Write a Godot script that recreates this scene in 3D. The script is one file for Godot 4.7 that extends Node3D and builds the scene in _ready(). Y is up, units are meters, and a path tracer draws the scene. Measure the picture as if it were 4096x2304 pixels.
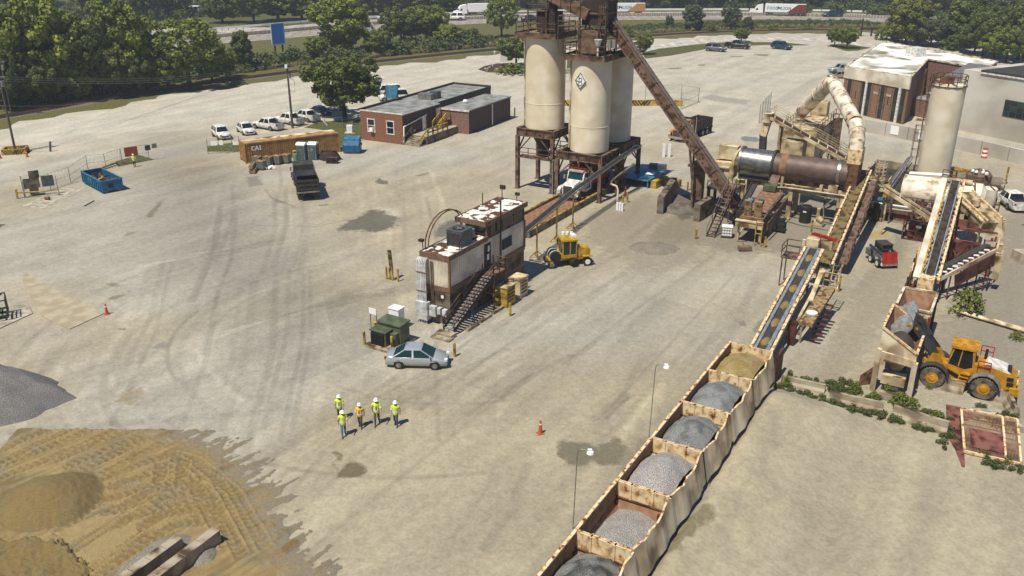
extends Node3D
# An asphalt plant yard seen from a drone. Metres, y up. The plant stands on its own axes: u runs along the feed bins, v across them.
const YAW:=-0.5323
const GS:=60.0
var rng:=RandomNumberGenerator.new()
var taken:={}
var M:={}
var T:={}
var o:=Vector2()

func _ready():
	rng.seed=7
	var cam:=Camera3D.new()
	cam.name="camera"
	cam.position=Vector3(0,29.2,0)
	cam.rotation.x=deg_to_rad(-22.36)
	cam.fov=36.45
	cam.far=2500.0
	add_child(cam)
	var env:=Environment.new()
	env.background_mode=Environment.BG_SKY
	var sm:=ProceduralSkyMaterial.new()
	sm.sky_top_color=Color(0.30,0.45,0.70)
	sm.sky_horizon_color=Color(0.66,0.72,0.78)
	sm.sky_curve=0.12
	sm.ground_bottom_color=Color(0.32,0.30,0.26)
	sm.ground_horizon_color=Color(0.62,0.66,0.68)
	sm.sky_energy_multiplier=0.85
	var sky:=Sky.new()
	sky.sky_material=sm
	env.sky=sky
	env.tonemap_mode=Environment.TONE_MAPPER_LINEAR
	env.tonemap_exposure=1.0
	env.sdfgi_enabled=true
	env.ssao_enabled=true
	env.ssil_enabled=true
	env.fog_enabled=true
	env.fog_density=0.00035
	env.fog_light_color=Color(0.80,0.84,0.86)
	var we:=WorldEnvironment.new()
	we.name="environment"
	we.environment=env
	add_child(we)
	var sun:=DirectionalLight3D.new()
	sun.name="sun"
	sun.light_energy=1.6
	sun.light_color=Color(1.0,0.97,0.91)
	sun.light_angular_distance=0.5
	sun.shadow_enabled=true
	add_child(sun)
	sun.look_at_from_position(Vector3(-0.33,1.0,0.41)*100.0,Vector3.ZERO)
	materials()
	ground()
	far_ground()
	far_buildings()
	silos()
	drum_plant()
	feed_bins()
	recycle_line()
	tank_farm()
	control_house()
	brick_office()
	yard_left()
	yard_mid()
	yard_right()
	vehicles()
	highway_traffic()
	trees()
	people()

# ---------------------------------------------------------------- helpers
func numbered(s: String) -> String:
	taken[s]=taken.get(s,-1)+1
	return s if taken[s] == 0 else "%s_%03d" % [s,taken[s]]

func thing(called: String,label: String,category: String,at := Vector3.ZERO,turn := 0.0,group := "") -> Node3D:
	var n:=Node3D.new()
	n.name=numbered(called)
	add_child(n)
	n.position=at
	n.rotation.y=turn
	tag(n,label,category,group)
	return n

func tag(n: Node3D,label: String,category: String,group := "") -> Node3D:
	n.set_meta("label",label)
	n.set_meta("category",category)
	if group:
		n.set_meta("group",group)
	return n

func kind(n: Node3D,k: String) -> Node3D:
	n.set_meta("kind",k)
	return n

func obj(called: String,st: SurfaceTool,m: Material,parent: Node = self) -> MeshInstance3D:
	st.generate_normals()
	var n:=MeshInstance3D.new()
	n.name=numbered(called) if parent == self else called
	n.mesh=st.commit()
	n.material_override=m
	parent.add_child(n,true)
	return n

func struct(called: String,st: SurfaceTool,m: Material,parent: Node = self) -> MeshInstance3D:
	var n:=obj(called,st,m,parent)
	if parent == self:
		n.set_meta("kind","structure")
	return n

func part(called: String,mesh: Mesh,m: Material,parent: Node,tr := Transform3D()) -> MeshInstance3D:
	var n:=MeshInstance3D.new()
	n.name=called
	n.mesh=mesh
	n.material_override=m
	n.transform=tr
	parent.add_child(n,true)
	return n

func at(u: float,v: float,y := 0.0) -> Vector3:
	return Vector3(0.50754*u+0.86163*v,y,-0.86163*u+0.50754*v)

func plant(called: String,label: String,category: String,u: float,v: float,group := "") -> Node3D:
	o=Vector2(u,v)
	return thing(called,label,category,at(u,v),YAW,group)

func q(u: float,v: float,y := 0.0) -> Vector3:
	return Vector3(v - o.y,y,o.x - u)

func S() -> SurfaceTool:
	var st:=SurfaceTool.new()
	st.begin(Mesh.PRIMITIVE_TRIANGLES)
	st.set_smooth_group(-1)
	return st

func tri(st: SurfaceTool,a: Vector3,b: Vector3,c: Vector3):
	st.add_vertex(a)
	st.add_vertex(c)
	st.add_vertex(b)

func quad(st: SurfaceTool, a: Vector3, b: Vector3, c: Vector3, d: Vector3):  # counter-clockwise seen from outside
	tri(st,a,b,c)
	tri(st,a,c,d)

func obox(st: SurfaceTool,t: Transform3D,s: Vector3):
	var h:=s*0.5
	var p:=[]
	for i in 8:
		p.append(t*Vector3(h.x if i & 1 else -h.x,h.y if i & 2 else -h.y,h.z if i & 4 else -h.z))
	quad(st,p[4],p[5],p[7],p[6])
	quad(st,p[1],p[0],p[2],p[3])
	quad(st,p[5],p[1],p[3],p[7])
	quad(st,p[0],p[4],p[6],p[2])
	quad(st,p[6],p[7],p[3],p[2])
	quad(st,p[0],p[1],p[5],p[4])

func box(st: SurfaceTool,c: Vector3,s: Vector3,yaw := 0.0):
	obox(st,Transform3D(Basis(Vector3.UP,yaw),c),s)

func along(a: Vector3, b: Vector3) -> Transform3D:  # x across, y up, z from a to b; origin in the middle
	var z:=(b - a).normalized()
	var up:=Vector3.UP if absf(z.y) < 0.98 else Vector3(0,0,1)
	var x:=up.cross(z).normalized()
	return Transform3D(Basis(x,z.cross(x),z),(a+b)*0.5)

func bar(st: SurfaceTool,a: Vector3,b: Vector3,w: float,h := 0.0):
	obox(st,along(a,b),Vector3(w,h if h > 0.0 else w,a.distance_to(b)))

func ring(t: Transform3D,at_z: float,r: float,n: int) -> Array:
	var p:=[]
	for i in n:
		p.append(t*Vector3(cos(TAU*i/n)*r,sin(TAU*i/n)*r,at_z))
	return p

func skin(st: SurfaceTool,a: Array,b: Array,closed := true):
	var n:=a.size()
	for i in (n if closed else n - 1):
		quad(st,a[i],a[(i+1) % n],b[(i+1) % n],b[i])

func fan(st: SurfaceTool,p: Array,flip := false):
	for i in range(1,p.size() - 1):
		if flip:
			tri(st,p[0],p[i+1],p[i])
		else:
			tri(st,p[0],p[i],p[i+1])

func cyl(st: SurfaceTool,a: Vector3,b: Vector3,r0: float,r1 := -1.0,n := 12,cap := true):
	var t:=along(a,b)
	var h:=a.distance_to(b)*0.5
	var p:=ring(t,-h,r0,n)
	var e:=ring(t,h,r1 if r1 >= 0.0 else r0,n)
	st.set_smooth_group(1)
	skin(st,p,e)
	st.set_smooth_group(-1)
	if cap:
		fan(st,p,true)
		fan(st,e)

func sweep(st: SurfaceTool,pts: Array,r: float,n := 8,cap := true):
	var last:=[]
	for i in pts.size():
		var d: Vector3=(pts[mini(i+1,pts.size() - 1)] - pts[maxi(i - 1,0)]).normalized()
		var t:=along(pts[i] - d,pts[i]+d)
		var e:=ring(t,0.0,r,n)
		st.set_smooth_group(1)
		if i > 0:
			skin(st,last,e)
		st.set_smooth_group(-1)
		if cap and i == 0:
			fan(st,e,true)
		if cap and i == pts.size() - 1:
			fan(st,e)
		last=e

func prism(st: SurfaceTool, poly: Array, y0: float, y1: float):  # poly of Vector2 (x, z)
	var pk:=PackedVector2Array(poly)
	if Geometry2D.is_polygon_clockwise(pk):
		pk.reverse()
	var n:=pk.size()
	for i in n:
		var a:=pk[i]
		var b:=pk[(i+1) % n]
		quad(st,Vector3(b.x,y0,b.y),Vector3(a.x,y0,a.y),Vector3(a.x,y1,a.y),Vector3(b.x,y1,b.y))
	var ix:=Geometry2D.triangulate_polygon(pk)
	for i in range(0,ix.size(),3):
		var a:=pk[ix[i]]
		var b:=pk[ix[i+1]]
		var c:=pk[ix[i+2]]
		if (b - a).cross(c - a) > 0.0:
			var k:=b
			b=c
			c=k
		tri(st,Vector3(a.x,y1,a.y),Vector3(b.x,y1,b.y),Vector3(c.x,y1,c.y))
		tri(st,Vector3(a.x,y0,a.y),Vector3(c.x,y0,c.y),Vector3(b.x,y0,b.y))

func side(st: SurfaceTool, poly: Array, x0: float, x1: float):  # poly of Vector2 (z, y), drawn out along x
	var p:=[]
	var e:=[]
	var pk:=PackedVector2Array(poly)
	if not Geometry2D.is_polygon_clockwise(pk):
		pk.reverse()
	for c in pk:
		p.append(Vector3(x0,c.y,c.x))
		e.append(Vector3(x1,c.y,c.x))
	skin(st,p,e)
	var ix:=Geometry2D.triangulate_polygon(pk)
	for i in range(0,ix.size(),3):
		var a:=ix[i]
		var b:=ix[i+1]
		var c:=ix[i+2]
		if (pk[b] - pk[a]).cross(pk[c] - pk[a]) > 0.0:
			var k:=b
			b=c
			c=k
		tri(st,p[a],p[c],p[b])
		tri(st,e[a],e[b],e[c])

func lathe(st: SurfaceTool, base: Vector3, prof: Array, n := 24):  # prof of Vector2 (radius, height)
	var last:=[]
	var g:=1
	for c in prof:
		g+=1
		st.set_smooth_group(g)
		var e:=[]
		for i in n:
			e.append(base+Vector3(cos(TAU*i/n)*c.x,c.y,-sin(TAU*i/n)*c.x))
		if last:
			skin(st,last,e)
		last=e
	st.set_smooth_group(-1)

func railing(st: SurfaceTool,pts: Array,h := 1.05,r := 0.035,gap := 1.6):
	for i in pts.size() - 1:
		var a: Vector3=pts[i]
		var b: Vector3=pts[i+1]
		var n:=maxi(1,roundi(a.distance_to(b)/gap))
		for k in n+1:
			var p:=a.lerp(b,float(k)/n)
			bar(st,p,p+Vector3(0,h,0),r*2.0)
		for f in [0.5,1.0]:
			bar(st,a+Vector3(0,h*f,0),b+Vector3(0,h*f,0),r*2.0)

func ladder(st: SurfaceTool,a: Vector3,b: Vector3,across: Vector3,w := 0.5,gap := 0.4):
	var s:=across.normalized()*w*0.5
	bar(st,a - s,b - s,0.07)
	bar(st,a+s,b+s,0.07)
	var n:=int(a.distance_to(b)/gap)
	for k in n:
		var p:=a.lerp(b,(k+0.5)/n)
		bar(st,p - s,p+s,0.05)

func cage(st: SurfaceTool, a: Vector3, b: Vector3, out: Vector3, w := 0.4, gap := 1.2):  # hoops round a ladder
	var sd:=Vector3.UP.cross(out).normalized()
	var n:=maxi(2,int(a.distance_to(b)/gap))
	var ends:=[]
	for k in n+1:
		var c:=a.lerp(b,float(k)/n)
		var arc:=[]
		for i in 7:
			var t:=-0.2+(PI+0.4)*i/6.0
			arc.append(c+sd*cos(t)*w+out.normalized()*sin(t)*w*1.8)
		for i in 6:
			bar(st,arc[i],arc[i+1],0.05)
		ends.append(arc)
	for i in [0,2,3,4,6]:
		bar(st,ends[0][i],ends[-1][i],0.045)

func face(d: Vector3) -> float:  # the turn that makes a thing built looking down -z look along d
	return atan2(-d.x,-d.z)

func letters(called: String,text: String,size: float,m: Material,parent: Node,tr: Transform3D,depth := 0.01) -> MeshInstance3D:
	var t:=TextMesh.new()
	t.text=text
	var f:=SystemFont.new()
	f.font_names=PackedStringArray(["Droid Sans"])
	f.font_weight=700
	t.font=f
	t.font_size=32
	t.pixel_size=size/32.0*1.35
	t.depth=depth
	return part(called,t,m,parent,tr)

# ---------------------------------------------------------------- materials
func C(r: int,g: int,b: int) -> Color:
	return Color(r/255.0,g/255.0,b/255.0)

func noise_tex(key: String,freq: float,oct: int,cols: Array,offs: Array,sd := 1,type := FastNoiseLite.TYPE_SIMPLEX_SMOOTH,px := 256):
	var n:=FastNoiseLite.new()
	n.seed=sd
	n.noise_type=type
	n.frequency=freq
	n.fractal_octaves=oct
	var g:=Gradient.new()
	g.offsets=PackedFloat32Array(offs)
	g.colors=PackedColorArray(cols)
	var t:=NoiseTexture2D.new()
	t.width=px
	t.height=px
	t.seamless=true
	t.noise=n
	t.color_ramp=g
	T[key]=t

func mat(key: String,col: Color,rough := 0.8,metal := 0.0,tex := "",scale:=0.3,world:=true) -> StandardMaterial3D:
	var m:=StandardMaterial3D.new()
	m.resource_name=key
	m.albedo_color=col
	m.roughness=rough
	m.metallic=metal
	if tex:
		m.albedo_texture=T[tex]
		m.uv1_triplanar=true
		m.uv1_world_triplanar=world
		m.uv1_scale=Vector3.ONE*scale
	M[key]=m
	return m

func bumpy(key: String,tex: String,depth := 2.0,scale := 1.0):
	var m: StandardMaterial3D=M[key]
	m.heightmap_enabled=true
	m.heightmap_texture=T[tex]
	m.heightmap_scale=depth

func vcol(key: String,rough := 0.9,tex := "",scale:=0.5) -> StandardMaterial3D:
	var m:=mat(key,Color.WHITE,rough,0.0,tex,scale)
	m.vertex_color_use_as_albedo=true
	return m

func materials():
	var w:=Color.WHITE
	noise_tex("mottle",0.012,5,[Color(0.78,0.76,0.74),w],[0.25,0.75],3)
	noise_tex("dirty",0.010,6,[Color(0.45,0.38,0.30),Color(0.85,0.80,0.74),w],[0.22,0.45,0.7],5)
	noise_tex("rusty",0.012,5,[Color(0.34,0.19,0.10),Color(0.60,0.42,0.27),Color(0.95,0.92,0.87),w],[0.20,0.27,0.36,0.7],8)
	noise_tex("rusty2",0.016,6,[Color(0.34,0.21,0.13),Color(0.62,0.44,0.28),Color(0.90,0.80,0.64),w],[0.16,0.27,0.37,0.6],18)
	noise_tex("peel",0.011,5,[Color(0.36,0.24,0.17),Color(0.42,0.28,0.19),w,w],[0.2,0.45,0.49,0.9],12)
	noise_tex("roofdirt",0.008,5,[Color(0.52,0.50,0.44),Color(0.80,0.78,0.72),w],[0.18,0.36,0.5],14)
	noise_tex("brick",0.03,4,[Color(0.72,0.68,0.66),w],[0.3,0.7],15)
	noise_tex("stone",0.09,3,[Color(0.55,0.55,0.55),w],[0.25,0.75],16)
	noise_tex("speck",0.16,2,[Color(0.35,0.36,0.36),Color(0.8,0.8,0.8),w],[0.3,0.5,0.75],17)
	noise_tex("grass",0.03,5,[Color(0.55,0.52,0.40),Color(0.85,0.9,0.7),Color(1.0,0.95,0.8)],[0.25,0.5,0.8],19)
	mat("cream",C(234,225,204),0.62,0.0,"mottle",0.11)
	noise_tex("faint",0.02,5,[Color(0.90,0.88,0.84),w],[0.25,0.7],33)
	mat("silo",C(240,230,206),0.6,0.0,"faint",0.05)
	mat("cream_dirty",C(228,215,186),0.65,0.0,"dirty",0.16)
	mat("tan",C(196,180,142),0.6,0.0,"dirty",0.25)
	mat("tan_light",C(218,205,168),0.6,0.0,"dirty",0.2)
	mat("duct",C(240,232,214),0.5,0.0,"rusty",0.16)
	mat("rust_paint",C(228,208,170),0.7,0.0,"rusty2",0.5)
	M.rust_paint.uv1_scale=Vector3(0.55,0.33,0.55)
	M.cream_dirty.uv1_scale=Vector3(0.22,0.12,0.22)
	mat("rust",C(118,84,60),0.85,0.0,"dirty",0.5)
	mat("rust_inside",C(150,114,86),0.85,0.0,"mottle",0.5)
	mat("brown",C(122,99,82),0.7,0.0,"dirty",0.35)
	mat("brown_dark",C(62,46,38),0.75,0.0,"mottle",0.4)
	mat("brown_trim",C(132,102,78),0.7,0.0,"mottle",0.4)
	mat("maroon",C(104,54,46),0.7,0.0,"dirty",0.35)
	mat("red_wall",C(130,82,72),0.8,0.0,"dirty",0.3)
	mat("drum",C(112,92,83),0.55,0.15,"mottle",0.25)
	mat("steel",C(168,168,164),0.38,0.85,"mottle",0.5)
	mat("galv",C(164,164,158),0.5,0.6,"mottle",0.6)
	mat("grey",C(140,140,136),0.7,0.0,"mottle",0.4)
	mat("grey_dark",C(66,68,68),0.7,0.0,"mottle",0.4)
	mat("black",C(26,26,26),0.8)
	mat("belt",C(64,62,58),0.8,0.0,"mottle",0.7)
	mat("belt_sandy",C(124,108,62),0.9,0.0,"dirty",0.35)
	mat("belt_wet",C(66,60,52),0.9,0.0,"dirty",0.5)
	mat("belt_edge",C(150,158,166),0.6,0.0,"mottle",0.6)
	mat("yellow",C(190,160,62),0.65,0.0,"dirty",0.4)
	mat("loader_yellow",C(206,150,26),0.45,0.0,"mottle",0.5)
	mat("sweeper_yellow",C(196,156,34),0.5,0.0,"mottle",0.5)
	mat("white",C(236,236,230),0.5,0.0,"mottle",0.5)
	mat("concrete",C(168,158,138),0.9,0.0,"dirty",0.25)
	mat("concrete_dark",C(124,116,102),0.9,0.0,"dirty",0.3)
	mat("concrete_light",C(188,180,162),0.9,0.0,"mottle",0.3)
	mat("brick",C(152,106,82),0.9,0.0,"brick",0.7)
	mat("brick_purple",C(88,68,64),0.9,0.0,"brick",0.5)
	mat("brick_tan",C(150,118,92),0.9,0.0,"brick",0.6)
	mat("brick_pink",C(150,114,104),0.9,0.0,"brick",0.6)
	mat("roof_grey",C(150,152,148),0.85,0.0,"mottle",0.12)
	mat("roof_dark",C(64,62,58),0.9,0.0,"mottle",0.3)
	mat("roof_white",C(240,238,230),0.7,0.0,"roofdirt",0.05)
	mat("roof_peel",C(232,228,218),0.7,0.0,"peel",0.24)
	mat("glass",C(26,34,36),0.12,0.0)
	mat("glass_teal",C(24,58,60),0.1,0.0)
	mat("rubber",C(40,39,37),0.9,0.0,"mottle",0.9)
	mat("rubber_dusty",C(112,106,98),0.95,0.0,"dirty",0.7)
	mat("container",C(184,142,82),0.7,0.0,"mottle",0.3)
	mat("container_roof",C(228,214,186),0.7,0.0,"dirty",0.2)
	mat("blue",C(26,108,152),0.5,0.0,"mottle",0.4)
	mat("blue_light",C(70,128,158),0.5,0.0,"mottle",0.4)
	mat("loo",C(112,126,132),0.6,0.0,"mottle",0.6)
	mat("green_box",C(92,104,76),0.6,0.0,"mottle",0.3)
	mat("green_dark",C(26,34,28),0.8)
	mat("ac",C(92,104,106),0.55,0.2,"mottle",0.5)
	mat("orange",C(184,90,56),0.6)
	mat("red",C(176,44,30),0.5,0.0,"mottle",0.5)
	mat("tarp",C(46,48,50),0.6,0.0,"mottle",0.5)
	mat("wood",C(160,138,100),0.9,0.0,"dirty",0.7)
	mat("debris",C(96,74,58),0.95,0.0,"dirty",1.2)
	mat("plastic_white",C(240,241,238),0.45)
	mat("chrome",C(190,192,194),0.2,0.9)
	mat("sign_blue",C(52,150,236),0.5)
	mat("fence",C(150,152,148),0.5,0.5)
	mat("pole",C(92,84,74),0.9,0.0,"mottle",0.5)
	mat("bark",C(72,58,44),0.95,0.0,"dirty",0.6)
	mat("lamp_red",C(140,20,18),0.3)
	mat("headlamp",C(210,214,216),0.15)
	mat("rail_steel",C(120,84,62),0.5,0.5)
	mat("ballast",C(150,136,118),0.95,0.0,"speck",0.6)
	mat("sleeper",C(74,58,46),0.95)
	mat("road",C(164,156,142),0.9,0.0,"mottle",0.1)
	mat("asphalt_pale",C(186,180,168),0.9,0.0,"mottle",0.08)
	mat("paint_white",C(226,224,216),0.7)
	mat("grass_ground",C(98,100,52),0.95,0.0,"grass",0.22)
	mat("verge",C(112,108,66),0.95,0.0,"grass",0.3)
	mat("pad",C(176,166,142),0.9,0.0,"faint",0.12)
	mat("hall_white",C(206,202,190),0.9,0.0,"mottle",0.03)
	mat("bucket_grey",C(186,188,186),0.5,0.0,"mottle",0.8)
	mat("conduit_white",C(214,217,216),0.45,0.0,"mottle",0.5)
	mat("mulch",C(92,64,50),0.95,0.0,"speck",0.9)
	var wet:=mat("puddle",C(86,80,68),0.25)
	wet.metallic_specular=0.5
	vcol("leaf",0.75)
	M["leaf"].backlight_enabled=true
	M["leaf"].backlight=Color(0.20,0.25,0.05)
	M["leaf"].cull_mode=BaseMaterial3D.CULL_DISABLED
	vcol("painted",0.8)
	vcol("sand",0.95,"stone",0.8)
	vcol("gravel_heap",0.95,"speck",0.4)

# ---------------------------------------------------------------- ground
func noise(freq: float,oct: int,sd: int,type := FastNoiseLite.TYPE_SIMPLEX_SMOOTH) -> FastNoiseLite:
	var n:=FastNoiseLite.new()
	n.seed=sd
	n.noise_type=type
	n.frequency=freq
	n.fractal_octaves=oct
	return n

func layer(n: FastNoiseLite,x0: float,z0: float,cell: float,w: int,h: int) -> PackedByteArray:
	var f:=n.frequency
	n.frequency=f*cell
	n.offset=Vector3(x0/cell,z0/cell,0)
	var im:=n.get_image(w,h,false,false,false)
	n.frequency=f
	return im.get_data()

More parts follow.
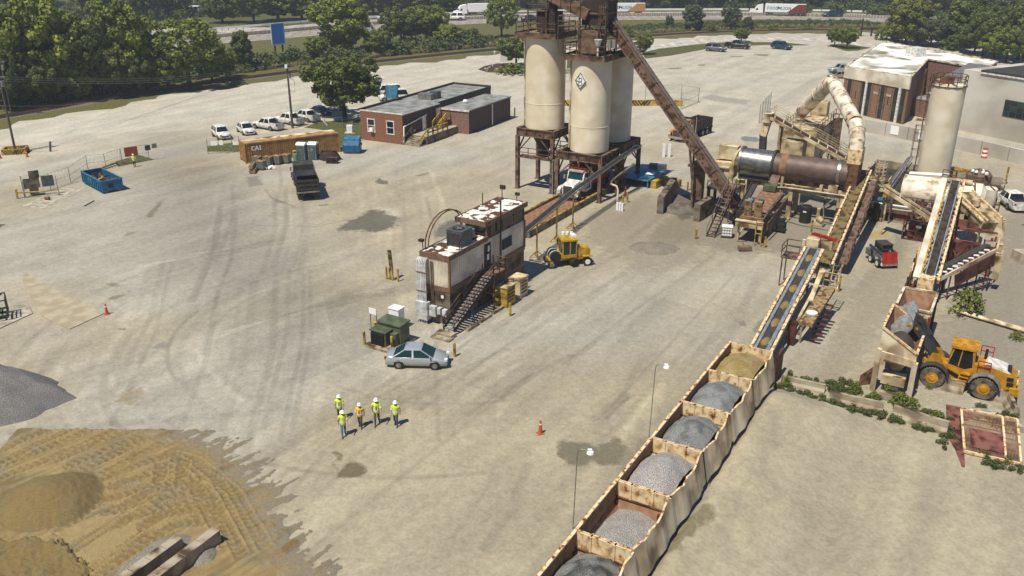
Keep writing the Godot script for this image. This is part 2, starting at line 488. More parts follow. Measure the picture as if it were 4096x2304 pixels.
func stains() -> Array:  # [outline, colour, strength, ragged edge in metres]
	var wet:=Color(0.105,0.093,0.068)
	var oil:=Color(0.112,0.090,0.048)
	var pale:=Color(0.45,0.41,0.335)
	var grit:=Color(0.31,0.295,0.262)
	return [
		[[at(66,-3.4),at(110,0.5),at(120,14),at(80,16),at(60,9),at(57,4)],Color(0.205,0.182,0.140),0.6,1.2],
		[[at(81,-31),at(104,-33),at(106,-17),at(99,-11),at(84,-15),at(80,-22)],Color(0.17,0.145,0.105),0.55,1.2],
		[[at(56,-9.6),at(100,-10),at(100,-7.5),at(78,-6.4),at(58,-7.2)],Color(0.22,0.19,0.13),0.45,0.8],
		[[at(84,-40),at(92,-38.5),at(90,-30),at(76,-24),at(70,-27),at(76,-36)],Color(0.215,0.185,0.135),0.5,1.4],
		[[at(50,-13),at(72,-15.5),at(72,-17),at(40,-17.5),at(24,-16.5),at(24,-14)],Color(0.25,0.225,0.165),0.4,0.8],
		[[Vector3(-15.57,0,-94.87),Vector3(-14.00,0,-94.87),Vector3(-12.58,0,-93.37),Vector3(-12.30,0,-91.91),Vector3(-12.50,0,-89.12),Vector3(-13.75,0,-90.50)],pale,0.85,0.35],
		[[Vector3(-18.47,0,-86.95),Vector3(-17.72,0,-89.80),Vector3(-16.56,0,-91.91),Vector3(-16.21,0,-93.93),Vector3(-15.35,0,-94.12),Vector3(-14.02,0,-93.37),Vector3(-14.17,0,-92.46),Vector3(-12.23,0,-91.38),Vector3(-12.60,0,-89.12),Vector3(-12.65,0,-87.77),Vector3(-14.40,0,-86.14),Vector3(-15.35,0,-86.95),Vector3(-17.40,0,-86.79)],wet,0.82,0.5],
		[[Vector3(-8.12,0,-85.03),Vector3(-7.74,0,-88.10),Vector3(-6.94,0,-90.15),Vector3(-5.65,0,-90.15),Vector3(-5.82,0,-85.82),Vector3(-6.57,0,-84.72)],Color(0.11,0.10,0.09),0.8,0.4],
		[[Vector3(-17.19,0,-106.00),Vector3(-16.80,0,-107.64),Vector3(-16.20,0,-106.46),Vector3(-15.45,0,-106.00),Vector3(-15.40,0,-104.62),Vector3(-16.39,0,-104.76)],wet,0.75,0.2],
		[[Vector3(-12.37,0,-108.60),Vector3(-10.88,0,-110.32),Vector3(-10.77,0,-109.83),Vector3(-11.85,0,-108.51)],wet,0.6,0.15],
		[[Vector3(-22.31,0,-95.95),Vector3(-21.09,0,-96.42),Vector3(-21.03,0,-95.83),Vector3(-21.89,0,-95.56)],wet,0.6,0.15],
		[[Vector3(-27.62,0,-97.20),Vector3(-26.99,0,-97.92),Vector3(-24.44,0,-94.87),Vector3(-25.59,0,-96.42)],wet,0.4,0.3],
		[[Vector3(2.67,0,-45.67),Vector3(2.94,0,-46.23),Vector3(4.70,0,-46.11),Vector3(4.83,0,-45.45),Vector3(6.00,0,-46.23),Vector3(6.55,0,-46.80),Vector3(6.90,0,-45.12),Vector3(6.33,0,-43.74),Vector3(5.49,0,-43.53),Vector3(4.60,0,-44.16),Vector3(4.09,0,-43.64),Vector3(3.28,0,-43.74),Vector3(2.62,0,-44.69)],Color(0.150,0.135,0.088),0.85,0.22],
		[[Vector3(7.13,0,-45.45),Vector3(8.24,0,-46.91),Vector3(8.62,0,-47.03),Vector3(6.55,0,-43.13),Vector3(5.95,0,-42.92)],Color(0.18,0.16,0.11),0.6,0.3],
		[[Vector3(-10.14,0,-42.33),Vector3(-10.08,0,-42.92),Vector3(-9.66,0,-43.84),Vector3(-9.16,0,-44.00),Vector3(-8.56,0,-43.53),Vector3(-8.41,0,-42.92),Vector3(-8.62,0,-42.43),Vector3(-9.59,0,-42.43)],Color(0.130,0.105,0.056),0.88,0.12],
		[[Vector3(-10.85,0,-45.01),Vector3(-10.55,0,-45.17),Vector3(-10.17,0,-44.69),Vector3(-10.24,0,-44.10),Vector3(-10.58,0,-44.05),Vector3(-10.56,0,-44.58)],Color(0.16,0.13,0.07),0.75,0.15],
		[[Vector3(-10.83,0,-43.95),Vector3(-10.50,0,-43.95),Vector3(-10.02,0,-42.92),Vector3(-10.41,0,-43.13)],Color(0.22,0.18,0.10),0.6,0.2],
		[[Vector3(6.59,0,-34.08),Vector3(8.15,0,-36.46),Vector3(10.53,0,-40.99),Vector3(10.99,0,-40.80),Vector3(10.56,0,-39.27),Vector3(8.42,0,-36.53),Vector3(7.17,0,-34.08)],grit,0.75,0.4],
		[[Vector3(10.68,0,-41.75),Vector3(11.26,0,-42.92),Vector3(11.66,0,-42.13),Vector3(10.90,0,-40.89)],Color(0.42,0.33,0.16),0.7,0.4],
		[[Vector3(7.43,0,-34.50),Vector3(8.58,0,-36.61),Vector3(10.03,0,-38.24),Vector3(10.46,0,-37.99),Vector3(10.49,0,-37.17),Vector3(9.26,0,-36.14),Vector3(8.02,0,-34.50),Vector3(7.59,0,-34.29)],Color(0.170,0.145,0.082),0.85,0.18],
		[[Vector3(-39.83,0,-91.20),Vector3(-40.45,0,-93.37),Vector3(-40.84,0,-98.00),Vector3(-40.13,0,-96.42),Vector3(-39.50,0,-91.20)],oil,0.55,0.2],
		[[Vector3(-39.96,0,-85.19),Vector3(-40.01,0,-86.30),Vector3(-39.14,0,-86.46),Vector3(-39.13,0,-85.66),Vector3(-39.63,0,-84.88)],oil,0.35,0.15],
		[[Vector3(-36.18,0,-72.12),Vector3(-35.57,0,-72.36),Vector3(-34.57,0,-71.66),Vector3(-35.17,0,-71.19)],oil,0.45,0.2],
		[[Vector3(-34.51,0,-68.43),Vector3(-34.20,0,-69.30),Vector3(-33.14,0,-69.63),Vector3(-33.83,0,-68.43)],oil,0.45,0.12],
		[[Vector3(-27.03,0,-59.18),Vector3(-26.78,0,-60.12),Vector3(-26.05,0,-60.21),Vector3(-26.22,0,-59.02)],Color(0.2,0.18,0.15),0.6,0.2],
		[[Vector3(-31.16,0,-62.63),Vector3(-30.53,0,-62.63),Vector3(-30.38,0,-62.26),Vector3(-30.97,0,-62.36)],oil,0.5,0.1],
		[[Vector3(-41.73,0,-67.05),Vector3(-41.34,0,-67.58),Vector3(-40.57,0,-67.05),Vector3(-40.96,0,-66.54)],Color(0.2,0.18,0.13),0.6,0.15],
		[[Vector3(18.10,0,-63.86),Vector3(18.73,0,-64.15),Vector3(18.57,0,-63.19),Vector3(18.08,0,-63.10)],Color(0.15,0.14,0.11),0.7,0.1],
		[[Vector3(18.82,0,-61.99),Vector3(19.31,0,-63.29),Vector3(20.30,0,-64.63),Vector3(20.57,0,-64.44),Vector3(19.64,0,-62.73),Vector3(18.96,0,-61.63)],Color(0.17,0.16,0.13),0.65,0.15],
		[[Vector3(14.45,0,-86.18),Vector3(17.54,0,-92.32),Vector3(19.87,0,-90.19),Vector3(17.70,0,-83.68),Vector3(15.30,0,-81.30),Vector3(13.66,0,-84.29)],Color(0.20,0.17,0.11),0.6,0.8],
		[[Vector3(18.85,0,-100.10),Vector3(20.74,0,-100.10),Vector3(20.72,0,-92.32),Vector3(18.26,0,-90.19),Vector3(17.92,0,-94.54)],Color(0.10,0.085,0.06),0.8,0.4],
		[[Vector3(10.15,0,-95.30),Vector3(12.70,0,-94.92),Vector3(16.27,0,-101.80),Vector3(17.29,0,-97.65),Vector3(11.87,0,-88.82),Vector3(8.69,0,-88.82)],Color(0.26,0.22,0.16),0.5,0.8],
		[[Vector3(4.84,0,-109.15),Vector3(15.53,0,-113.19),Vector3(15.30,0,-105.36),Vector3(10.26,0,-96.46),Vector3(5.02,0,-101.80)],Color(0.30,0.27,0.21),0.35,0.6],
		[[Vector3(36.77,0,-80.16),Vector3(39.74,0,-85.54),Vector3(39.53,0,-83.07),Vector3(36.80,0,-77.41)],Color(0.17,0.145,0.10),0.45,0.4],
		[[Vector3(36.78,0,-85.86),Vector3(38.18,0,-86.83),Vector3(39.27,0,-86.18),Vector3(38.14,0,-84.60),Vector3(36.39,0,-84.29)],Color(0.36,0.27,0.10),0.8,0.25],
		[[Vector3(-26.55,0,-51.11),Vector3(-26.18,0,-53.16),Vector3(-25.30,0,-53.02),Vector3(-24.97,0,-50.32),Vector3(-25.76,0,-50.98)],Color(0.2,0.155,0.08),0.5,0.45],
		[[Vector3(34.79,0,-201.53),Vector3(38.20,0,-203.06),Vector3(38.02,0,-200.78),Vector3(35.60,0,-199.73)],wet,0.55,0.3],
		[[Vector3(42.81,0,-206.98),Vector3(44.81,0,-207.78),Vector3(44.15,0,-205.08),Vector3(42.66,0,-205.08)],wet,0.55,0.3],
		[[Vector3(53.24,0,-221.45),Vector3(57.14,0,-222.36),Vector3(56.61,0,-220.18),Vector3(53.56,0,-219.65)],wet,0.5,0.3],
		[[Vector3(60.31,0,-225.13),Vector3(64.20,0,-225.13),Vector3(62.81,0,-221.45),Vector3(60.84,0,-222.36)],wet,0.6,0.3],
		[[Vector3(35.15,0,-164.00),Vector3(37.66,0,-167.15),Vector3(43.39,0,-161.46),Vector3(42.05,0,-157.55),Vector3(37.34,0,-160.47)],Color(0.25,0.23,0.19),0.6,0.7],
		[[Vector3(34.20,0,-130.40),Vector3(35.17,0,-131.62),Vector3(36.84,0,-131.07),Vector3(37.21,0,-129.06),Vector3(35.95,0,-127.62),Vector3(34.38,0,-128.40)],Color(0.17,0.17,0.17),0.85,0.2],
		[[Vector3(74.99,0,-217.00),Vector3(81.53,0,-220.54),Vector3(83.18,0,-217.00),Vector3(77.66,0,-213.56)],Color(0.27,0.25,0.2),0.5,0.6],
		[[Vector3(-61.36,0,-101.32),Vector3(-58.11,0,-104.85),Vector3(-55.36,0,-109.58),Vector3(-53.76,0,-117.44),Vector3(-52.76,0,-116.33),Vector3(-53.79,0,-106.70),Vector3(-56.51,0,-98.81),Vector3(-58.71,0,-96.42)],Color(0.27,0.235,0.18),0.35,0.9],
		[[Vector3(-33.68,0,-108.06),Vector3(-32.43,0,-108.59),Vector3(-30.77,0,-104.46),Vector3(-32.12,0,-103.47)],Color(0.16,0.14,0.11),0.6,0.3],
		[[Vector3(-13.87,0,-69.63),Vector3(-11.05,0,-72.38),Vector3(-10.17,0,-71.68),Vector3(-11.81,0,-69.63)],pale,0.4,0.5],
	]

func tracks() -> Array:  # [line, half width, strength]
	var t:=[]
	for k in 46:  # wheel marks beside the feed bins and across the yard towards the plant
		var v:=rng.randf_range(-37.0,-15.0)
		var a:=rng.randf_range(22.0,60.0)
		var w:=rng.randf_range(-2.2,2.2)
		var e:=a+rng.randf_range(8,30)
		for s in [0.0,1.9]:
			t.append([[at(a,v+s),at((a+e)*0.5,v+s+w*0.3),at(e,v+s+w)],rng.randf_range(0.12,0.34),rng.randf_range(-0.15,0.09)])
	for k in 22:  # the big turning loop round the parked car
		var r:=9.0+k*1.0+rng.randf_range(-0.5,0.5)
		var c:=Vector3(-6.0+rng.randf_range(-2,2),0,-62.0+rng.randf_range(-2,2))
		var s:=rng.randf_range(1.2,3.0)
		var dl:=rng.randf_range(0.05,0.13)
		for x in [0.0,1.9]:
			var p:=[]
			for i in 15:
				var f:=s+i*dl
				p.append(c+Vector3(cos(f)*(r+x)*1.15,0,sin(f)*(r+x)))
			t.append([p,rng.randf_range(0.12,0.34),rng.randf_range(-0.15,0.09)])
	for k in 26:
		var x:=rng.randf_range(-30.0,-6.0)
		var y:=rng.randf_range(-120,-70)
		for s in [0.0,1.9]:
			t.append([[Vector3(x+s,0,y+28),Vector3(x*1.05 - 1.0+s,0,y+14),Vector3(x*1.12 - 3.0+s,0,y)],rng.randf_range(0.12,0.36),rng.randf_range(-0.15,0.08)])
	t.append([[Vector3(-52.45,0,-135.13),Vector3(-40.06,0,-101.71),Vector3(-29.55,0,-79.53),Vector3(-19.26,0,-64.59),Vector3(-11.34,0,-57.50)],5.5,-0.16])
	t.append([[Vector3(-41.43,0,-113.07),Vector3(-27.14,0,-81.82),Vector3(-15.38,0,-66.19),Vector3(-9.67,0,-67.85)],4.5,-0.12])
	t.append([[Vector3(-10.38,0,-51.62),Vector3(-1.02,0,-51.62),Vector3(13.83,0,-67.85)],3.5,-0.10])
	t.append([[Vector3(-27.19,0,-88.44),Vector3(-20.79,0,-88.10),Vector3(-18.06,0,-90.50),Vector3(-16.56,0,-91.91)],0.16,-0.16])
	t.append([[Vector3(-29.95,0,-102.62),Vector3(-28.26,0,-98.81),Vector3(-24.44,0,-94.87)],0.18,-0.2])
	t.append([[Vector3(-32.09,0,-47.26),Vector3(-15.57,0,-49.81),Vector3(-15.69,0,-54.46)],0.35,-0.12])
	t.append([[Vector3(11.73,0,-89.50),Vector3(16.02,0,-100.10)],0.6,-0.25])
	t.append([[Vector3(11.87,0,-83.68),Vector3(16.78,0,-93.05)],0.4,-0.2])
	t.append([[Vector3(15.30,0,-81.30),Vector3(19.13,0,-87.48)],0.3,-0.25])
	t.append([[Vector3(28.93,0,-68.81),Vector3(34.75,0,-77.21)],0.4,-0.12])
	t.append([[Vector3(20.46,0,-55.69),Vector3(31.02,0,-72.92)],1.2,-0.08])
	t.append([[Vector3(5.04,0,-48.68),Vector3(7.96,0,-52.19)],0.35,-0.16])
	t.append([[Vector3(5.94,0,-48.81),Vector3(7.91,0,-51.78)],0.12,-0.25])
	t.append([[Vector3(-14.79,0,-69.52),Vector3(-10.17,0,-70.30),Vector3(-8.21,0,-71.45)],0.9,-0.12])
	t.append([[Vector3(-45.64,0,-156.59),Vector3(-38.07,0,-162.47),Vector3(-32.10,0,-98.00)],0.8,-0.1])
	t.append([[Vector3(28.10,0,-205.40),Vector3(30.56,0,-174.38),Vector3(43.57,0,-168.23)],0.3,-0.14])
	t.append([[Vector3(63.82,0,-186.70),Vector3(45.64,0,-156.59)],0.6,-0.14])
	t.append([[Vector3(69.03,0,-193.50),Vector3(48.31,0,-158.51)],0.6,-0.1])
	return t

func yard_sheet(called: String,x0: float,z0: float,cell: float,w: int,h: int,y: float,st_list: Array,tr_list: Array):
	var broad:=layer(noise(0.028,3,21),x0,z0,cell,w,h)
	var mid:=layer(noise(0.16,4,22),x0,z0,cell,w,h)
	var fine:=layer(noise(1.1,3,23),x0,z0,cell,w,h)
	var grain:=layer(noise(9.0,2,24,FastNoiseLite.TYPE_VALUE),x0,z0,cell,w,h)
	var warp:=noise(0.9,3,25)
	var sn:=noise(1.0,3,26)
	var n:=w*h
	var sw := (w + 3) / 4  # wheel streaks along the plant's axis, looked up at a quarter of the detail
	var streak:=PackedFloat32Array()
	streak.resize(sw*((h+3)/4))
	for j in (h+3)/4:
		for i in sw:
			var x:=x0+i*4*cell
			var z:=z0+j*4*cell
			streak[j*sw+i]=sn.get_noise_2d((0.507*x - 0.862*z)*0.035,(0.862*x+0.507*z)*0.30)
	var shade:=PackedFloat32Array()
	shade.resize(n)
	shade.fill(1.0)
	for t in tr_list:
		var pts: Array=t[0]
		var hw: float=t[1]
		for s in pts.size() - 1:
			var a:=Vector2(pts[s].x,pts[s].z)
			var b:=Vector2(pts[s+1].x,pts[s+1].z)
			var lo:=a.min(b) - Vector2.ONE*hw*2.0
			var hi:=a.max(b)+Vector2.ONE*hw*2.0
			var i0:=clampi(int((lo.x - x0)/cell),0,w)
			var i1:=clampi(int((hi.x - x0)/cell),0,w)
			var j0:=clampi(int((lo.y - z0)/cell),0,h)
			var j1:=clampi(int((hi.y - z0)/cell),0,h)
			var d:=(b - a).normalized()
			var le:=a.distance_to(b)
			for j in range(j0,j1):
				for i in range(i0,i1):
					var p:=Vector2(x0+i*cell,z0+j*cell) - a
					var along_d:=p.dot(d)
					if along_d < 0.0 or along_d > le:
						continue
					var off:=absf(p.cross(d))/hw
					if off < 1.6:
						var k:=j*w+i
						shade[k]*=1.0+t[2]*smoothstep(1.6,0.5,off)*(0.35+0.0055*mid[k])
	var out:=PackedByteArray()
	out.resize(n*3)
	var lut:=PackedByteArray()
	lut.resize(4096)
	for i in 4096:
		lut[i]=clampi(int(Color(i/4095.0,0,0).linear_to_srgb().r*255.0+0.5),0,255)
	for j in h:
		var z:=z0+j*cell
		for i in w:
			var k:=j*w+i
			var x:=x0+i*cell
			var b:=broad[k]*0.00392
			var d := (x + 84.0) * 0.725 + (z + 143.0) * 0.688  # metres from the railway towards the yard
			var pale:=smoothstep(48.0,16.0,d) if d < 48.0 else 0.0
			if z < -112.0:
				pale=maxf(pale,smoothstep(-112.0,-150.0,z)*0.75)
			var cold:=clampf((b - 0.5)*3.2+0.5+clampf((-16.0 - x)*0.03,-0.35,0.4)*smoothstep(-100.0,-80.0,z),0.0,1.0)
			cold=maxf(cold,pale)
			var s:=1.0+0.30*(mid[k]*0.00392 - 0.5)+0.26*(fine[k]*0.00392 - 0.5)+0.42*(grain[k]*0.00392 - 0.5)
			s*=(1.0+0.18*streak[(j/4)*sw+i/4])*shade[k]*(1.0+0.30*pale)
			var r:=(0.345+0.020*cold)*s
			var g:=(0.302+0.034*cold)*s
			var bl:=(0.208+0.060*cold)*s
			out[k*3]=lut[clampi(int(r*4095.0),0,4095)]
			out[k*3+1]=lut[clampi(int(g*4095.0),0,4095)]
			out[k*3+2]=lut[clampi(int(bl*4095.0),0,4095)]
	for e in st_list:
		var poly:=PackedVector2Array()
		var lo:=Vector2(1e9,1e9)
		var hi:=-lo
		for p in e[0]:
			poly.append(Vector2(p.x,p.z))
			lo=lo.min(poly[-1])
			hi=hi.max(poly[-1])
		var rag: float=e[3]
		var c: Color=e[1].linear_to_srgb()*255.0
		for j in range(clampi(int((lo.y - rag - z0)/cell),0,h),clampi(int((hi.y+rag - z0)/cell),0,h)):
			for i in range(clampi(int((lo.x - rag - x0)/cell),0,w),clampi(int((hi.x+rag - x0)/cell),0,w)):
				var x:=x0+i*cell
				var z:=z0+j*cell
				var f:=0.0
				for t in 3:  # three ragged outlines inside each other give a broken edge
					var jx:=warp.get_noise_2d(x,z+t*31.0)
					var jz:=warp.get_noise_2d(x+57.0,z - t*17.0)
					if Geometry2D.is_point_in_polygon(Vector2(x+jx*rag*(1.0+t),z+jz*rag*(1.0+t)),poly):
						f+=0.3334
				if f > 0.0:
					var k:=(j*w+i)*3
					f*=minf(1.0,e[2]*(0.9+0.3*mid[j*w+i]*0.00392))
					var gr:=0.9+0.2*grain[j*w+i]*0.00392
					out[k]=int(lerpf(out[k],minf(c.r*gr,255.0),f))
					out[k+1]=int(lerpf(out[k+1],minf(c.g*gr,255.0),f))
					out[k+2]=int(lerpf(out[k+2],minf(c.b*gr,255.0),f))
	var m:=StandardMaterial3D.new()
	m.resource_name=called
	m.albedo_texture=ImageTexture.create_from_image(Image.create_from_data(w,h,false,Image.FORMAT_RGB8,out))
	m.roughness=0.95
	m.texture_repeat=false
	var st:=SurfaceTool.new()
	st.begin(Mesh.PRIMITIVE_TRIANGLES)
	var x1:=x0+w*cell
	var z1:=z0+h*cell
	for c in [Vector2(0,0),Vector2(1,0),Vector2(1,1),Vector2(0,0),Vector2(1,1),Vector2(0,1)]:
		st.set_uv(c)
		st.add_vertex(Vector3(lerpf(x0,x1,c.x),y,lerpf(z0,z1,c.y)))
	M[called]=m
	struct(called,st,m)

func flat(called: String,pts: Array,y: float,m: Material,k := "structure") -> MeshInstance3D:  # a level sheet
	var st:=S()
	var poly:=PackedVector2Array()
	for p in pts:
		poly.append(Vector2(p.x,p.z))
	if Geometry2D.is_polygon_clockwise(poly):
		poly.reverse()
	var ix:=Geometry2D.triangulate_polygon(poly)
	for i in range(0,ix.size(),3):
		var a:=poly[ix[i]]
		var b:=poly[ix[i+1]]
		var c:=poly[ix[i+2]]
		if (b - a).cross(c - a) > 0.0:
			var t:=b
			b=c
			c=t
		tri(st,Vector3(a.x,y,a.y),Vector3(b.x,y,b.y),Vector3(c.x,y,c.y))
	var n:=obj(called,st,m)
	if k:
		n.set_meta("kind",k)
	return n

func smooth_line(pts: Array,step := 3.0) -> Array:
	var c:=Curve3D.new()
	for i in pts.size():
		var d: Vector3=(pts[mini(i+1,pts.size() - 1)] - pts[maxi(i - 1,0)])/6.0
		c.add_point(pts[i],-d,d)
	c.bake_interval=step
	return Array(c.get_baked_points())

func band(st: SurfaceTool,line: Array,off0: float,off1: float,y0: float,y1: float,ragged := 0.0):
	for i in line.size() - 1:
		var e:=[]
		for k in 2:
			var j: int=i+k
			var d: Vector3=line[mini(j+1,line.size() - 1)] - line[maxi(j - 1,0)]
			var s := Vector3(-d.z, 0, d.x).normalized()  # to the right of the line's way
			var jit:=sin(j*1.7)*ragged+sin(j*0.63+2.0)*ragged
			e.append(line[j]+s*off0+Vector3(0,y0,0))
			e.append(line[j]+s*(off1+jit)+Vector3(0,y1,0))
		quad(st,e[1],e[3],e[2],e[0])

func ground():
	var st:=S()
	var big:=1600.0
	quad(st,Vector3(-big,-0.02,20),Vector3(big,-0.02,20),Vector3(big,-0.02,-2000),Vector3(-big,-0.02,-2000))
	struct("terrain",st,M.grass_ground)
	var sl:=stains()
	var tl:=tracks()
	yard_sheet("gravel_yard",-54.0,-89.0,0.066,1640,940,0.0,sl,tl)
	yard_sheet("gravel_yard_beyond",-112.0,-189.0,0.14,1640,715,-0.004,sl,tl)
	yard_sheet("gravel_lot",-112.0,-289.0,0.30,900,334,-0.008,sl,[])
	sand_area()
	var rs:=SurfaceTool.new()
	rs.begin(Mesh.PRIMITIVE_TRIANGLES)
	var rn:=noise(0.4,3,77)
	for j in 84:
		for i in 40:
			for c in [[0,0],[1,0],[1,1],[0,0],[1,1],[0,1]]:
				var u: float=20.0+(j+c[1])*0.42
				var f: float=(i+c[0])/40.0
				var p:=at(u,-11.5+f*7.6)
				p.y=lerpf(0.75,1.25,smoothstep(0.0,0.12,f))*smoothstep(1.0,0.1,f)*smoothstep(55.3,51.5,u)*(1.0+0.18*rn.get_noise_2d(u,f*9.0)) - 0.02*f
				rs.set_uv(Vector2((p.x+54.0)/(1640*0.066),(p.z+89.0)/(940*0.066)))
				rs.add_vertex(p)
	struct("gravel_ramp",rs,M.gravel_yard)
	# a slab of old concrete on the left
	var slab:=S()
	prism(slab,[v2(Vector3(-38.21,0,-64.83)),v2(Vector3(-34.79,0,-62.36)),v2(Vector3(-33.38,0,-65.42)),v2(Vector3(-39.83,0,-70.53)),v2(Vector3(-44.81,0,-74.80)),v2(Vector3(-43.52,0,-72.12))],0.0,0.07)
	struct("concrete_pad",slab,M.pad)
	slab=S()
	prism(slab,[v2(Vector3(-40.53,0,-61.99)),v2(Vector3(-39.24,0,-65.42)),v2(Vector3(-40.21,0,-66.85)),v2(Vector3(-41.45,0,-63.67))],0.0,0.08)
	struct("concrete_strip",slab,M.concrete_light)
	flat("concrete_apron",[Vector3(-55.70,0,-95.45),Vector3(-52.65,0,-94.30),Vector3(-51.90,0,-103.06),Vector3(-54.77,0,-103.50)],0.008,M.concrete_light)

func v2(p: Vector3) -> Vector2:
	return Vector2(p.x,p.z)

func sand_area():
	var edge:=PackedVector2Array([v2(Vector3(-33.50,0,-47.11)),v2(Vector3(-30.88,0,-47.81)),v2(Vector3(-27.48,0,-49.78)),v2(Vector3(-25.46,0,-49.28)),v2(Vector3(-21.41,0,-47.34)),v2(Vector3(-17.41,0,-44.87)),v2(Vector3(-14.28,0,-41.24)),v2(Vector3(-12.21,0,-37.39)),v2(Vector3(-9.53,0,-33.50)),v2(Vector3(-8.85,0,-31.14)),v2(Vector3(-24.45,0,-31.14))])
	var pale_a:=PackedVector2Array([v2(Vector3(-23.77,0,-37.25)),v2(Vector3(-22.39,0,-38.58)),v2(Vector3(-20.97,0,-38.88)),v2(Vector3(-21.54,0,-38.07)),v2(Vector3(-22.59,0,-36.38))])
	var pale_b:=PackedVector2Array([v2(Vector3(-22.05,0,-35.53)),v2(Vector3(-21.05,0,-37.41)),v2(Vector3(-19.99,0,-38.15)),v2(Vector3(-19.51,0,-37.33)),v2(Vector3(-20.88,0,-34.50))])
	var low:=PackedVector2Array([v2(Vector3(-26.62,0,-36.22)),v2(Vector3(-24.71,0,-36.46)),v2(Vector3(-22.78,0,-36.14)),v2(Vector3(-21.81,0,-35.24)),v2(Vector3(-20.56,0,-34.01)),v2(Vector3(-20.77,0,-32.37)),v2(Vector3(-24.50,0,-32.37))])
	var mound: Vector3=Vector3(-25.35,0,-40.07)
	var ways:=[
		[Vector3(-24.20,0,-37.49),Vector3(-22.96,0,-40.62),Vector3(-19.64,0,-42.13)],[Vector3(-22.32,0,-35.91),Vector3(-20.89,0,-38.92),Vector3(-17.22,0,-40.80)],[Vector3(-20.59,0,-34.29),Vector3(-19.32,0,-37.25),Vector3(-16.10,0,-39.89)],
		[Vector3(-24.48,0,-42.53),Vector3(-22.91,0,-44.58),Vector3(-21.94,0,-46.11)],[Vector3(-29.64,0,-42.72),Vector3(-27.38,0,-45.23),Vector3(-25.39,0,-47.61)],[Vector3(-30.53,0,-44.37),Vector3(-28.81,0,-46.91),Vector3(-27.46,0,-49.44)],
		[Vector3(-26.39,0,-43.64),Vector3(-25.02,0,-45.34),Vector3(-23.28,0,-47.03)],[Vector3(-22.89,0,-41.75),Vector3(-20.30,0,-43.95),Vector3(-18.95,0,-43.43)],[Vector3(-20.30,0,-43.64),Vector3(-17.12,0,-41.36),Vector3(-14.09,0,-36.69)],
		[Vector3(-19.99,0,-40.07),Vector3(-19.46,0,-41.94),Vector3(-19.95,0,-43.64)],[Vector3(-18.91,0,-43.33),Vector3(-16.02,0,-40.52),Vector3(-13.11,0,-35.91)],[Vector3(-20.00,0,-35.53),Vector3(-18.26,0,-38.32),Vector3(-15.83,0,-39.01)],[Vector3(-20.63,0,-39.36),Vector3(-19.44,0,-40.80),Vector3(-17.68,0,-41.36)],
	]
	var cell:=0.085
	var x0:=-31.0
	var z0:=-47.5
	var w:=276
	var h:=226
	var n1:=noise(0.35,4,41)
	var n2:=noise(2.2,3,42)
	var ht:=PackedFloat32Array()
	var col:=PackedColorArray()
	var ok:=PackedByteArray()
	ht.resize((w+1)*(h+1))
	col.resize(ht.size())
	ok.resize(ht.size())
	for j in h+1:
		for i in w+1:
			var p:=Vector2(x0+i*cell,z0+j*cell)
			var k:=j*(w+1)+i
			var a:=n1.get_noise_2dv(p)
			var b:=n2.get_noise_2dv(p)
			var pj:=p+Vector2(n1.get_noise_2d(p.x+90,p.y),a)*1.1+Vector2(b,b)*0.3
			var far:=1e9
			for e in edge.size():
				far=minf(far,pj.distance_to(Geometry2D.get_closest_point_to_segment(pj,edge[e],edge[(e+1) % edge.size()])))
			if not Geometry2D.is_point_in_polygon(pj,edge):
				far=-far
			var streaky:=n1.get_noise_2d((p.x*0.62 - p.y*0.78)*0.7+40.0,(p.x*0.78+p.y*0.62)*4.5)
			var fade:=smoothstep(-1.3,1.9,far+streaky*1.8+b*0.8)
			ok[k]=1 if fade > 0.02 else 0
			var y:=0.05+0.10*(a+0.5)+0.02*b
			var wet:=clampf(0.38+streaky*0.7+a*0.6+b*0.35,0.0,1.0)
			var rough:=1.0
			if Geometry2D.is_point_in_polygon(p,pale_a) or Geometry2D.is_point_in_polygon(p,pale_b):
				wet=0.08+0.08*b
				rough=0.2
				y=0.10+0.02*a
			else:
				for t in ways:
					for s in t.size() - 1:
						var e:=v2(t[s])
						var f:=v2(t[s+1])
						var d:=(f - e).normalized()
						var g:=(p - e).dot(d)
						if g < -0.2 or g > e.distance_to(f)+0.2:
							continue
						var off:=(p - e).cross(d)
						for side_off in [-0.62,0.62]:
							var q_off: float=absf(off - side_off)
							if q_off < 0.34:
								var tread:=sin(TAU*g/0.42+absf(off - side_off)*9.0)
								y+=-0.05+0.045*tread
								wet=lerpf(wet,0.75 - 0.3*tread,0.6)
							elif q_off < 0.5:
								y+=0.05
								wet*=0.75
			var r:=(p - v2(mound)).length()/(1.0+0.12*a)
			if r < 2.75:
				var c:=1.15*(1.0 - pow(r/2.75,1.6))
				y=maxf(y,c+0.05*b+0.06*absf(a))
				wet=lerpf(0.8,0.95,a)+0.3*b
			if Geometry2D.is_point_in_polygon(p+Vector2(a,b)*0.4,low):
				y+=0.35+0.12*a+0.05*b
				wet=0.8+0.35*b
			ht[k]=maxf(y,0.05)*fade+0.005
			var dry:=Color(0.52,0.385,0.170).lerp(Color(0.50,0.42,0.27),clampf(a*2.2+0.1,0,1)*rough)
			col[k]=dry.lerp(Color(0.27,0.185,0.062),clampf(wet,0,1))*(1.0+0.25*b)
			col[k]=Color(0.33,0.29,0.21).lerp(col[k],clampf(fade*1.15,0,1))
	var st:=SurfaceTool.new()
	st.begin(Mesh.PRIMITIVE_TRIANGLES)
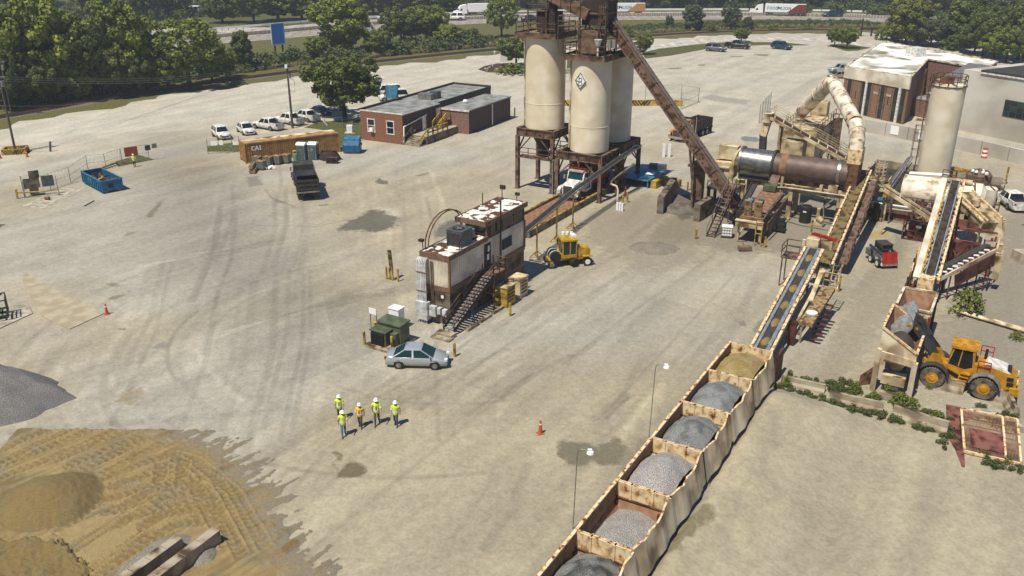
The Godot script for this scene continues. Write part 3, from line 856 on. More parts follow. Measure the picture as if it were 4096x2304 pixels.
	for j in h:
		for i in w:
			var k:=j*(w+1)+i
			var c:=[k,k+1,k+w+2,k+w+1]
			if ok[c[0]]+ok[c[1]]+ok[c[2]]+ok[c[3]] < 3:
				continue
			for t in [0,1,2,0,2,3]:
				var m: int=c[t]
				st.set_color(col[m])
				st.add_vertex(Vector3(x0+(m % (w+1))*cell,(ht[m] if ok[m] else 0.01),z0+(m/(w+1))*cell))
	kind(struct("sand",st,M.sand),"stuff")

func heap(st: SurfaceTool, c: Vector3, rx: float, rz: float, h: float, sd: int, cols: Array, n := 40, turn := 0.0, power := 1.5):  # a loose heap as one skin
	var a:=noise(0.5,4,sd)
	var rings:=16
	var g:=[]
	var colr:=[]
	for k in rings+1:
		var e:=[]
		var cc:=[]
		for i in n:
			var t:=TAU*i/n
			var f:=float(k)/rings
			var dir:=Vector2(cos(t)*rx,sin(t)*rz).rotated(turn)
			var nn:=a.get_noise_2d(dir.x*f*2.0+c.x,dir.y*f*2.0+c.z)
			var rr:=f*(1.0+0.22*a.get_noise_2d(cos(t)*3.0+sd,sin(t)*3.0))
			e.append(c+Vector3(dir.x*rr,h*(1.0 - pow(f,power))+nn*0.12*h*(1.0 - f)+(0.0 if k < rings else -0.05),dir.y*rr))
			cc.append(cols[0].lerp(cols[1],clampf(nn*1.6+0.5,0,1)))
		g.append(e)
		colr.append(cc)
	for k in rings:
		for i in n:
			var i2:=(i+1) % n
			for v in [[k+1,i],[k+1,i2],[k,i2],[k+1,i],[k,i2],[k,i]]:
				st.set_smooth_group(1)
				st.set_color(colr[v[0]][v[1]])
				st.add_vertex(g[v[0]][v[1]])
	st.set_smooth_group(-1)

func fill(st: SurfaceTool, u0: float, u1: float, v0: float, v1: float, y: float, peak: float, sd: int, cols: Array):  # loose stone levelled between four walls
	var a:=noise(0.8,4,sd)
	var g:=[]
	for j in 31:
		for i in 21:
			var f:=Vector2(j/30.0,i/20.0)
			var d:=(f - Vector2(0.5,0.52))*Vector2(2.0,2.0)
			var n:=a.get_noise_2d(j*0.16,i*0.16)
			g.append([q(lerpf(u0,u1,f.x),lerpf(v0,v1,f.y),y+peak*(1.0 - pow(minf(d.length(),1.25),1.5))+0.16*n*maxf(peak,0.2)),cols[0].lerp(cols[1],clampf(n*2.2+0.75 - d.length()*0.8,0,1))])
	st.set_smooth_group(1)
	for j in 30:
		for i in 20:
			for c in [[0,0],[1,1],[1,0],[0,0],[0,1],[1,1]]:
				var e: Array=g[(j+c[0])*21+i+c[1]]
				st.set_color(e[1])
				st.add_vertex(e[0])

# ---------------------------------------------------------------- the plant
func frame_legs(t: Node3D,u0: float,u1: float,v0: float,v1: float,y: float,m: Material,w := 0.42):
	for c in [[u0,v0],[u0,v1],[u1,v0],[u1,v1]]:
		var st:=S()
		var a:=q(c[0],c[1],0)
		for k in [-1, 1]:  # an I-beam: two flanges and a web
			box(st,a+Vector3(0,y*0.5,k*w*0.45),Vector3(w,y,0.05))
		box(st,a+Vector3(0,y*0.5,0),Vector3(0.05,y,w*0.86))
		box(st,a+Vector3(0,0.03,0),Vector3(w*1.6,0.06,w*1.6))
		obj("leg",st,m,t)

func deck_beams(t: Node3D,u0: float,u1: float,v0: float,v1: float,y0: float,y1: float,m: Material):
	var st:=S()
	var h:=y1 - y0
	var ym:=(y0+y1)*0.5
	for e in [[u0,v0,u0,v1],[u0,v1,u1,v1],[u1,v1,u1,v0],[u1,v0,u0,v0]]:
		var a:=q(e[0],e[1],ym)
		var b:=q(e[2],e[3],ym)
		bar(st,a,b,0.07,h - 0.12)
		for k in [-1,1]:
			bar(st,a+Vector3(0,k*(h*0.5 - 0.03),0),b+Vector3(0,k*(h*0.5 - 0.03),0),0.42,0.055)
		for k in 5:
			var p:=a.lerp(b,k/4.0)
			box(st,p,Vector3(0.34 if absf(a.x - b.x) < 0.1 else 0.05,h - 0.14,0.05 if absf(a.x - b.x) < 0.1 else 0.34))
	obj("deck_beam",st,m,t)

func silo(label: String,u: float,v: float,r: float,y0: float,y1: float,f: Array,cap: Array,group: String) -> Node3D:
	var t:=plant("storage_silo",label,"silo",u,v,group)
	var st:=S()
	lathe(st,q(u,v),[Vector2(r,y0),Vector2(r,y0+(y1 - y0)*0.27),Vector2(r+0.025,y0+(y1 - y0)*0.27+0.01),Vector2(r+0.025,y0+(y1 - y0)*0.27+0.07),Vector2(r,y0+(y1 - y0)*0.27+0.08),Vector2(r,y1)],40)
	obj("shell",st,M.silo,t)
	st=S()
	lathe(st,q(u,v),[Vector2(r*0.93,y0),Vector2(0.45,y0 - 3.0),Vector2(0.45,y0 - 3.5),Vector2(0.0,y0 - 3.5)],16)
	box(st,q(u,v,y0 - 3.4),Vector3(1.3,0.5,1.3))
	obj("hopper_cone",st,M.brown_dark,t)
	frame_legs(t,f[0],f[1],f[2],f[3],y0 - 0.9,M.brown)
	deck_beams(t,f[0],f[1],f[2],f[3],y0 - 0.95,y0,M.brown)
	st=S()
	for k in [[f[0],f[2],f[0],f[3]],[f[0],f[3],f[1],f[3]],[f[1],f[2],f[1],f[3]],[f[0],f[2],f[1],f[2]]]:
		for s in [0,1]:
			var a:=q(k[s*2],k[s*2+1],y0 - 2.9)
			var b:=q(k[2 - s*2],k[3 - s*2],y0 - 1.0)
			bar(st,a,a.lerp(b,0.36)+Vector3(0,(y0 - 1.0 - a.lerp(b,0.36).y)*0.98,0),0.13)
	obj("brace",st,M.brown,t)
	if cap.size():
		st=S()
		var du: float=cap[1] - cap[0]
		var dv: float=cap[3] - cap[2]
		var c:=q((cap[0]+cap[1])*0.5,(cap[2]+cap[3])*0.5,y1)
		box(st,c+Vector3(0,0.06,0),Vector3(dv - 0.1,0.12,du - 0.1))
		obj("cap_deck",st,M.wood,t)
		st=S()
		for s in [-1,1]:
			box(st,c+Vector3(s*dv*0.5,0.05,0),Vector3(0.08,0.62,du))
			box(st,c+Vector3(0,0.05,s*du*0.5),Vector3(dv+0.08,0.62,0.08))
		obj("cap_edge",st,M.brown,t)
		st=S()
		railing(st,[q(cap[0]+0.1,cap[2]+0.1,y1+0.3),q(cap[0]+0.1,cap[3] - 0.1,y1+0.3),q(cap[1] - 0.1,cap[3] - 0.1,y1+0.3),q(cap[1] - 0.1,cap[2]+0.1,y1+0.3),q(cap[0]+0.1,cap[2]+0.1,y1+0.3)],1.1,0.04)
		obj("railing",st,M.brown,t)
	st=S()
	cyl(st,q(u - 0.4,v - r - 0.22,y0),q(u - 0.4,v - r - 0.22,y1+0.2),0.11)
	obj("feed_pipe",st,M.cream_dirty,t)
	return t

func silos():
	var g:="tall cream silos on brown steel legs"
	var t:=silo("cream silo on tall brown legs with its own platform, left of the loading lane",91.4,-49.3,2.33,7.4,18.0,[89.1,94.2,-51.7,-47.0],[88.75,93.95,-51.9,-46.7],g)
	var st:=S()
	box(st,q(89.3,-49.35,4.0),Vector3(4.3,0.12,1.3))
	box(st,q(91.6,-47.3,4.0),Vector3(0.9,0.12,4.2))
	obj("walkway",st,M.brown,t)
	st=S()
	railing(st,[q(88.7,-51.4,4.06),q(88.7,-47.3,4.06),q(93.6,-46.9,4.06)],1.1,0.04)
	railing(st,[q(94,-51.6,4.06),q(94,-47,4.06)],1.1,0.04)
	obj("walkway_railing",st,M.brown,t)
	st=S()
	box(st,q(91.6,-48.9,19.4),Vector3(2.2,2.2,2.0))
	cyl(st,q(91.0,-48.2,18.3),q(91.0,-48.2,21.8),0.5)
	obj("gate_housing",st,M.brown_dark,t)
	st=S()
	box(st,q(91.4,-49.9,20.6),Vector3(2.6,0.12,2.2))
	railing(st,[q(90.3,-51.2,20.66),q(90.3,-48.6,20.66),q(92.5,-48.6,20.66),q(92.5,-51.2,20.66),q(90.3,-51.2,20.66)],1.2,0.04)
	for k in [[90.3,-51.1],[90.3,-48.7],[92.5,-51.1]]:
		bar(st,q(k[0],k[1],18.2),q(k[0],k[1],20.6),0.14)
	obj("upper_platform",st,M.brown,t)
	st=S()
	sweep(st,[q(88.75,-46.7,0.1),q(88.75,-46.7,4.1),q(89.2,-45.6,4.6)],0.09)
	obj("downpipe",st,M.galv,t)

	t=silo("cream silo bearing the white diamond emblem, above the white truck",90.9,-43.1,2.24,5.45,16.0,[88.5,93.2,-46.0,-40.5],[88.4,93.4,-45.65,-40.5],g)
	emblem(t)
	st=S()
	box(st,q(90.6,-43.0,17.6),Vector3(2.3,2.4,2.3))
	obj("batch_box",st,M.brown,t)
	st=S()
	box(st,q(91.8,-42.9,20.6),Vector3(3.0,2.6,2.4))
	box(st,q(91.8,-42.9,22.3),Vector3(2.2,0.8,1.8))
	obj("drive_house",st,M.brown_dark,t)
	st=S()
	for k in [[90.4,-44.6],[90.4,-41.4],[93.0,-44.6],[93.0,-41.4]]:
		bar(st,q(k[0],k[1],16.1),q(k[0],k[1],23.5),0.18)
	for y in [18.4,20.6,23.4]:
		for k in [[90.4,-44.6,90.4,-41.4],[90.4,-41.4,93.0,-41.4],[93,-44.6,93,-41.4],[90.4,-44.6,93,-44.6]]:
			bar(st,q(k[0],k[1],y),q(k[2],k[3],y),0.14)
	bar(st,q(90.4,-44.6,16.3),q(93.0,-44.6,20.5),0.12)
	bar(st,q(90.4,-44.6,16.3),q(90.4,-41.4,20.5),0.12)
	obj("head_tower",st,M.brown,t)
	st=S()
	box(st,q(89.9,-45.3,19.2),Vector3(2.8,0.1,1.4))
	railing(st,[q(90.5,-46.6,19.2),q(89.2,-46.6,19.2),q(89.2,-43.9,19.2)],1.1,0.04)
	for k in [[89.2,-46.6],[90.5,-46.6],[89.2,-44.0]]:
		bar(st,q(k[0],k[1],16.2),q(k[0],k[1],19.2),0.09)
	obj("landing",st,M.brown,t)
	st=S()
	var lb:=q(89.3,-41.2,16.3)
	var lt:=q(89.3,-41.2,24.0)
	ladder(st,lb,lt,Vector3(1,0,0),0.55)
	cage(st,lb+Vector3(0,2.4,0),lt,Vector3(0,0,1),0.42,0.9)
	obj("ladder",st,M.brown,t)
	st=S()
	for k in 2:
		box(st,q(88.9,-40.2+k*0.55,17.7),Vector3(0.42,0.85,0.3))
	obj("switch_box",st,M.grey,t)
	st=S()
	cyl(st,q(88.6,-41.4,16.2),q(88.6,-41.4,17.4),0.12,0.12,8)
	cyl(st,q(88.6,-41.4,17.4),q(88.6,-41.4,18.1),0.22,0.45,10)
	obj("siren",st,M.white,t)
	t=silo("cream silo half hidden behind the one with the emblem",97.4,-43.2,2.24,5.45,16.0,[94.6,99.6,-46.0,-40.5],[],g)
	st=S()
	box(st,q(95.3,-40.9,16.05),Vector3(2.4,0.25,5.6))
	obj("catwalk",st,M.brown,t)
	st=S()
	railing(st,[q(92.9,-39.7,16.2),q(98.0,-39.7,16.2)],1.1,0.04)
	obj("railing",st,M.brown,t)

	# transfer conveyor between the silo tops
	t=plant("transfer_conveyor","brown enclosed conveyor sloping between the tops of the silos","conveyor",91.0,-46.5)
	st=S()
	bar(st,q(90.6,-43.6,20.4),q(90.6,-50.0,23.0),1.0,1.15)
	obj("casing",st,M.brown,t)
	st=S()
	for k in 5:
		var a:=q(90.6,-43.6,20.4).lerp(q(90.6,-50.0,23.0),0.12+k*0.19)
		box(st,a,Vector3(0.08,1.4,1.12))
	obj("flange",st,M.brown_dark,t)

	# the long drag conveyor that feeds the silos
	t=plant("drag_conveyor","long brown inclined conveyor rising from the ground to the silo tops","conveyor",89.0,-24.4)
	var a:=q(89.0,-24.3,1.5)
	var b:=q(92.6,-43.2,21.2)
	var d:=(b - a).normalized()
	var acr:=Vector3.UP.cross(d).normalized()
	var up:=d.cross(acr)
	if up.y < 0:
		up=-up
	var near:=acr if acr.z > 0 else -acr
	st=S()
	bar(st,a,b,1.05,0.9)
	obj("casing",st,M.brown,t)
	st=S()
	for k in [-1.0,1.0]:
		bar(st,a+up*0.5+near*k*0.5,b+up*0.5+near*k*0.5,0.16,0.08)
		bar(st,a - up*0.5+near*k*0.5,b - up*0.5+near*k*0.5,0.22,0.08)
	obj("flange_rail",st,M.brown_trim,t)
	st=S()
	for k in 3:
		bar(st,a+up*0.62+near*(0.16*k - 0.1),b+up*0.62+near*(0.16*k - 0.1),0.055)
	obj("conduit",st,M.galv,t)
	st=S()
	for k in 19:
		box(st,a+d*(1.2+k*1.4)+near*0.53+up*0.16,Vector3(0.03,0.03,0.03))
		obox(st,Transform3D(along(a,b).basis,a+d*(1.2+k*1.4)+near*0.515+up*0.14),Vector3(0.05,0.26,0.26))
	for k in 46:
		obox(st,Transform3D(along(a,b).basis,a+d*(0.7+k*0.57)+near*0.515 - up*0.22),Vector3(0.05,0.2,0.22))
	kind(obj("inspection_hole",st,M.brown_dark,t),"stuff")
	st=S()
	for k in 9:
		obox(st,Transform3D(along(a,b).basis,a+d*(2.0+k*2.9)+up*0.02),Vector3(1.2,1.06,0.1))
	obj("flange",st,M.brown_dark,t)
	st=S()
	box(st,q(88.7,-23.9,0.9),Vector3(1.6,1.6,1.5))
	obj("tail_box",st,M.brown_dark,t)
	st=S()
	box(st,q(91.6,-30.0,3.4),Vector3(1.2,4.2,0.9))
	cyl(st,q(91.3,-31.2,5.0),q(91.3,-30.0,5.0),0.16)
	obj("reject_chute",st,M.brown,t)
	st=S()
	for s in [-0.45,0.45]:
		bar(st,q(90.6+s,-30.0,0),a+d*8.6+near*s - up*0.5,0.2)
	obj("support",st,M.brown,t)

	# stair beside its foot
	t=plant("steel_stair","steep brown open stair at the foot of the long inclined conveyor","stair",84.0,-25.4)
	var s0:=q(83.2,-25.5,0.05)
	var s1:=q(87.6,-25.0,4.3)
	for s in [-0.42,0.42]:
		st=S()
		bar(st,s0+Vector3(s,0,0),s1+Vector3(s,0,0),0.09,0.26)
		obj("stringer",st,M.brown,t)
	for k in 14:
		st=S()
		box(st,s0.lerp(s1,(k+0.5)/14.0),Vector3(0.78,0.05,0.26))
		obj("tread",st,M.brown,t)
	st=S()
	for s in [-0.42,0.42]:
		bar(st,s0+Vector3(s,1.0,0),s1+Vector3(s,1.0,0),0.06)
		for k in 5:
			var p:=s0.lerp(s1,k/4.0)+Vector3(s,0,0)
			bar(st,p,p+Vector3(0,1.0,0),0.05)
	obj("handrail",st,M.brown,t)
	st=S()
	box(st,q(88.3,-25.0,4.25),Vector3(1.3,0.1,1.4))
	bar(st,q(88.9,-24.5,0),q(88.9,-24.5,4.2),0.12)
	bar(st,q(88.9,-25.5,0),q(88.9,-25.5,4.2),0.12)
	obj("landing",st,M.brown,t)

	# weighbridge under the silos
	t=plant("weighbridge","long weighbridge lane with yellow edges running under the silos","weighbridge",84.0,-43.2)
	st=S()
	box(st,q(87.0,-43.2,0.22),Vector3(3.3,0.44,27.0))
	obj("deck",st,M.rust_inside,t)
	for s in [-1,1]:
		st=S()
		box(st,q(87.0,-43.2+s*1.82,0.34),Vector3(0.3,0.68,27.0))
		obj("edge_wall",st,M.concrete_dark,t)
		st=S()
		box(st,q(87.0,-43.2+s*1.82,0.72),Vector3(0.2,0.08,27.0))
		obj("guide_rail",st,M.yellow,t)
	st=S()
	side(st,[Vector2(13.5,0.0),Vector2(17.5,0.0),Vector2(13.5,0.42)],-1.6,1.6)
	var ramp:=obj("ramp",st,M.concrete,t)
	ramp.position=q(87.0,-43.2)

	# cable tray on yellow stands
	t=plant("cable_tray","ladder-type steel cable tray on yellow stands from control house to silos","cable tray",72.0,-38.5)
	var ct:=[q(62.5,-36.9,3.4),q(66.5,-37.6,3.6),q(78.0,-38.9,4.0),q(90.5,-39.5,4.6),q(96.5,-39.2,5.2)]
	st=S()
	for s in [-0.34,0.34]:
		for i in 4:
			bar(st,ct[i]+Vector3(s,0,0),ct[i+1]+Vector3(s,0,0),0.05,0.14)
	obj("side_rail",st,M.galv,t)
	st=S()
	for i in 4:
		var n:=int(ct[i].distance_to(ct[i+1])/0.5)
		for k in n:
			box(st,ct[i].lerp(ct[i+1],(k+0.5)/n),Vector3(0.68,0.04,0.12))
	kind(obj("rung",st,M.galv,t),"stuff")
	st=S()
	for s in [-0.2,-0.08,0.05,0.18]:
		for i in 4:
			bar(st,ct[i]+Vector3(s,0.06,0),ct[i+1]+Vector3(s,0.06,0),0.07)
	obj("cable",st,M.grey_dark,t)
	for k in [[64.4,-37.2,3.3],[69.0,-37.9,3.5],[74.0,-38.4,3.7],[78.6,-38.9,3.9]]:
		st=S()
		bar(st,q(k[0],k[1],0.02),q(k[0],k[1],k[2]),0.12)
		for c in [Vector3(0.5,0,0.5),Vector3(-0.5,0,0.5),Vector3(0.5,0,-0.5),Vector3(-0.5,0,-0.5)]:
			bar(st,q(k[0],k[1],0.7),q(k[0],k[1],0.03)+c,0.08)
		bar(st,q(k[0],k[1],k[2]) - Vector3(0.5,0,0),q(k[0],k[1],k[2])+Vector3(0.5,0,0),0.1)
		obj("stand",st,M.yellow,t)
	t=plant("water_pipe","pale insulated pipe bent down beside the weighbridge","pipe",91.0,-38.8)
	st=S()
	sweep(st,[q(95.5,-39.3,3.2),q(89.5,-39.4,2.6),q(88.2,-39.0,2.5),q(87.6,-38.0,2.5),q(87.5,-37.8,2.2),q(87.5,-37.8,0)],0.12)
	obj("run",st,M.cream_dirty,t)
	st=S()
	for k in 3:
		box(st,q(86.9,-37.5+k*0.3,0.45),Vector3(0.22,0.9,0.22))
	obj("valve_box",st,M.plastic_white,t)

func pq(u: float,v: float) -> Vector2:
	return Vector2(v - o.y,o.x - u)

func emblem(t: Node3D):
	var turn:=-0.12
	var c:=q(90.9,-43.1,13.55)
	var b:=Basis(Vector3.UP,turn)
	var tr:=Transform3D(b,c+b*Vector3(0,0,2.31))
	# the plate looks towards the near side; in the plant's frame that is local +z turned a little
	var st:=S()
	var w:=0.66
	var h:=0.86
	var p:=[Vector3(0,-h,0),Vector3(w,0,0),Vector3(0,h,0),Vector3(-w,0,0)]
	var f:=[]
	var r:=[]
	for x in p:
		f.append(tr*(x+Vector3(0,0,0.03)))
		r.append(tr*(x*0.99 - Vector3(0,0,0.12)))
	fan(st,f)
	skin(st,r,f)
	obj("emblem_plate",st,M.plastic_white,t)
	var navy:=mat("navy",C(26,36,66),0.5)
	st=S()
	for i in 4:
		bar(st,tr*(p[i]+Vector3(0,0,0.04)),tr*(p[(i+1) % 4]+Vector3(0,0,0.04)),0.055)
	var lines:=[[[-0.20,0.50],[-0.20,0.16],[-0.12,0.10]],[[-0.62,0.0],[-0.2,-0.06],[0.08,-0.10]]]
	var loop:=[]
	for i in 13:
		var a:=deg_to_rad(150.0 - i*20.0)
		loop.append([0.0+cos(a)*0.2,0.14+sin(a)*0.2])
	lines.append(loop)
	loop=[]
	for i in 15:
		var a:=deg_to_rad(90.0 - i*25.0)
		loop.append([-0.02+cos(a)*0.22,-0.30+sin(a)*0.22])
	lines.append(loop)
	for l in lines:
		for i in l.size() - 1:
			bar(st,tr*Vector3(l[i][0],l[i][1],0.045),tr*Vector3(l[i+1][0],l[i+1][1],0.045),0.045)
	obj("emblem_mark",st,navy,t)

func drum_plant():
	var t:=plant("dryer_drum","horizontal brown rotary dryer drum with a shiny steel hood at its burner end","dryer drum",95.0,-20.0)
	var st:=S()
	cyl(st,q(95,-22.7,5.3),q(95,-14.9,5.3),1.35,1.35,32)
	obj("drum_shell",st,M.drum,t)
	st=S()
	cyl(st,q(95,-26.2,5.35),q(95,-22.75,5.35),1.46,1.46,32)
	obj("steel_hood",st,M.steel,t)
	for v in [-26.25,-22.7]:
		st=S()
		cyl(st,q(95,v - 0.12,5.35),q(95,v+0.12,5.35),1.62,1.62,32)
		obj("hood_ring",st,M.grey_dark if v > -25 else M.steel,t)
	st=S()
	cyl(st,q(95,-15.95,5.3),q(95,-15.65,5.3),1.45,1.45,32)
	obj("drum_tyre",st,M.steel,t)
	st=S()
	cyl(st,q(95,-21.9,5.3),q(95,-21.2,5.3),1.38,1.38,32)
	obj("drum_band",st,M.rust_inside,t)
	st=S()
	for u in [93.9,96.1]:
		box(st,q(u,-19.5,3.35),Vector3(10.6,0.62,0.28))
	for v in [-24.5,-20.3,-15.5]:
		box(st,q(95,v,3.4),Vector3(0.4,0.5,2.4))
	obj("chassis_beam",st,M.tan_light,t)
	for k in [[93.5,-20.3],[93.5,-15.2],[96.4,-20.3],[96.4,-15.2],[93.6,-25.6],[96.4,-25.6]]:
		st=S()
		box(st,q(k[0],k[1],1.55),Vector3(0.5,3.1,0.4))
		box(st,q(k[0],k[1],0.06),Vector3(0.8,0.12,0.7))
		obj("leg",st,M.tan,t)
	st=S()
	box(st,q(93.3,-16.0,3.9),Vector3(0.9,0.9,0.7))
	box(st,q(93.3,-17.2,3.8),Vector3(0.3,0.9,0.4))
	cyl(st,q(93.3,-21.3,2.9),q(93.3,-21.3,4.6),0.16)
	obj("trunnion_drive",st,M.tan,t)
	st=S()
	box(st,q(93.4,-24.5,4.35),Vector3(3.2,0.16,0.2))
	box(st,q(93.55,-24.5,4.0),Vector3(3.3,0.6,0.1))
	obj("hood_skirt",st,M.grey_dark,t)
	st=S()
	box(st,q(95,-14.45,5.2),Vector3(1.1,2.9,2.3))
	obj("exhaust_box",st,M.rust,t)
	st=S()
	box(st,q(95,-14.5,7.4),Vector3(1.35,1.5,1.7))
	obj("breeching",st,M.rust_paint,t)
	st=S()
	for k in 3:
		sweep(st,[q(92.2+k*0.16,-21.6,3.62 - k*0.06),q(92.2+k*0.16,-20.8,3.75 - k*0.2),q(92.2+k*0.16,-13.6,3.75 - k*0.2)],0.085)
	obj("pipe_run",st,M.cream_dirty,t)
	st=S()
	box(st,q(92.5,-14.6,1.7),Vector3(0.7,3.3,0.5))
	obj("pipe_post",st,M.tan,t)

	t=plant("burner","tan burner and blower unit on its stand at the left end of the dryer","burner",95.0,-28.0)
	st=S()
	box(st,q(95.6,-28.0,6.0),Vector3(2.1,1.5,1.2))
	box(st,q(95.0,-28.1,4.2),Vector3(2.3,1.7,1.6))
	obj("blower_housing",st,M.tan_light,t)
	st=S()
	cyl(st,q(95,-27.2,5.3),q(95,-26.2,5.3),0.8,1.0,16)
	obj("burner_nozzle",st,M.tan,t)
	st=S()
	sweep(st,[q(94.2,-27.0,2.4),q(94.2,-27.0,5.6),q(94.4,-26.7,6.4),q(95,-26.6,6.6)],0.16)
	sweep(st,[q(94.0,-28.6,2.6),q(94.0,-28.6,4.6),q(94.0,-27.4,4.6)],0.1)
	obj("gas_pipe",st,M.tan_light,t)
	st=S()
	cyl(st,q(94.1,-28.4,4.0),q(93.9,-28.4,4.0),0.42,0.42,16)
	obj("fan_inlet",st,M.green_dark,t)
	st=S()
	box(st,q(94.2,-26.1,3.0),Vector3(1.0,0.9,0.7))
	box(st,q(94.0,-27.4,2.5),Vector3(0.6,0.5,0.5))
	obj("gear_motor",st,M.tan_light,t)
	st=S()
	box(st,q(95,-27.8,2.1),Vector3(3.6,0.25,2.8))
	for k in [[93.8,-29.4],[93.8,-26.4],[96.2,-29.4],[96.2,-26.4]]:
		box(st,q(k[0],k[1],1.0),Vector3(0.3,2.0,0.3))
	obj("stand",st,M.grey_dark,t)
	st=S()
	railing(st,[q(96.3,-29.6,2.2),q(93.7,-29.6,2.2)],1.1,0.04)
	obj("railing",st,M.tan,t)

	t=plant("exhaust_duct","big cream rust-streaked duct arching from the dryer down to the filter house","duct",100.0,-17.0)
	var pts:=[q(95,-14.6,8.0),q(95,-14.62,9.0),q(95.5,-14.85,9.8),q(96.3,-15.3,10.5),q(103.6,-19.1,12.8),q(104.6,-19.6,12.95),q(105.6,-20.2,12.75),q(112.3,-24.4,7.9)]
	for i in [[0,4],[3,5],[4,7],[6,8]]:
		st=S()
		sweep(st,pts.slice(i[0],i[1]),0.78,20,false)
		obj("duct_section",st,M.duct,t)
	st=S()
	for i in [0,2,3,4,5,6]:
		for f in ([0.02,0.33,0.66] if i == 3 or i == 6 else [0.0]):
			var p: Vector3=pts[i].lerp(pts[i+1],f)
			var d: Vector3=(pts[i+1] - pts[i]).normalized()*0.05
			cyl(st,p - d,p+d,0.84,0.84,20)
	obj("joint_ring",st,M.rust_paint,t)

	t=plant("filter_house","tan box-shaped dust filter house with railed roof behind the dryer","filter house",111.0,-22.8)
	st=S()
	box(st,q(111.5,-22.9,5.0),Vector3(4.0,3.6,11.0))
	obj("casing",st,M.tan,t)
	for k in 15:
		st=S()
		box(st,q(106.4+k*0.72,-22.9,6.84),Vector3(3.9,0.1,0.6))
		obj("roof_panel",st,M.tan_light,t)
	for k in 3:
		st=S()
		var c:=q(108.0+k*3.6,-22.9)
		var a:=[]
		var b:=[]
		for s in [[-1,-1],[1,-1],[1,1],[-1,1]]:
			a.append(c+Vector3(s[0]*0.3,1.2,s[1]*0.3))
			b.append(c+Vector3(s[0]*1.9,3.2,s[1]*1.7))
		a.reverse()
		b.reverse()
		skin(st,a,b)
		obj("hopper",st,M.tan,t)
	for k in [[106.2,-24.7],[106.2,-21.1],[111.5,-21.1],[116.8,-24.7],[116.8,-21.1],[111.5,-24.7]]:
		st=S()
		box(st,q(k[0],k[1],1.6),Vector3(0.3,3.2,0.3))
		obj("leg",st,M.tan,t)
	st=S()
	railing(st,[q(117,-21.0,6.9),q(106.1,-21.0,6.9),q(106.1,-24.8,6.9),q(112,-24.8,6.9)],1.1,0.035)
	obj("railing",st,M.tan,t)
	st=S()
	box(st,q(116.5,-20.4,3.5),Vector3(0.8,7.0,0.1))
	ladder(st,q(114.5,-20.8,0.2),q(114.5,-20.8,7.6),Vector3(0,0,1),0.5)
	cage(st,q(114.5,-20.8,2.4),q(114.5,-20.8,7.8),Vector3(1,0,0),0.4,0.9)
	obj("ladder",st,M.brown,t)
	st=S()
	box(st,q(117.8,-23.2,5.6),Vector3(2.0,6.0,1.6))
	obj("outlet_plenum",st,M.tan,t)

	t=plant("slinger_conveyor","cream inclined belt conveyor with a railed walkway, above the dryer","conveyor",98.5,-20.0)
	var a:=q(98.0,-15.4,5.9)
	var b:=q(99.0,-24.6,9.7)
	st=S()
	bar(st,a+Vector3(0,0.12,-0.05),b+Vector3(0,0.12,-0.05),0.95,0.1)
	obj("belt",st,M.brown_dark,t)
	for s in [-0.52,0.52]:
		st=S()
		bar(st,a+Vector3(0,-0.05,s),b+Vector3(0,-0.05,s),0.16,0.34)
		obj("side_beam",st,M.tan_light,t)
	st=S()
	for k in 9:
		var p:=a.lerp(b,(k+0.5)/9.0)+Vector3(0,0.16,0.5)
		bar(st,p,p+Vector3(0,0.3,-0.15),0.14)
	obj("idler_bracket",st,M.tan_light,t)
	st=S()
	for s in [-0.7,-1.5]:
		railing(st,[a+Vector3(0,0,s),b+Vector3(0,0,s)],1.05,0.022,1.8)
	bar(st,a+Vector3(0,0,-1.1),b+Vector3(0,0,-1.1),0.7,0.06)
	obj("walkway",st,M.tan,t)
	st=S()
	box(st,b+Vector3(-0.3,-0.1,0),Vector3(0.9,1.0,1.2))
	obj("head_box",st,M.cream_dirty,t)
	st=S()
	bar(st,b+Vector3(-0.35,-0.5,0),b+Vector3(-0.7,-2.2,0),0.75)
	obj("discharge_chute",st,M.rust_paint,t)
	st=S()
	bar(st,b+Vector3(-0.7,-2.0,0),b+Vector3(-0.6,-3.8,0),0.7)
	obj("lower_chute",st,M.grey_dark,t)
	st=S()
	for k in [[98.2,-17.6,6.6],[98.9,-23.4,9.0]]:
		bar(st,q(k[0]+0.5,k[1],0),q(k[0]+0.5,k[1],k[2]),0.2)
		bar(st,q(k[0] - 0.4,k[1],3.6),q(k[0] - 0.4,k[1],k[2]),0.2)
	obj("support",st,M.tan,t)

	t=plant("dust_hopper","tan tapered dust hopper standing just behind the dryer","hopper",98.4,-21.6)
	st=S()
	box(st,q(98.6,-21.6,6.6),Vector3(2.2,1.7,2.0))
	var p0:=[]
	var p1:=[]
	for s in [[-1,-1],[1,-1],[1,1],[-1,1]]:
		p0.append(q(98.6,-21.6,4.2)+Vector3(s[0]*0.5,0,s[1]*0.5))
		p1.append(q(98.6,-21.6,5.75)+Vector3(s[0]*1.1,0,s[1]*1.0))
	p0.reverse()
	p1.reverse()
	skin(st,p0,p1)
	obj("bin",st,M.tan,t)
	for k in [[97.6,-22.6],[97.6,-20.6],[99.6,-22.6],[99.6,-20.6]]:
		st=S()
		bar(st,q(k[0],k[1],0),q(k[0],k[1],6),0.16)
		obj("leg",st,M.tan,t)

	# screen and scalping unit in front
	t=plant("screen_unit","rusty vibrating screen unit with two upright tan motor guards","screen",87.0,-21.6)
	st=S()
	var ua:=q(83.6,-21.7,2.2)
	var ub:=q(91.5,-21.7,3.1)
	bar(st,ua,ub,2.3,0.5)
	obj("deck_frame",st,M.brown,t)
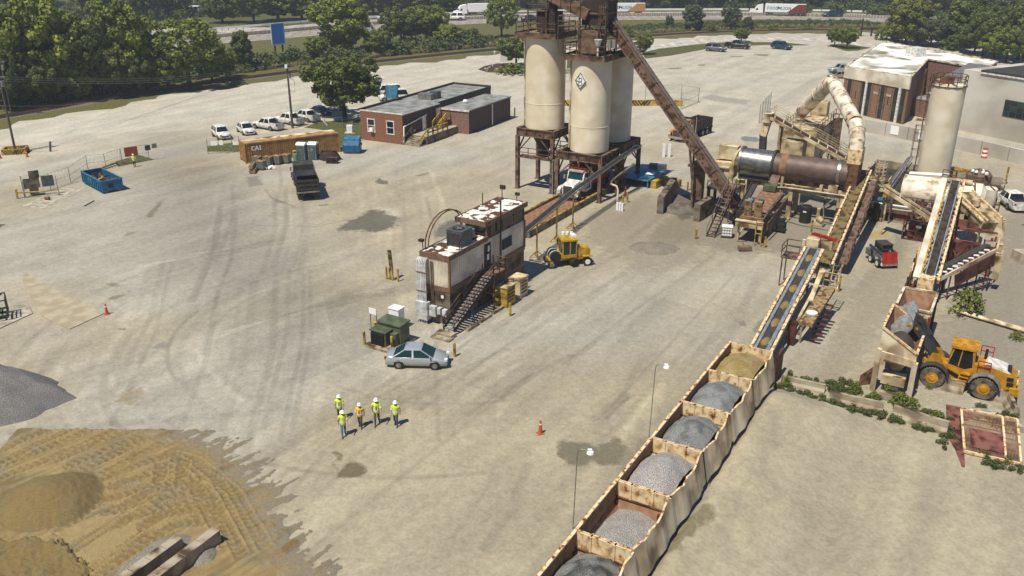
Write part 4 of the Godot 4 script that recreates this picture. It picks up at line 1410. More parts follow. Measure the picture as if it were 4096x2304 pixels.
	for k in 9:
		st=S()
		obox(st,Transform3D(along(ua,ub).basis,ua.lerp(ub,(k+0.7)/9.8)+Vector3(0,0.3,0)),Vector3(2.0,0.06,0.72))
		obj("deck_plate",st,M.rust_inside,t)
	for s in [-1.0,0.35]:
		st=S()
		obox(st,Transform3D(Basis(Vector3.RIGHT,0.22),q(84.0,-21.7+s*0.75+0.3,3.35)),Vector3(0.72,1.9,0.3))
		obj("motor_guard",st,M.wood,t)
		st=S()
		cyl(st,q(84.5,-21.9+s*0.75+0.3,4.1),q(84.5,-21.4+s*0.75+0.3,4.1),0.26)
		obj("screen_motor",st,M.blue_light if s < 0 else M.grey_dark,t)
	st=S()
	box(st,q(83.3,-21.7,1.95),Vector3(2.7,0.6,0.4))
	box(st,q(83.25,-21.7,2.3),Vector3(2.8,0.1,0.5))
	obj("feed_lip",st,M.tan_light,t)
	for k in [[83.6,-22.8],[83.6,-20.6],[87.5,-22.8],[87.5,-20.6],[91,-22.8],[91,-20.6]]:
		st=S()
		bar(st,q(k[0],k[1],0),q(k[0],k[1],2.2),0.17)
		obj("leg",st,M.tan,t)
	st=S()
	for s in [-22.8,-20.6]:
		bar(st,q(83.6,s,0.3),q(87.5,s,1.9),0.1)
		bar(st,q(87.5,s,0.3),q(91,s,2.2),0.1)
	obj("brace",st,M.tan,t)
	st=S()
	bar(st,q(84.5,-20.2,1.6),q(92,-20.2,2.5),0.08,0.8)
	obj("side_plate",st,M.brown,t)
	st=S()
	box(st,q(91.3,-22.0,3.75),Vector3(1.3,0.55,0.9))
	obj("green_motor",st,M.green_box,t)
	st=S()
	bar(st,q(91.4,-21.9,3.4),q(93.2,-22.0,4.6),0.9,0.3)
	obj("inlet_chute",st,M.brown,t)
	st=S()
	bar(st,q(85.6,-23.2,2.9),q(90.5,-23.5,4.0),0.6,0.2)
	for s in [-0.3,0.3]:
		bar(st,q(85.6,-23.2+s,3.1),q(90.5,-23.5+s,4.2),0.08,0.2)
	obj("bypass_belt",st,M.belt,t)
	st=S()
	railing(st,[q(82.9,-20.3,0.0),q(82.9,-20.9,0.0)],2.6,0.04,0.5)
	obj("access_ladder",st,M.yellow,t)

	t=plant("oil_tank","dark green upright drum tank between the legs below the dryer","tank",93.2,-18.4)
	st=S()
	lathe(st,q(93.2,-18.4),[Vector2(0.62,0),Vector2(0.62,1.7),Vector2(0.5,1.85),Vector2(0,1.9)],20)
	obj("vessel",st,M.green_dark,t)
	st=S()
	box(st,q(92.56,-18.4,1.3),Vector3(0.34,0.14,0.03))
	obj("plate",st,M.plastic_white,t)
	t=plant("pump_set","clutter of pumps and pipework beside the green drum tank","pump",92.6,-17.0)
	st=S()
	box(st,q(92.6,-17.0,0.3),Vector3(1.2,0.5,0.5))
	cyl(st,q(92.6,-17.0,0.5),q(92.6,-17.0,1.9),0.2)
	cyl(st,q(92.5,-16.5,0.6),q(92.5,-17.0,0.9),0.3)
	obj("pump",st,M.tan,t)
	st=S()
	sweep(st,[q(92.4,-16.3,0.2),q(92.4,-16.5,2.2),q(92.4,-15.6,3.2)],0.08)
	sweep(st,[q(92.2,-19.9,0.15),q(91.6,-18.5,0.12),q(91.4,-15.6,0.12)],0.06)
	obj("hose",st,M.grey,t)
	t=plant("portable_generator","small green generator left of the pipe stand","generator",88.7,-19.8)
	st=S()
	box(st,q(88.7,-19.8,0.55),Vector3(0.8,0.7,1.2))
	box(st,q(88.9,-19.8,1.1),Vector3(0.5,0.5,0.4))
	obj("engine",st,M.green_dark,t)
	st=S()
	for s in [-1,1]:
		cyl(st,q(88.3,-19.8+s*0.42,0.28),q(88.3,-19.8+s*0.55,0.28),0.28)
	obj("wheel",st,M.rubber,t)

func feed_bins():
	var names:=["yellow sand","grey stone with a dark peak","grey stone with dark streaks","pale pink gravel","pale gravel, half empty","dark speckled stone"]
	var heaps:=[
		[Color(0.60,0.45,0.19),Color(0.50,0.35,0.11),0.6,0.2],[Color(0.44,0.45,0.43),Color(0.26,0.27,0.26),0.8,0.2],[Color(0.42,0.43,0.40),Color(0.22,0.23,0.22),0.75,0.1],
		[Color(0.64,0.59,0.54),Color(0.56,0.52,0.48),0.75,0.15],[Color(0.58,0.54,0.49),Color(0.48,0.45,0.41),0.4,-0.6],[Color(0.40,0.40,0.36),Color(0.10,0.10,0.09),0.8,-0.1]]
	for k in 6:
		var u1:=53.7 - k*4.67
		var u0:=u1 - 4.62
		var t:=plant("feed_bin","steel feed bin holding %s, %s from the conveyor" % [names[k],["first","second","third","fourth","fifth","sixth"][k]],"feed bin",(u0+u1)*0.5,-13.0,"row of steel feed bins")
		var y:=3.2
		var st:=S()
		bar(st,q(u0,-14.4,y - 0.55),q(u1,-14.4,y - 0.55),0.07,1.1)
		for s in 5:
			box(st,q(u0+0.45+s*0.92,-14.5,y - 0.55),Vector3(0.12,1.1,0.08))
		obj("left_wall",st,M.rust_inside,t)
		st=S()
		bar(st,q(u0,-14.4,y+0.02),q(u1,-14.4,y+0.02),0.16,0.1)
		obj("left_rim",st,M.rust_paint,t)
		# the right wall is bent and worn along its rim
		var n:=12
		var top_in:=[]
		var top_out:=[]
		var low_out:=[]
		var low_in:=[]
		for i in n+1:
			var u:=lerpf(u0,u1,float(i)/n)
			var dip:=0.22*sin(PI*i/n)+0.06*sin(i*2.1+k*1.7)
			var push:=0.10*sin(PI*i/n)+0.05*sin(i*1.3+k)
			top_in.append(q(u,-11.62+push,y - dip))
			top_out.append(q(u,-11.52+push,y - dip))
			low_out.append(q(u,-11.16+push,y - 1.85))
			low_in.append(q(u,-11.26+push,y - 1.85))
		st=S()
		skin(st,top_out,low_out,false)
		skin(st,low_in,top_in,false)
		obj("right_wall",st,M.cream_dirty,t)
		st=S()
		skin(st,top_in,top_out,false)
		obj("right_rim",st,M.rust_paint,t)
		for e in [[u0+0.04,"front_wall"],[u1 - 0.04,"rear_wall"]]:
			st=S()
			var ew: float=e[0]
			bar(st,q(ew,-14.4,y - 0.42),q(ew,-11.6,y - 0.42),0.07,0.86)
			for s in [-13.6,-12.4]:
				box(st,q(ew,s,y - 0.42),Vector3(0.08,0.86,0.2))
			obj(e[1],st,M.rust_paint,t)
			st=S()
			bar(st,q(ew,-14.4,y - 0.88),q(ew,-11.7,y - 0.88),0.2,0.08)
			obj("end_rib",st,M.rust,t)
		# hopper slopes
		st=S()
		var a:=[q(u0,-14.4,y - 1.0),q(u0,-11.7,y - 0.9),q(u1,-11.7,y - 0.9),q(u1,-14.4,y - 1.0)]
		var b:=[q(u0+1.3,-13.4,y - 2.4),q(u0+1.3,-12.7,y - 2.4),q(u1 - 1.3,-12.7,y - 2.4),q(u1 - 1.3,-13.4,y - 2.4)]
		skin(st,a,b)
		obj("hopper",st,M.rust_inside,t)
		for s in [[u0+0.3,-14.3],[u1 - 0.3,-14.3],[u0+0.3,-11.95],[u1 - 0.3,-11.95]]:
			st=S()
			bar(st,q(s[0],s[1],0),q(s[0],s[1],y - 1.0),0.16)
			obj("leg",st,M.maroon,t)
		st=S()
		var hp: Array=heaps[k]
		fill(st,u0+0.1,u1 - 0.1,-14.34,-11.82,y - 0.7+hp[3],hp[2],60+k,[hp[0],hp[1]])
		var hn:=obj("aggregate_heap",st,M.gravel_heap)
		hn.position=at((u0+u1)*0.5,-13.0)
		hn.rotation.y=YAW
		tag(hn,"heap of %s in the %s feed bin" % [names[k],["first","second","third","fourth","fifth","sixth"][k]],"heap","aggregate heaps in the feed bins")

	# collecting belt
	var t:=plant("collecting_conveyor","long low belt conveyor carrying blobs of sand up from the feed bins","conveyor",60.0,-13.0)
	var a:=q(26,-13.0,0.7)
	var b:=q(53.5,-13.0,0.95)
	var c:=q(73.0,-13.35,4.1)
	for e in [[a,b],[b,c]]:
		var st:=S()
		bar(st,e[0],e[1],0.72,0.08)
		obj("belt",st,M.belt,t)
		st=S()
		for s in [-0.42,0.42]:
			obox(st,along(e[0]+Vector3(s,0.1,0),e[1]+Vector3(s,0.1,0))*Transform3D(Basis(Vector3(0,0,1),0.5*signf(s)),Vector3.ZERO),Vector3(0.24,0.06,e[0].distance_to(e[1])))
		obj("belt_edge",st,M.belt_edge,t)
	for s in [-0.72,0.74]:
		var st:=S()
		bar(st,b+Vector3(s,0.0,0),c+Vector3(s,0.0,0),0.2,0.3)
		obj("side_beam",st,M.rust_paint,t)
	var st:=S()
	for k in 13:
		var p:=b.lerp(c,(k+0.5)/13.0)
		bar(st,p+Vector3(-0.7,-0.2,0),p+Vector3(0.7,-0.2,0),0.1)
		for s in [-1,1]:
			bar(st,p+Vector3(s*0.25,-0.12,0),p+Vector3(s*0.72,0.1,0),0.13)
	kind(obj("idler_roller",st,M.grey,t),"stuff")
	for k in 7:
		st=S()
		heap(st,Vector3.ZERO,0.30,0.62,0.16,80+k,[Color(0.44,0.32,0.10),Color(0.34,0.24,0.07)],20,0.0,2.0)
		var hn:=obj("sand_blob",st,M.sand,t)
		var f:=0.10+k*0.135
		hn.transform=Transform3D(Basis(Vector3.RIGHT,asin((c - b).normalized().y)),b.lerp(c,f)+Vector3(0,0.05,0))
	for f in [0.15,0.45,0.75,0.95]:
		st=S()
		var p:=b.lerp(c,f)
		for s in [-0.7,0.7]:
			bar(st,Vector3(p.x+s,0,p.z),p+Vector3(s,-0.1,0),0.14)
		bar(st,Vector3(p.x - 0.7,0.2,p.z),p+Vector3(0.7,-0.2,0),0.08)
		obj("trestle",st,M.maroon,t)
	for e in [[56.2,-11.6,Vector3(0.2,2.0,1.9)],[62.2,-12.1,Vector3(0.5,1.8,0.5)]]:
		st=S()
		box(st,q(e[0],e[1],1.0),e[2])
		obj("guard_plate",st,M.maroon,t)
	st=S()
	box(st,q(74.4,-15.3,2.7),Vector3(1.6,0.08,1.9))
	for k in [[73.6,-16.0],[75.2,-16.0]]:
		bar(st,q(k[0],k[1],0),q(k[0],k[1],2.7),0.1)
	obj("platform",st,M.brown,t)
	st=S()
	railing(st,[q(73.5,-14.6,2.74),q(73.5,-16.1,2.74),q(75.3,-16.1,2.74),q(75.3,-14.5,2.74)],1.1,0.035)
	obj("platform_railing",st,M.brown,t)
	st=S()
	cyl(st,q(73.6,-14.35,2.8),q(73.6,-14.35,4.6),0.15)
	box(st,q(74.2,-13.7,4.2),Vector3(1.0,0.9,0.9))
	box(st,q(75.0,-13.0,4.0),Vector3(1.5,0.7,0.5))
	obj("head_drive",st,M.tan_light,t)
	st=S()
	bar(st,q(75.3,-14.0,4.7),q(75.0,-12.0,4.5),0.2,0.25)
	obj("red_beam",st,M.red,t)

	# second belt up to the dryer
	t=plant("incline_conveyor","inclined conveyor with a sandy belt rising from the feed line to the dryer","conveyor",85.0,-13.5)
	a=q(76.4,-13.0,1.5)
	b=q(98.8,-14.0,5.0)
	st=S()
	bar(st,a,b,0.92,0.1)
	obj("belt",st,M.belt_sandy,t)
	for s in [-0.66,0.68]:
		st=S()
		bar(st,a+Vector3(s,0.0,0),b+Vector3(s,0.0,0),0.18,0.34)
		obj("side_beam",st,M.rust_paint,t)
	st=S()
	for k in 22:
		var p:=a.lerp(b,(k+0.5)/22.0)
		for s in [-1,1]:
			bar(st,p+Vector3(s*0.5,-0.05,0),p+Vector3(s*0.76,0.16,0),0.12)
	kind(obj("idler_roller",st,M.cream_dirty,t),"stuff")
	st=S()
	bar(st,a+Vector3(1.25,-0.4,-2.5),b+Vector3(1.35,-0.4,0.5),0.75,0.08)
	obj("walkway",st,M.brown,t)
	st=S()
	railing(st,[a+Vector3(1.62,-0.4,-2.5),b+Vector3(1.72,-0.4,0.5)],1.05,0.035,1.8)
	obj("walkway_railing",st,M.brown,t)
	st=S()
	for k in 12:
		var p:=a.lerp(b,(k+0.2)/12.0)+Vector3(0,-0.25,0)
		var r:=a.lerp(b,(k+1.0)/12.0)+Vector3(0,-0.95,0)
		for s in [-0.62,0.62]:
			bar(st,p+Vector3(s,0,0),r+Vector3(s,0,0),0.09)
			bar(st,a.lerp(b,k/12.0)+Vector3(s,-0.95,0),a.lerp(b,(k+1)/12.0)+Vector3(s,-0.95,0),0.1)
	obj("truss",st,M.brown,t)
	for f in [0.3,0.62,0.92]:
		var p:=a.lerp(b,f)
		for s in [-0.7,0.9]:
			st=S()
			bar(st,Vector3(p.x+s*1.2,0,p.z),p+Vector3(s,-0.8,0),0.18)
			obj("trestle_leg",st,M.tan,t)
	st=S()
	box(st,q(75.6,-12.9,1.3),Vector3(1.3,0.5,1.0))
	obj("tail_guard",st,M.tan,t)
	t=plant("service_trough","low tan steel trough with a round white lid beside the two belts","trough",66.0,-11.5)
	var st2:=S()
	bar(st2,q(62.6,-11.3,1.7),q(69.2,-11.1,2.3),1.0,0.3)
	obj("trough",st2,M.wood,t)
	st2=S()
	cyl(st2,q(64.2,-11.25,2.0),q(64.2,-11.25,2.1),0.42,0.42,20)
	obj("lid",st2,M.plastic_white,t)
	st2=S()
	for k in 8:
		box(st2,q(63.3+k*0.55,-10.55,0.35+k*0.2),Vector3(0.7,0.06,0.28))
	obj("step",st2,M.maroon,t)
	st2=S()
	for k in [[62.8,-11.6],[66,-11.6],[69,-11.4]]:
		bar(st2,q(k[0],k[1],0),q(k[0],k[1],1.7),0.14)
	bar(st2,q(63.5,-12.1,1.4),q(71.5,-12.0,2.9),0.2,0.24)
	bar(st2,q(66.5,-11.9,2.0),q(71.5,-12.2,3.0),0.36,0.14)
	obj("frame",st2,M.tan_light,t)
	st2=S()
	railing(st2,[q(69.3,-10.6,2.3),q(69.3,-11.6,2.3)],1.3,0.04,0.6)
	ladder(st2,q(69.4,-10.8,2.3),q(70.8,-10.9,4.0),Vector3(1,0,0),0.6)
	obj("hand_ladder",st2,M.tan_light,t)

	t=plant("mesh_platform","yellow caged ladder and platform at the top of the sandy conveyor","platform",99.0,-12.4)
	st=S()
	box(st,q(98.6,-12.4,3.4),Vector3(2.4,0.1,3.0))
	for k in [[97.3,-13.2],[97.3,-11.4],[99.9,-11.4]]:
		bar(st,q(k[0],k[1],0),q(k[0],k[1],3.4),0.16)
	obj("platform",st,M.tan,t)
	st=S()
	cage(st,q(99.2,-12.4,3.5),q(99.2,-12.4,6.0),Vector3(0,0,1),0.6,0.4)
	ladder(st,q(99.2,-12.4,3.4),q(99.2,-12.4,6.2),Vector3(1,0,0),0.6)
	railing(st,[q(97.2,-13.4,3.4),q(97.2,-11.3,3.4),q(100,-11.3,3.4)],1.1,0.04)
	obj("cage",st,M.tan_light,t)
	st=S()
	box(st,q(96.8,-11.2,3.6),Vector3(0.6,1.3,0.5))
	obj("yellow_chute",st,M.yellow,t)
	st=S()
	box(st,q(96.6,-12.3,2.7),Vector3(1.8,0.15,1.0))
	obj("control_shelf",st,M.blue_light,t)
	st=S()
	box(st,q(97.2,-12.0,1.0),Vector3(0.6,2.0,0.6))
	obj("cabinet",st,M.brown_dark,t)

func recycle_line():
	var g:="open steel hoppers of the recycling line"
	var t:=plant("recycle_hopper","tall cream hopper with a sloping rim, tipped into by the wheel loader","hopper",60.0,-4.4,g)
	var lo:=[q(57.8,-5.5,4.75),q(57.8,-3.2,3.35),q(62.2,-3.2,3.35),q(62.2,-5.5,4.75)]
	var inn:=[q(58.9,-4.9,2.3),q(58.9,-3.8,2.3),q(61.1,-3.8,2.3),q(61.1,-4.9,2.3)]
	var st:=S()
	var out_low:=[q(57.8,-5.5,3.0),q(57.8,-3.2,2.6),q(62.2,-3.2,2.6),q(62.2,-5.5,3.0)]
	skin(st,out_low,lo)
	obj("outer_wall",st,M.cream_dirty,t)
	st=S()
	var li:=[]
	for i in 4:
		li.append(lo[i].lerp(q(60,-4.35,lo[i].y),0.03))
	skin(st,li,inn)
	fan(st,inn)
	obj("inner_slope",st,M.rust_inside,t)
	st=S()
	for i in 4:
		bar(st,lo[i],lo[(i+1) % 4],0.16,0.12)
	obj("rim",st,M.rust_paint,t)
	for k in [[57.8,-5.5,3.2],[57.8,-3.2,2.7],[62.2,-5.5,3.2],[62.2,-3.2,2.7]]:
		st=S()
		box(st,q(k[0],k[1],k[2]*0.5),Vector3(0.34,k[2],0.34))
		obj("leg",st,M.cream_dirty,t)
	st=S()
	bar(st,q(57.8,-5.5,2.85),q(57.8,-3.2,2.6),0.3,0.5)
	obj("cross_beam",st,M.cream_dirty,t)
	st=S()
	var w0:=[q(58.3,-5.0,2.3),q(58.3,-3.7,2.3),q(60.6,-3.7,2.3),q(60.6,-5.0,2.3)]
	var w1:=[q(58.8,-4.6,1.35),q(58.8,-4.1,1.35),q(60.2,-4.1,1.35),q(60.2,-4.6,1.35)]
	skin(st,w1,w0)
	bar(st,q(58.2,-5.15,2.3),q(58.2,-3.55,2.3),0.2)
	obj("gate_chute",st,M.tan_light,t)
	st=S()
	box(st,q(58.3,-4.35,1.0),Vector3(1.5,0.65,0.9))
	obj("feeder_box",st,M.tan_light,t)
	st=S()
	box(st,q(60.0,-4.35,0.55),Vector3(0.9,0.1,5.2))
	obj("feeder_belt",st,M.belt,t)
	st=S()
	box(st,q(57.0,-4.3,0.3),Vector3(1.3,0.5,0.4))
	obj("tail_guard",st,M.concrete,t)
	st=S()
	heap(st,Vector3.ZERO,1.9,0.95,1.0,90,[Color(0.085,0.068,0.055),Color(0.13,0.10,0.08)],30,0.0,2.0)
	var hn:=obj("millings_heap",st,M.gravel_heap)
	hn.position=at(60.0,-4.5,2.75)
	hn.rotation.y=YAW+PI*0.5
	tag(hn,"dark brown heap of asphalt millings filling the hopper under the loader bucket","heap")

	t=plant("recycle_hopper","square rusty hopper, nearly empty, behind the loader bucket","hopper",68.4,-4.5,g)
	var a:=[q(66.2,-5.7,3.1),q(66.2,-3.3,3.1),q(70.5,-3.3,3.1),q(70.5,-5.7,3.1)]
	var b:=[q(67.5,-4.9,1.3),q(67.5,-4.1,1.3),q(69.2,-4.1,1.3),q(69.2,-4.9,1.3)]
	st=S()
	skin(st,a,b)
	fan(st,b)
	obj("inner_slope",st,M.rust_inside,t)
	st=S()
	var ob:=[]
	for i in 4:
		ob.append(a[i] - Vector3(0,0.9,0))
	skin(st,ob,a)
	obj("outer_wall",st,M.rust_paint,t)
	st=S()
	for i in 4:
		bar(st,a[i],a[(i+1) % 4],0.18,0.14)
	obj("rim",st,M.cream_dirty,t)
	for i in 4:
		st=S()
		bar(st,Vector3(a[i].x,0,a[i].z),a[i] - Vector3(0,0.4,0),0.2)
		obj("leg",st,M.maroon,t)
	st=S()
	box(st,q(72.6,-4.4,1.5),Vector3(1.3,1.3,1.6))
	box(st,q(72.0,-5.4,1.0),Vector3(0.8,0.9,1.2))
	obj("feeder_drive",st,M.rust_paint,t)

	# long belt up to the breaker
	t=plant("recycle_conveyor","steep dark belt conveyor with a pale cover rising beside the tank","conveyor",83.0,-4.5)
	a[0]=q(75.4,-4.4,2.2)
	b[0]=q(90.2,-4.6,7.2)
	var p0: Vector3=a[0]
	var p1: Vector3=b[0]
	st=S()
	bar(st,p0,p1,0.84,0.1)
	obj("belt",st,M.belt_wet,t)
	for s in [-0.36,0.36]:
		st=S()
		obox(st,along(p0+Vector3(s,0.13,0),p1+Vector3(s,0.13,0)),Vector3(0.09,0.05,p0.distance_to(p1)))
		obj("belt_edge",st,M.belt_edge,t)
	st=S()
	bar(st,p0+Vector3(-0.98,0.1,0),p1+Vector3(-0.98,0.1,-0.0),0.5,0.12)
	obj("cover",st,M.cream,t)
	st=S()
	bar(st,p0+Vector3(-0.66,0.05,0),p1+Vector3(-0.66,0.05,0),0.14,0.3)
	obj("left_beam",st,M.yellow,t)
	st=S()
	bar(st,p0+Vector3(0.72,0.05,0),p1+Vector3(0.72,0.05,0),0.2,0.34)
	obj("right_beam",st,M.rust_paint,t)
	st=S()
	for k in 22:
		var p:=p0.lerp(p1,(k+0.5)/22.0)
		for s in [-0.56,0.58]:
			box(st,p+Vector3(s,0.16,0),Vector3(0.14,0.12,0.14))
	kind(obj("idler_roller",st,M.cream_dirty,t),"stuff")
	for f in [0.25,0.55,0.85]:
		st=S()
		var p:=p0.lerp(p1,f)
		for s in [-0.8,0.8]:
			bar(st,Vector3(p.x+s*1.3,0,p.z),p+Vector3(s,-0.2,0),0.2)
		bar(st,Vector3(p.x - 1.0,0.4,p.z),p+Vector3(0.8,-0.4,0),0.1)
		obj("trestle",st,M.maroon,t)
	st=S()
	box(st,p0+Vector3(-0.1,0.0,0.9),Vector3(1.2,1.3,1.2))
	obj("feed_box",st,M.rust_paint,t)
	st=S()
	railing(st,[p0+Vector3(-1.5,-1.2,2.2),p0+Vector3(-1.5,-1.2,-2.0)],1.2,0.05)
	box(st,p0+Vector3(-1.2,-1.2,0.2),Vector3(0.8,0.08,4.0))
	bar(st,p0+Vector3(-1.5,-2.2,2.2),p0+Vector3(-1.5,-1.2,2.2),0.12)
	bar(st,p0+Vector3(-1.5,-2.2,-2.0),p0+Vector3(-1.5,-1.2,-2.0),0.12)
	obj("side_platform",st,M.maroon,t)
	st=S()
	cyl(st,p1+Vector3(-0.6,-0.1,-0.2),p1+Vector3(1.4,-0.1,-0.2),0.3)
	obj("head_pulley",st,M.tan,t)

	t=plant("return_conveyor","short maroon conveyor with white rollers slanting in from the right","conveyor",80.0,-2.2)
	p0=q(76.6,-4.3,2.2)
	p1=q(82.2,-0.6,3.8)
	var dd:=(p1 - p0).normalized()
	var acr:=Vector3.UP.cross(dd).normalized()
	if acr.z < 0.0:
		acr=-acr
	st=S()
	bar(st,p0 - acr*0.2+Vector3(0,0.15,0),p1 - acr*0.2+Vector3(0,0.15,0),0.6,0.08)
	obj("belt",st,M.belt,t)
	for k in 10:
		st=S()
		var p:=p0.lerp(p1,(k+0.8)/11.0)+acr*0.3
		cyl(st,p - acr*0.22,p+acr*0.22+Vector3(0,0.12,0),0.09,0.09,8)
		obj("roller",st,M.plastic_white,t)
	st=S()
	bar(st,p0+acr*0.62 - Vector3(0,0.15,0),p1+acr*0.62 - Vector3(0,0.15,0),0.12,0.34)
	obj("side_beam",st,M.cream_dirty,t)
	st=S()
	for k in 6:
		var p:=p0.lerp(p1,(k+0.5)/6.0)
		bar(st,Vector3(p.x,0.0,p.z)+acr*0.55,p+acr*0.55 - Vector3(0,0.3,0),0.12)
	obj("support",st,M.maroon,t)
	st=S()
	bar(st,p0.lerp(p1,0.3)+acr*0.75 - Vector3(0,1.0,0),p1+acr*0.75 - Vector3(0,0.9,0),0.06,1.2)
	box(st,q(82.0,-0.2,1.6),Vector3(0.1,1.6,1.8))
	obj("side_plate",st,M.maroon,t)
	st=S()
	for e in [[-0.6,0],[0.6,0]]:
		bar(st,p1+Vector3(e[0],-0.2,0),p1+Vector3(e[0],1.0,-0.2),0.14)
	bar(st,p1+Vector3(-0.7,1.0,-0.2),p1+Vector3(0.7,1.0,-0.2),0.16)
	box(st,p1+Vector3(0,0.2,-0.3),Vector3(0.8,0.4,0.4))
	obj("head_frame",st,M.cream_dirty,t)
	st=S()
	box(st,p1+Vector3(0.9,-1.6,0.4),Vector3(0.5,2.2,0.12))
	obj("hanging_flap",st,M.tan,t)

	t=plant("crusher_frame","dark red steel crusher frame with crossed braces right of the steep belt","frame",87.0,-2.2)
	st=S()
	box(st,q(87.3,-2.2,1.3),Vector3(3.8,2.0,0.15))
	box(st,q(90.2,-0.6,1.2),Vector3(0.2,1.8,4.0))
	obj("plate",st,M.maroon,t)
	st=S()
	for v in [-4.0,-2.2,-0.3]:
		bar(st,q(85.4,v,0),q(85.4,v,2.9),0.18)
		bar(st,q(89.4,v,0),q(89.4,v,2.9),0.18)
	for e in [[-4.0,-2.2],[-2.2,-0.3]]:
		bar(st,q(85.3,e[0],0.2),q(85.3,e[1],2.8),0.12)
		bar(st,q(85.3,e[1],0.2),q(85.3,e[0],2.8),0.12)
	bar(st,q(85.4,-4.1,2.9),q(85.4,-0.2,2.9),0.22)
	bar(st,q(89.4,-4.1,2.9),q(89.4,-0.2,2.9),0.22)
	obj("bracing",st,M.red_wall,t)
	t=plant("recycle_screen","tan sloping vibrating screen with rails and a round motor beside the white tank","screen",93.0,-2.4)
	st=S()
	var s0:=q(96.0,-4.2,4.4)
	var s1:=q(91.5,-0.8,3.0)
	bar(st,s0,s1,2.2,0.7)
	obj("screen_box",st,M.tan,t)
	st=S()
	for k in [-1.2,-0.6,1.15]:
		var sd: Vector3=Vector3.UP.cross((s1 - s0).normalized())*k
		bar(st,s0+sd+Vector3(0,0.5,0),s1+sd+Vector3(0,0.5,0),0.14)
	obj("side_rail",st,M.rust_paint,t)
	st=S()
	cyl(st,s0.lerp(s1,0.45)+Vector3(0,0.4,0.3),s0.lerp(s1,0.45)+Vector3(0,1.0,0.3),0.42,0.42,16)
	obj("motor",st,M.tan_light,t)
	st=S()
	fan(st,[q(89.8,-1.2,1.0),q(89.8,0.5,0.9),q(91.8,-0.2,3.9)])
	quad(st,q(89.8,0.5,0.9),q(89.9,0.6,0.9),q(91.9,-0.1,3.9),q(91.8,-0.2,3.9))
	box(st,q(90.0,-0.4,1.2),Vector3(1.6,1.2,0.3))
	obj("discharge_hood",st,M.tan_light,t)
	st=S()
	for k in [[96,-4.8],[96,-3],[91.6,-1.8],[91.6,0.2]]:
		bar(st,q(k[0],k[1],0),q(k[0],k[1],3.4),0.18)
	obj("leg",st,M.tan,t)

	# cross belt
	t=plant("cross_conveyor","tan cross conveyor sloping down to the right in front of the white tank","conveyor",92.0,-8.2)
	p0=q(92.8,-11.0,4.9)
	p1=q(91.6,-5.4,2.5)
	st=S()
	bar(st,p0,p1,0.7,0.1)
	obj("belt",st,M.brown_dark,t)
	st=S()
	bar(st,p0+Vector3(0,0,0.5),p1+Vector3(0,0,0.5),0.16,0.34)
	bar(st,p0+Vector3(0,0.1,-0.5),p1+Vector3(0,0.1,-0.5),0.16,0.3)
	obj("side_beam",st,M.tan_light,t)
	for k in 5:
		st=S()
		var p:=p0.lerp(p1,(k+0.6)/5.4)+Vector3(0,0.16,0.4)
		cyl(st,p,p+Vector3(0.02,0.22,0),0.08,0.08,8)
		obj("idler_roller",st,M.orange if k == 0 or k == 4 else M.cream_dirty,t)
	st=S()
	bar(st,q(93.2,-7.5,0),q(92.2,-6.8,3.0),0.16)
	bar(st,q(92.8,-10.6,0),q(92.8,-10.6,4.6),0.16)
	obj("support",st,M.tan_light,t)
	t=plant("red_cage","dark red railed steel cage with a white plate below the cross conveyor","cage",93.0,-7.4)
	st=S()
	for e in [[92.6,-8.6],[92.6,-6.2],[95,-8.6],[95,-6.2]]:
		bar(st,q(e[0],e[1],0),q(e[0],e[1],2.0),0.12)
	for y in [0.1,1.0,2.0]:
		bar(st,q(92.6,-8.6,y),q(92.6,-6.2,y),0.1)
		bar(st,q(92.6,-8.6,y),q(95,-8.6,y),0.1)
		bar(st,q(95,-8.6,y),q(95,-6.2,y),0.1)
		bar(st,q(92.6,-6.2,y),q(95,-6.2,y),0.1)
	bar(st,q(92.6,-7.4,0),q(92.6,-7.4,2.0),0.1)
	obj("cage_frame",st,M.maroon,t)
	st=S()
	box(st,q(92.7,-6.8,0.6),Vector3(1.1,0.9,0.05))
	box(st,q(93.8,-7.4,0.9),Vector3(1.6,1.4,1.4))
	obj("panel",st,M.maroon,t)
	st=S()
	box(st,q(92.5,-7.2,1.5),Vector3(0.5,0.26,0.03))
	obj("plate",st,M.plastic_white,t)

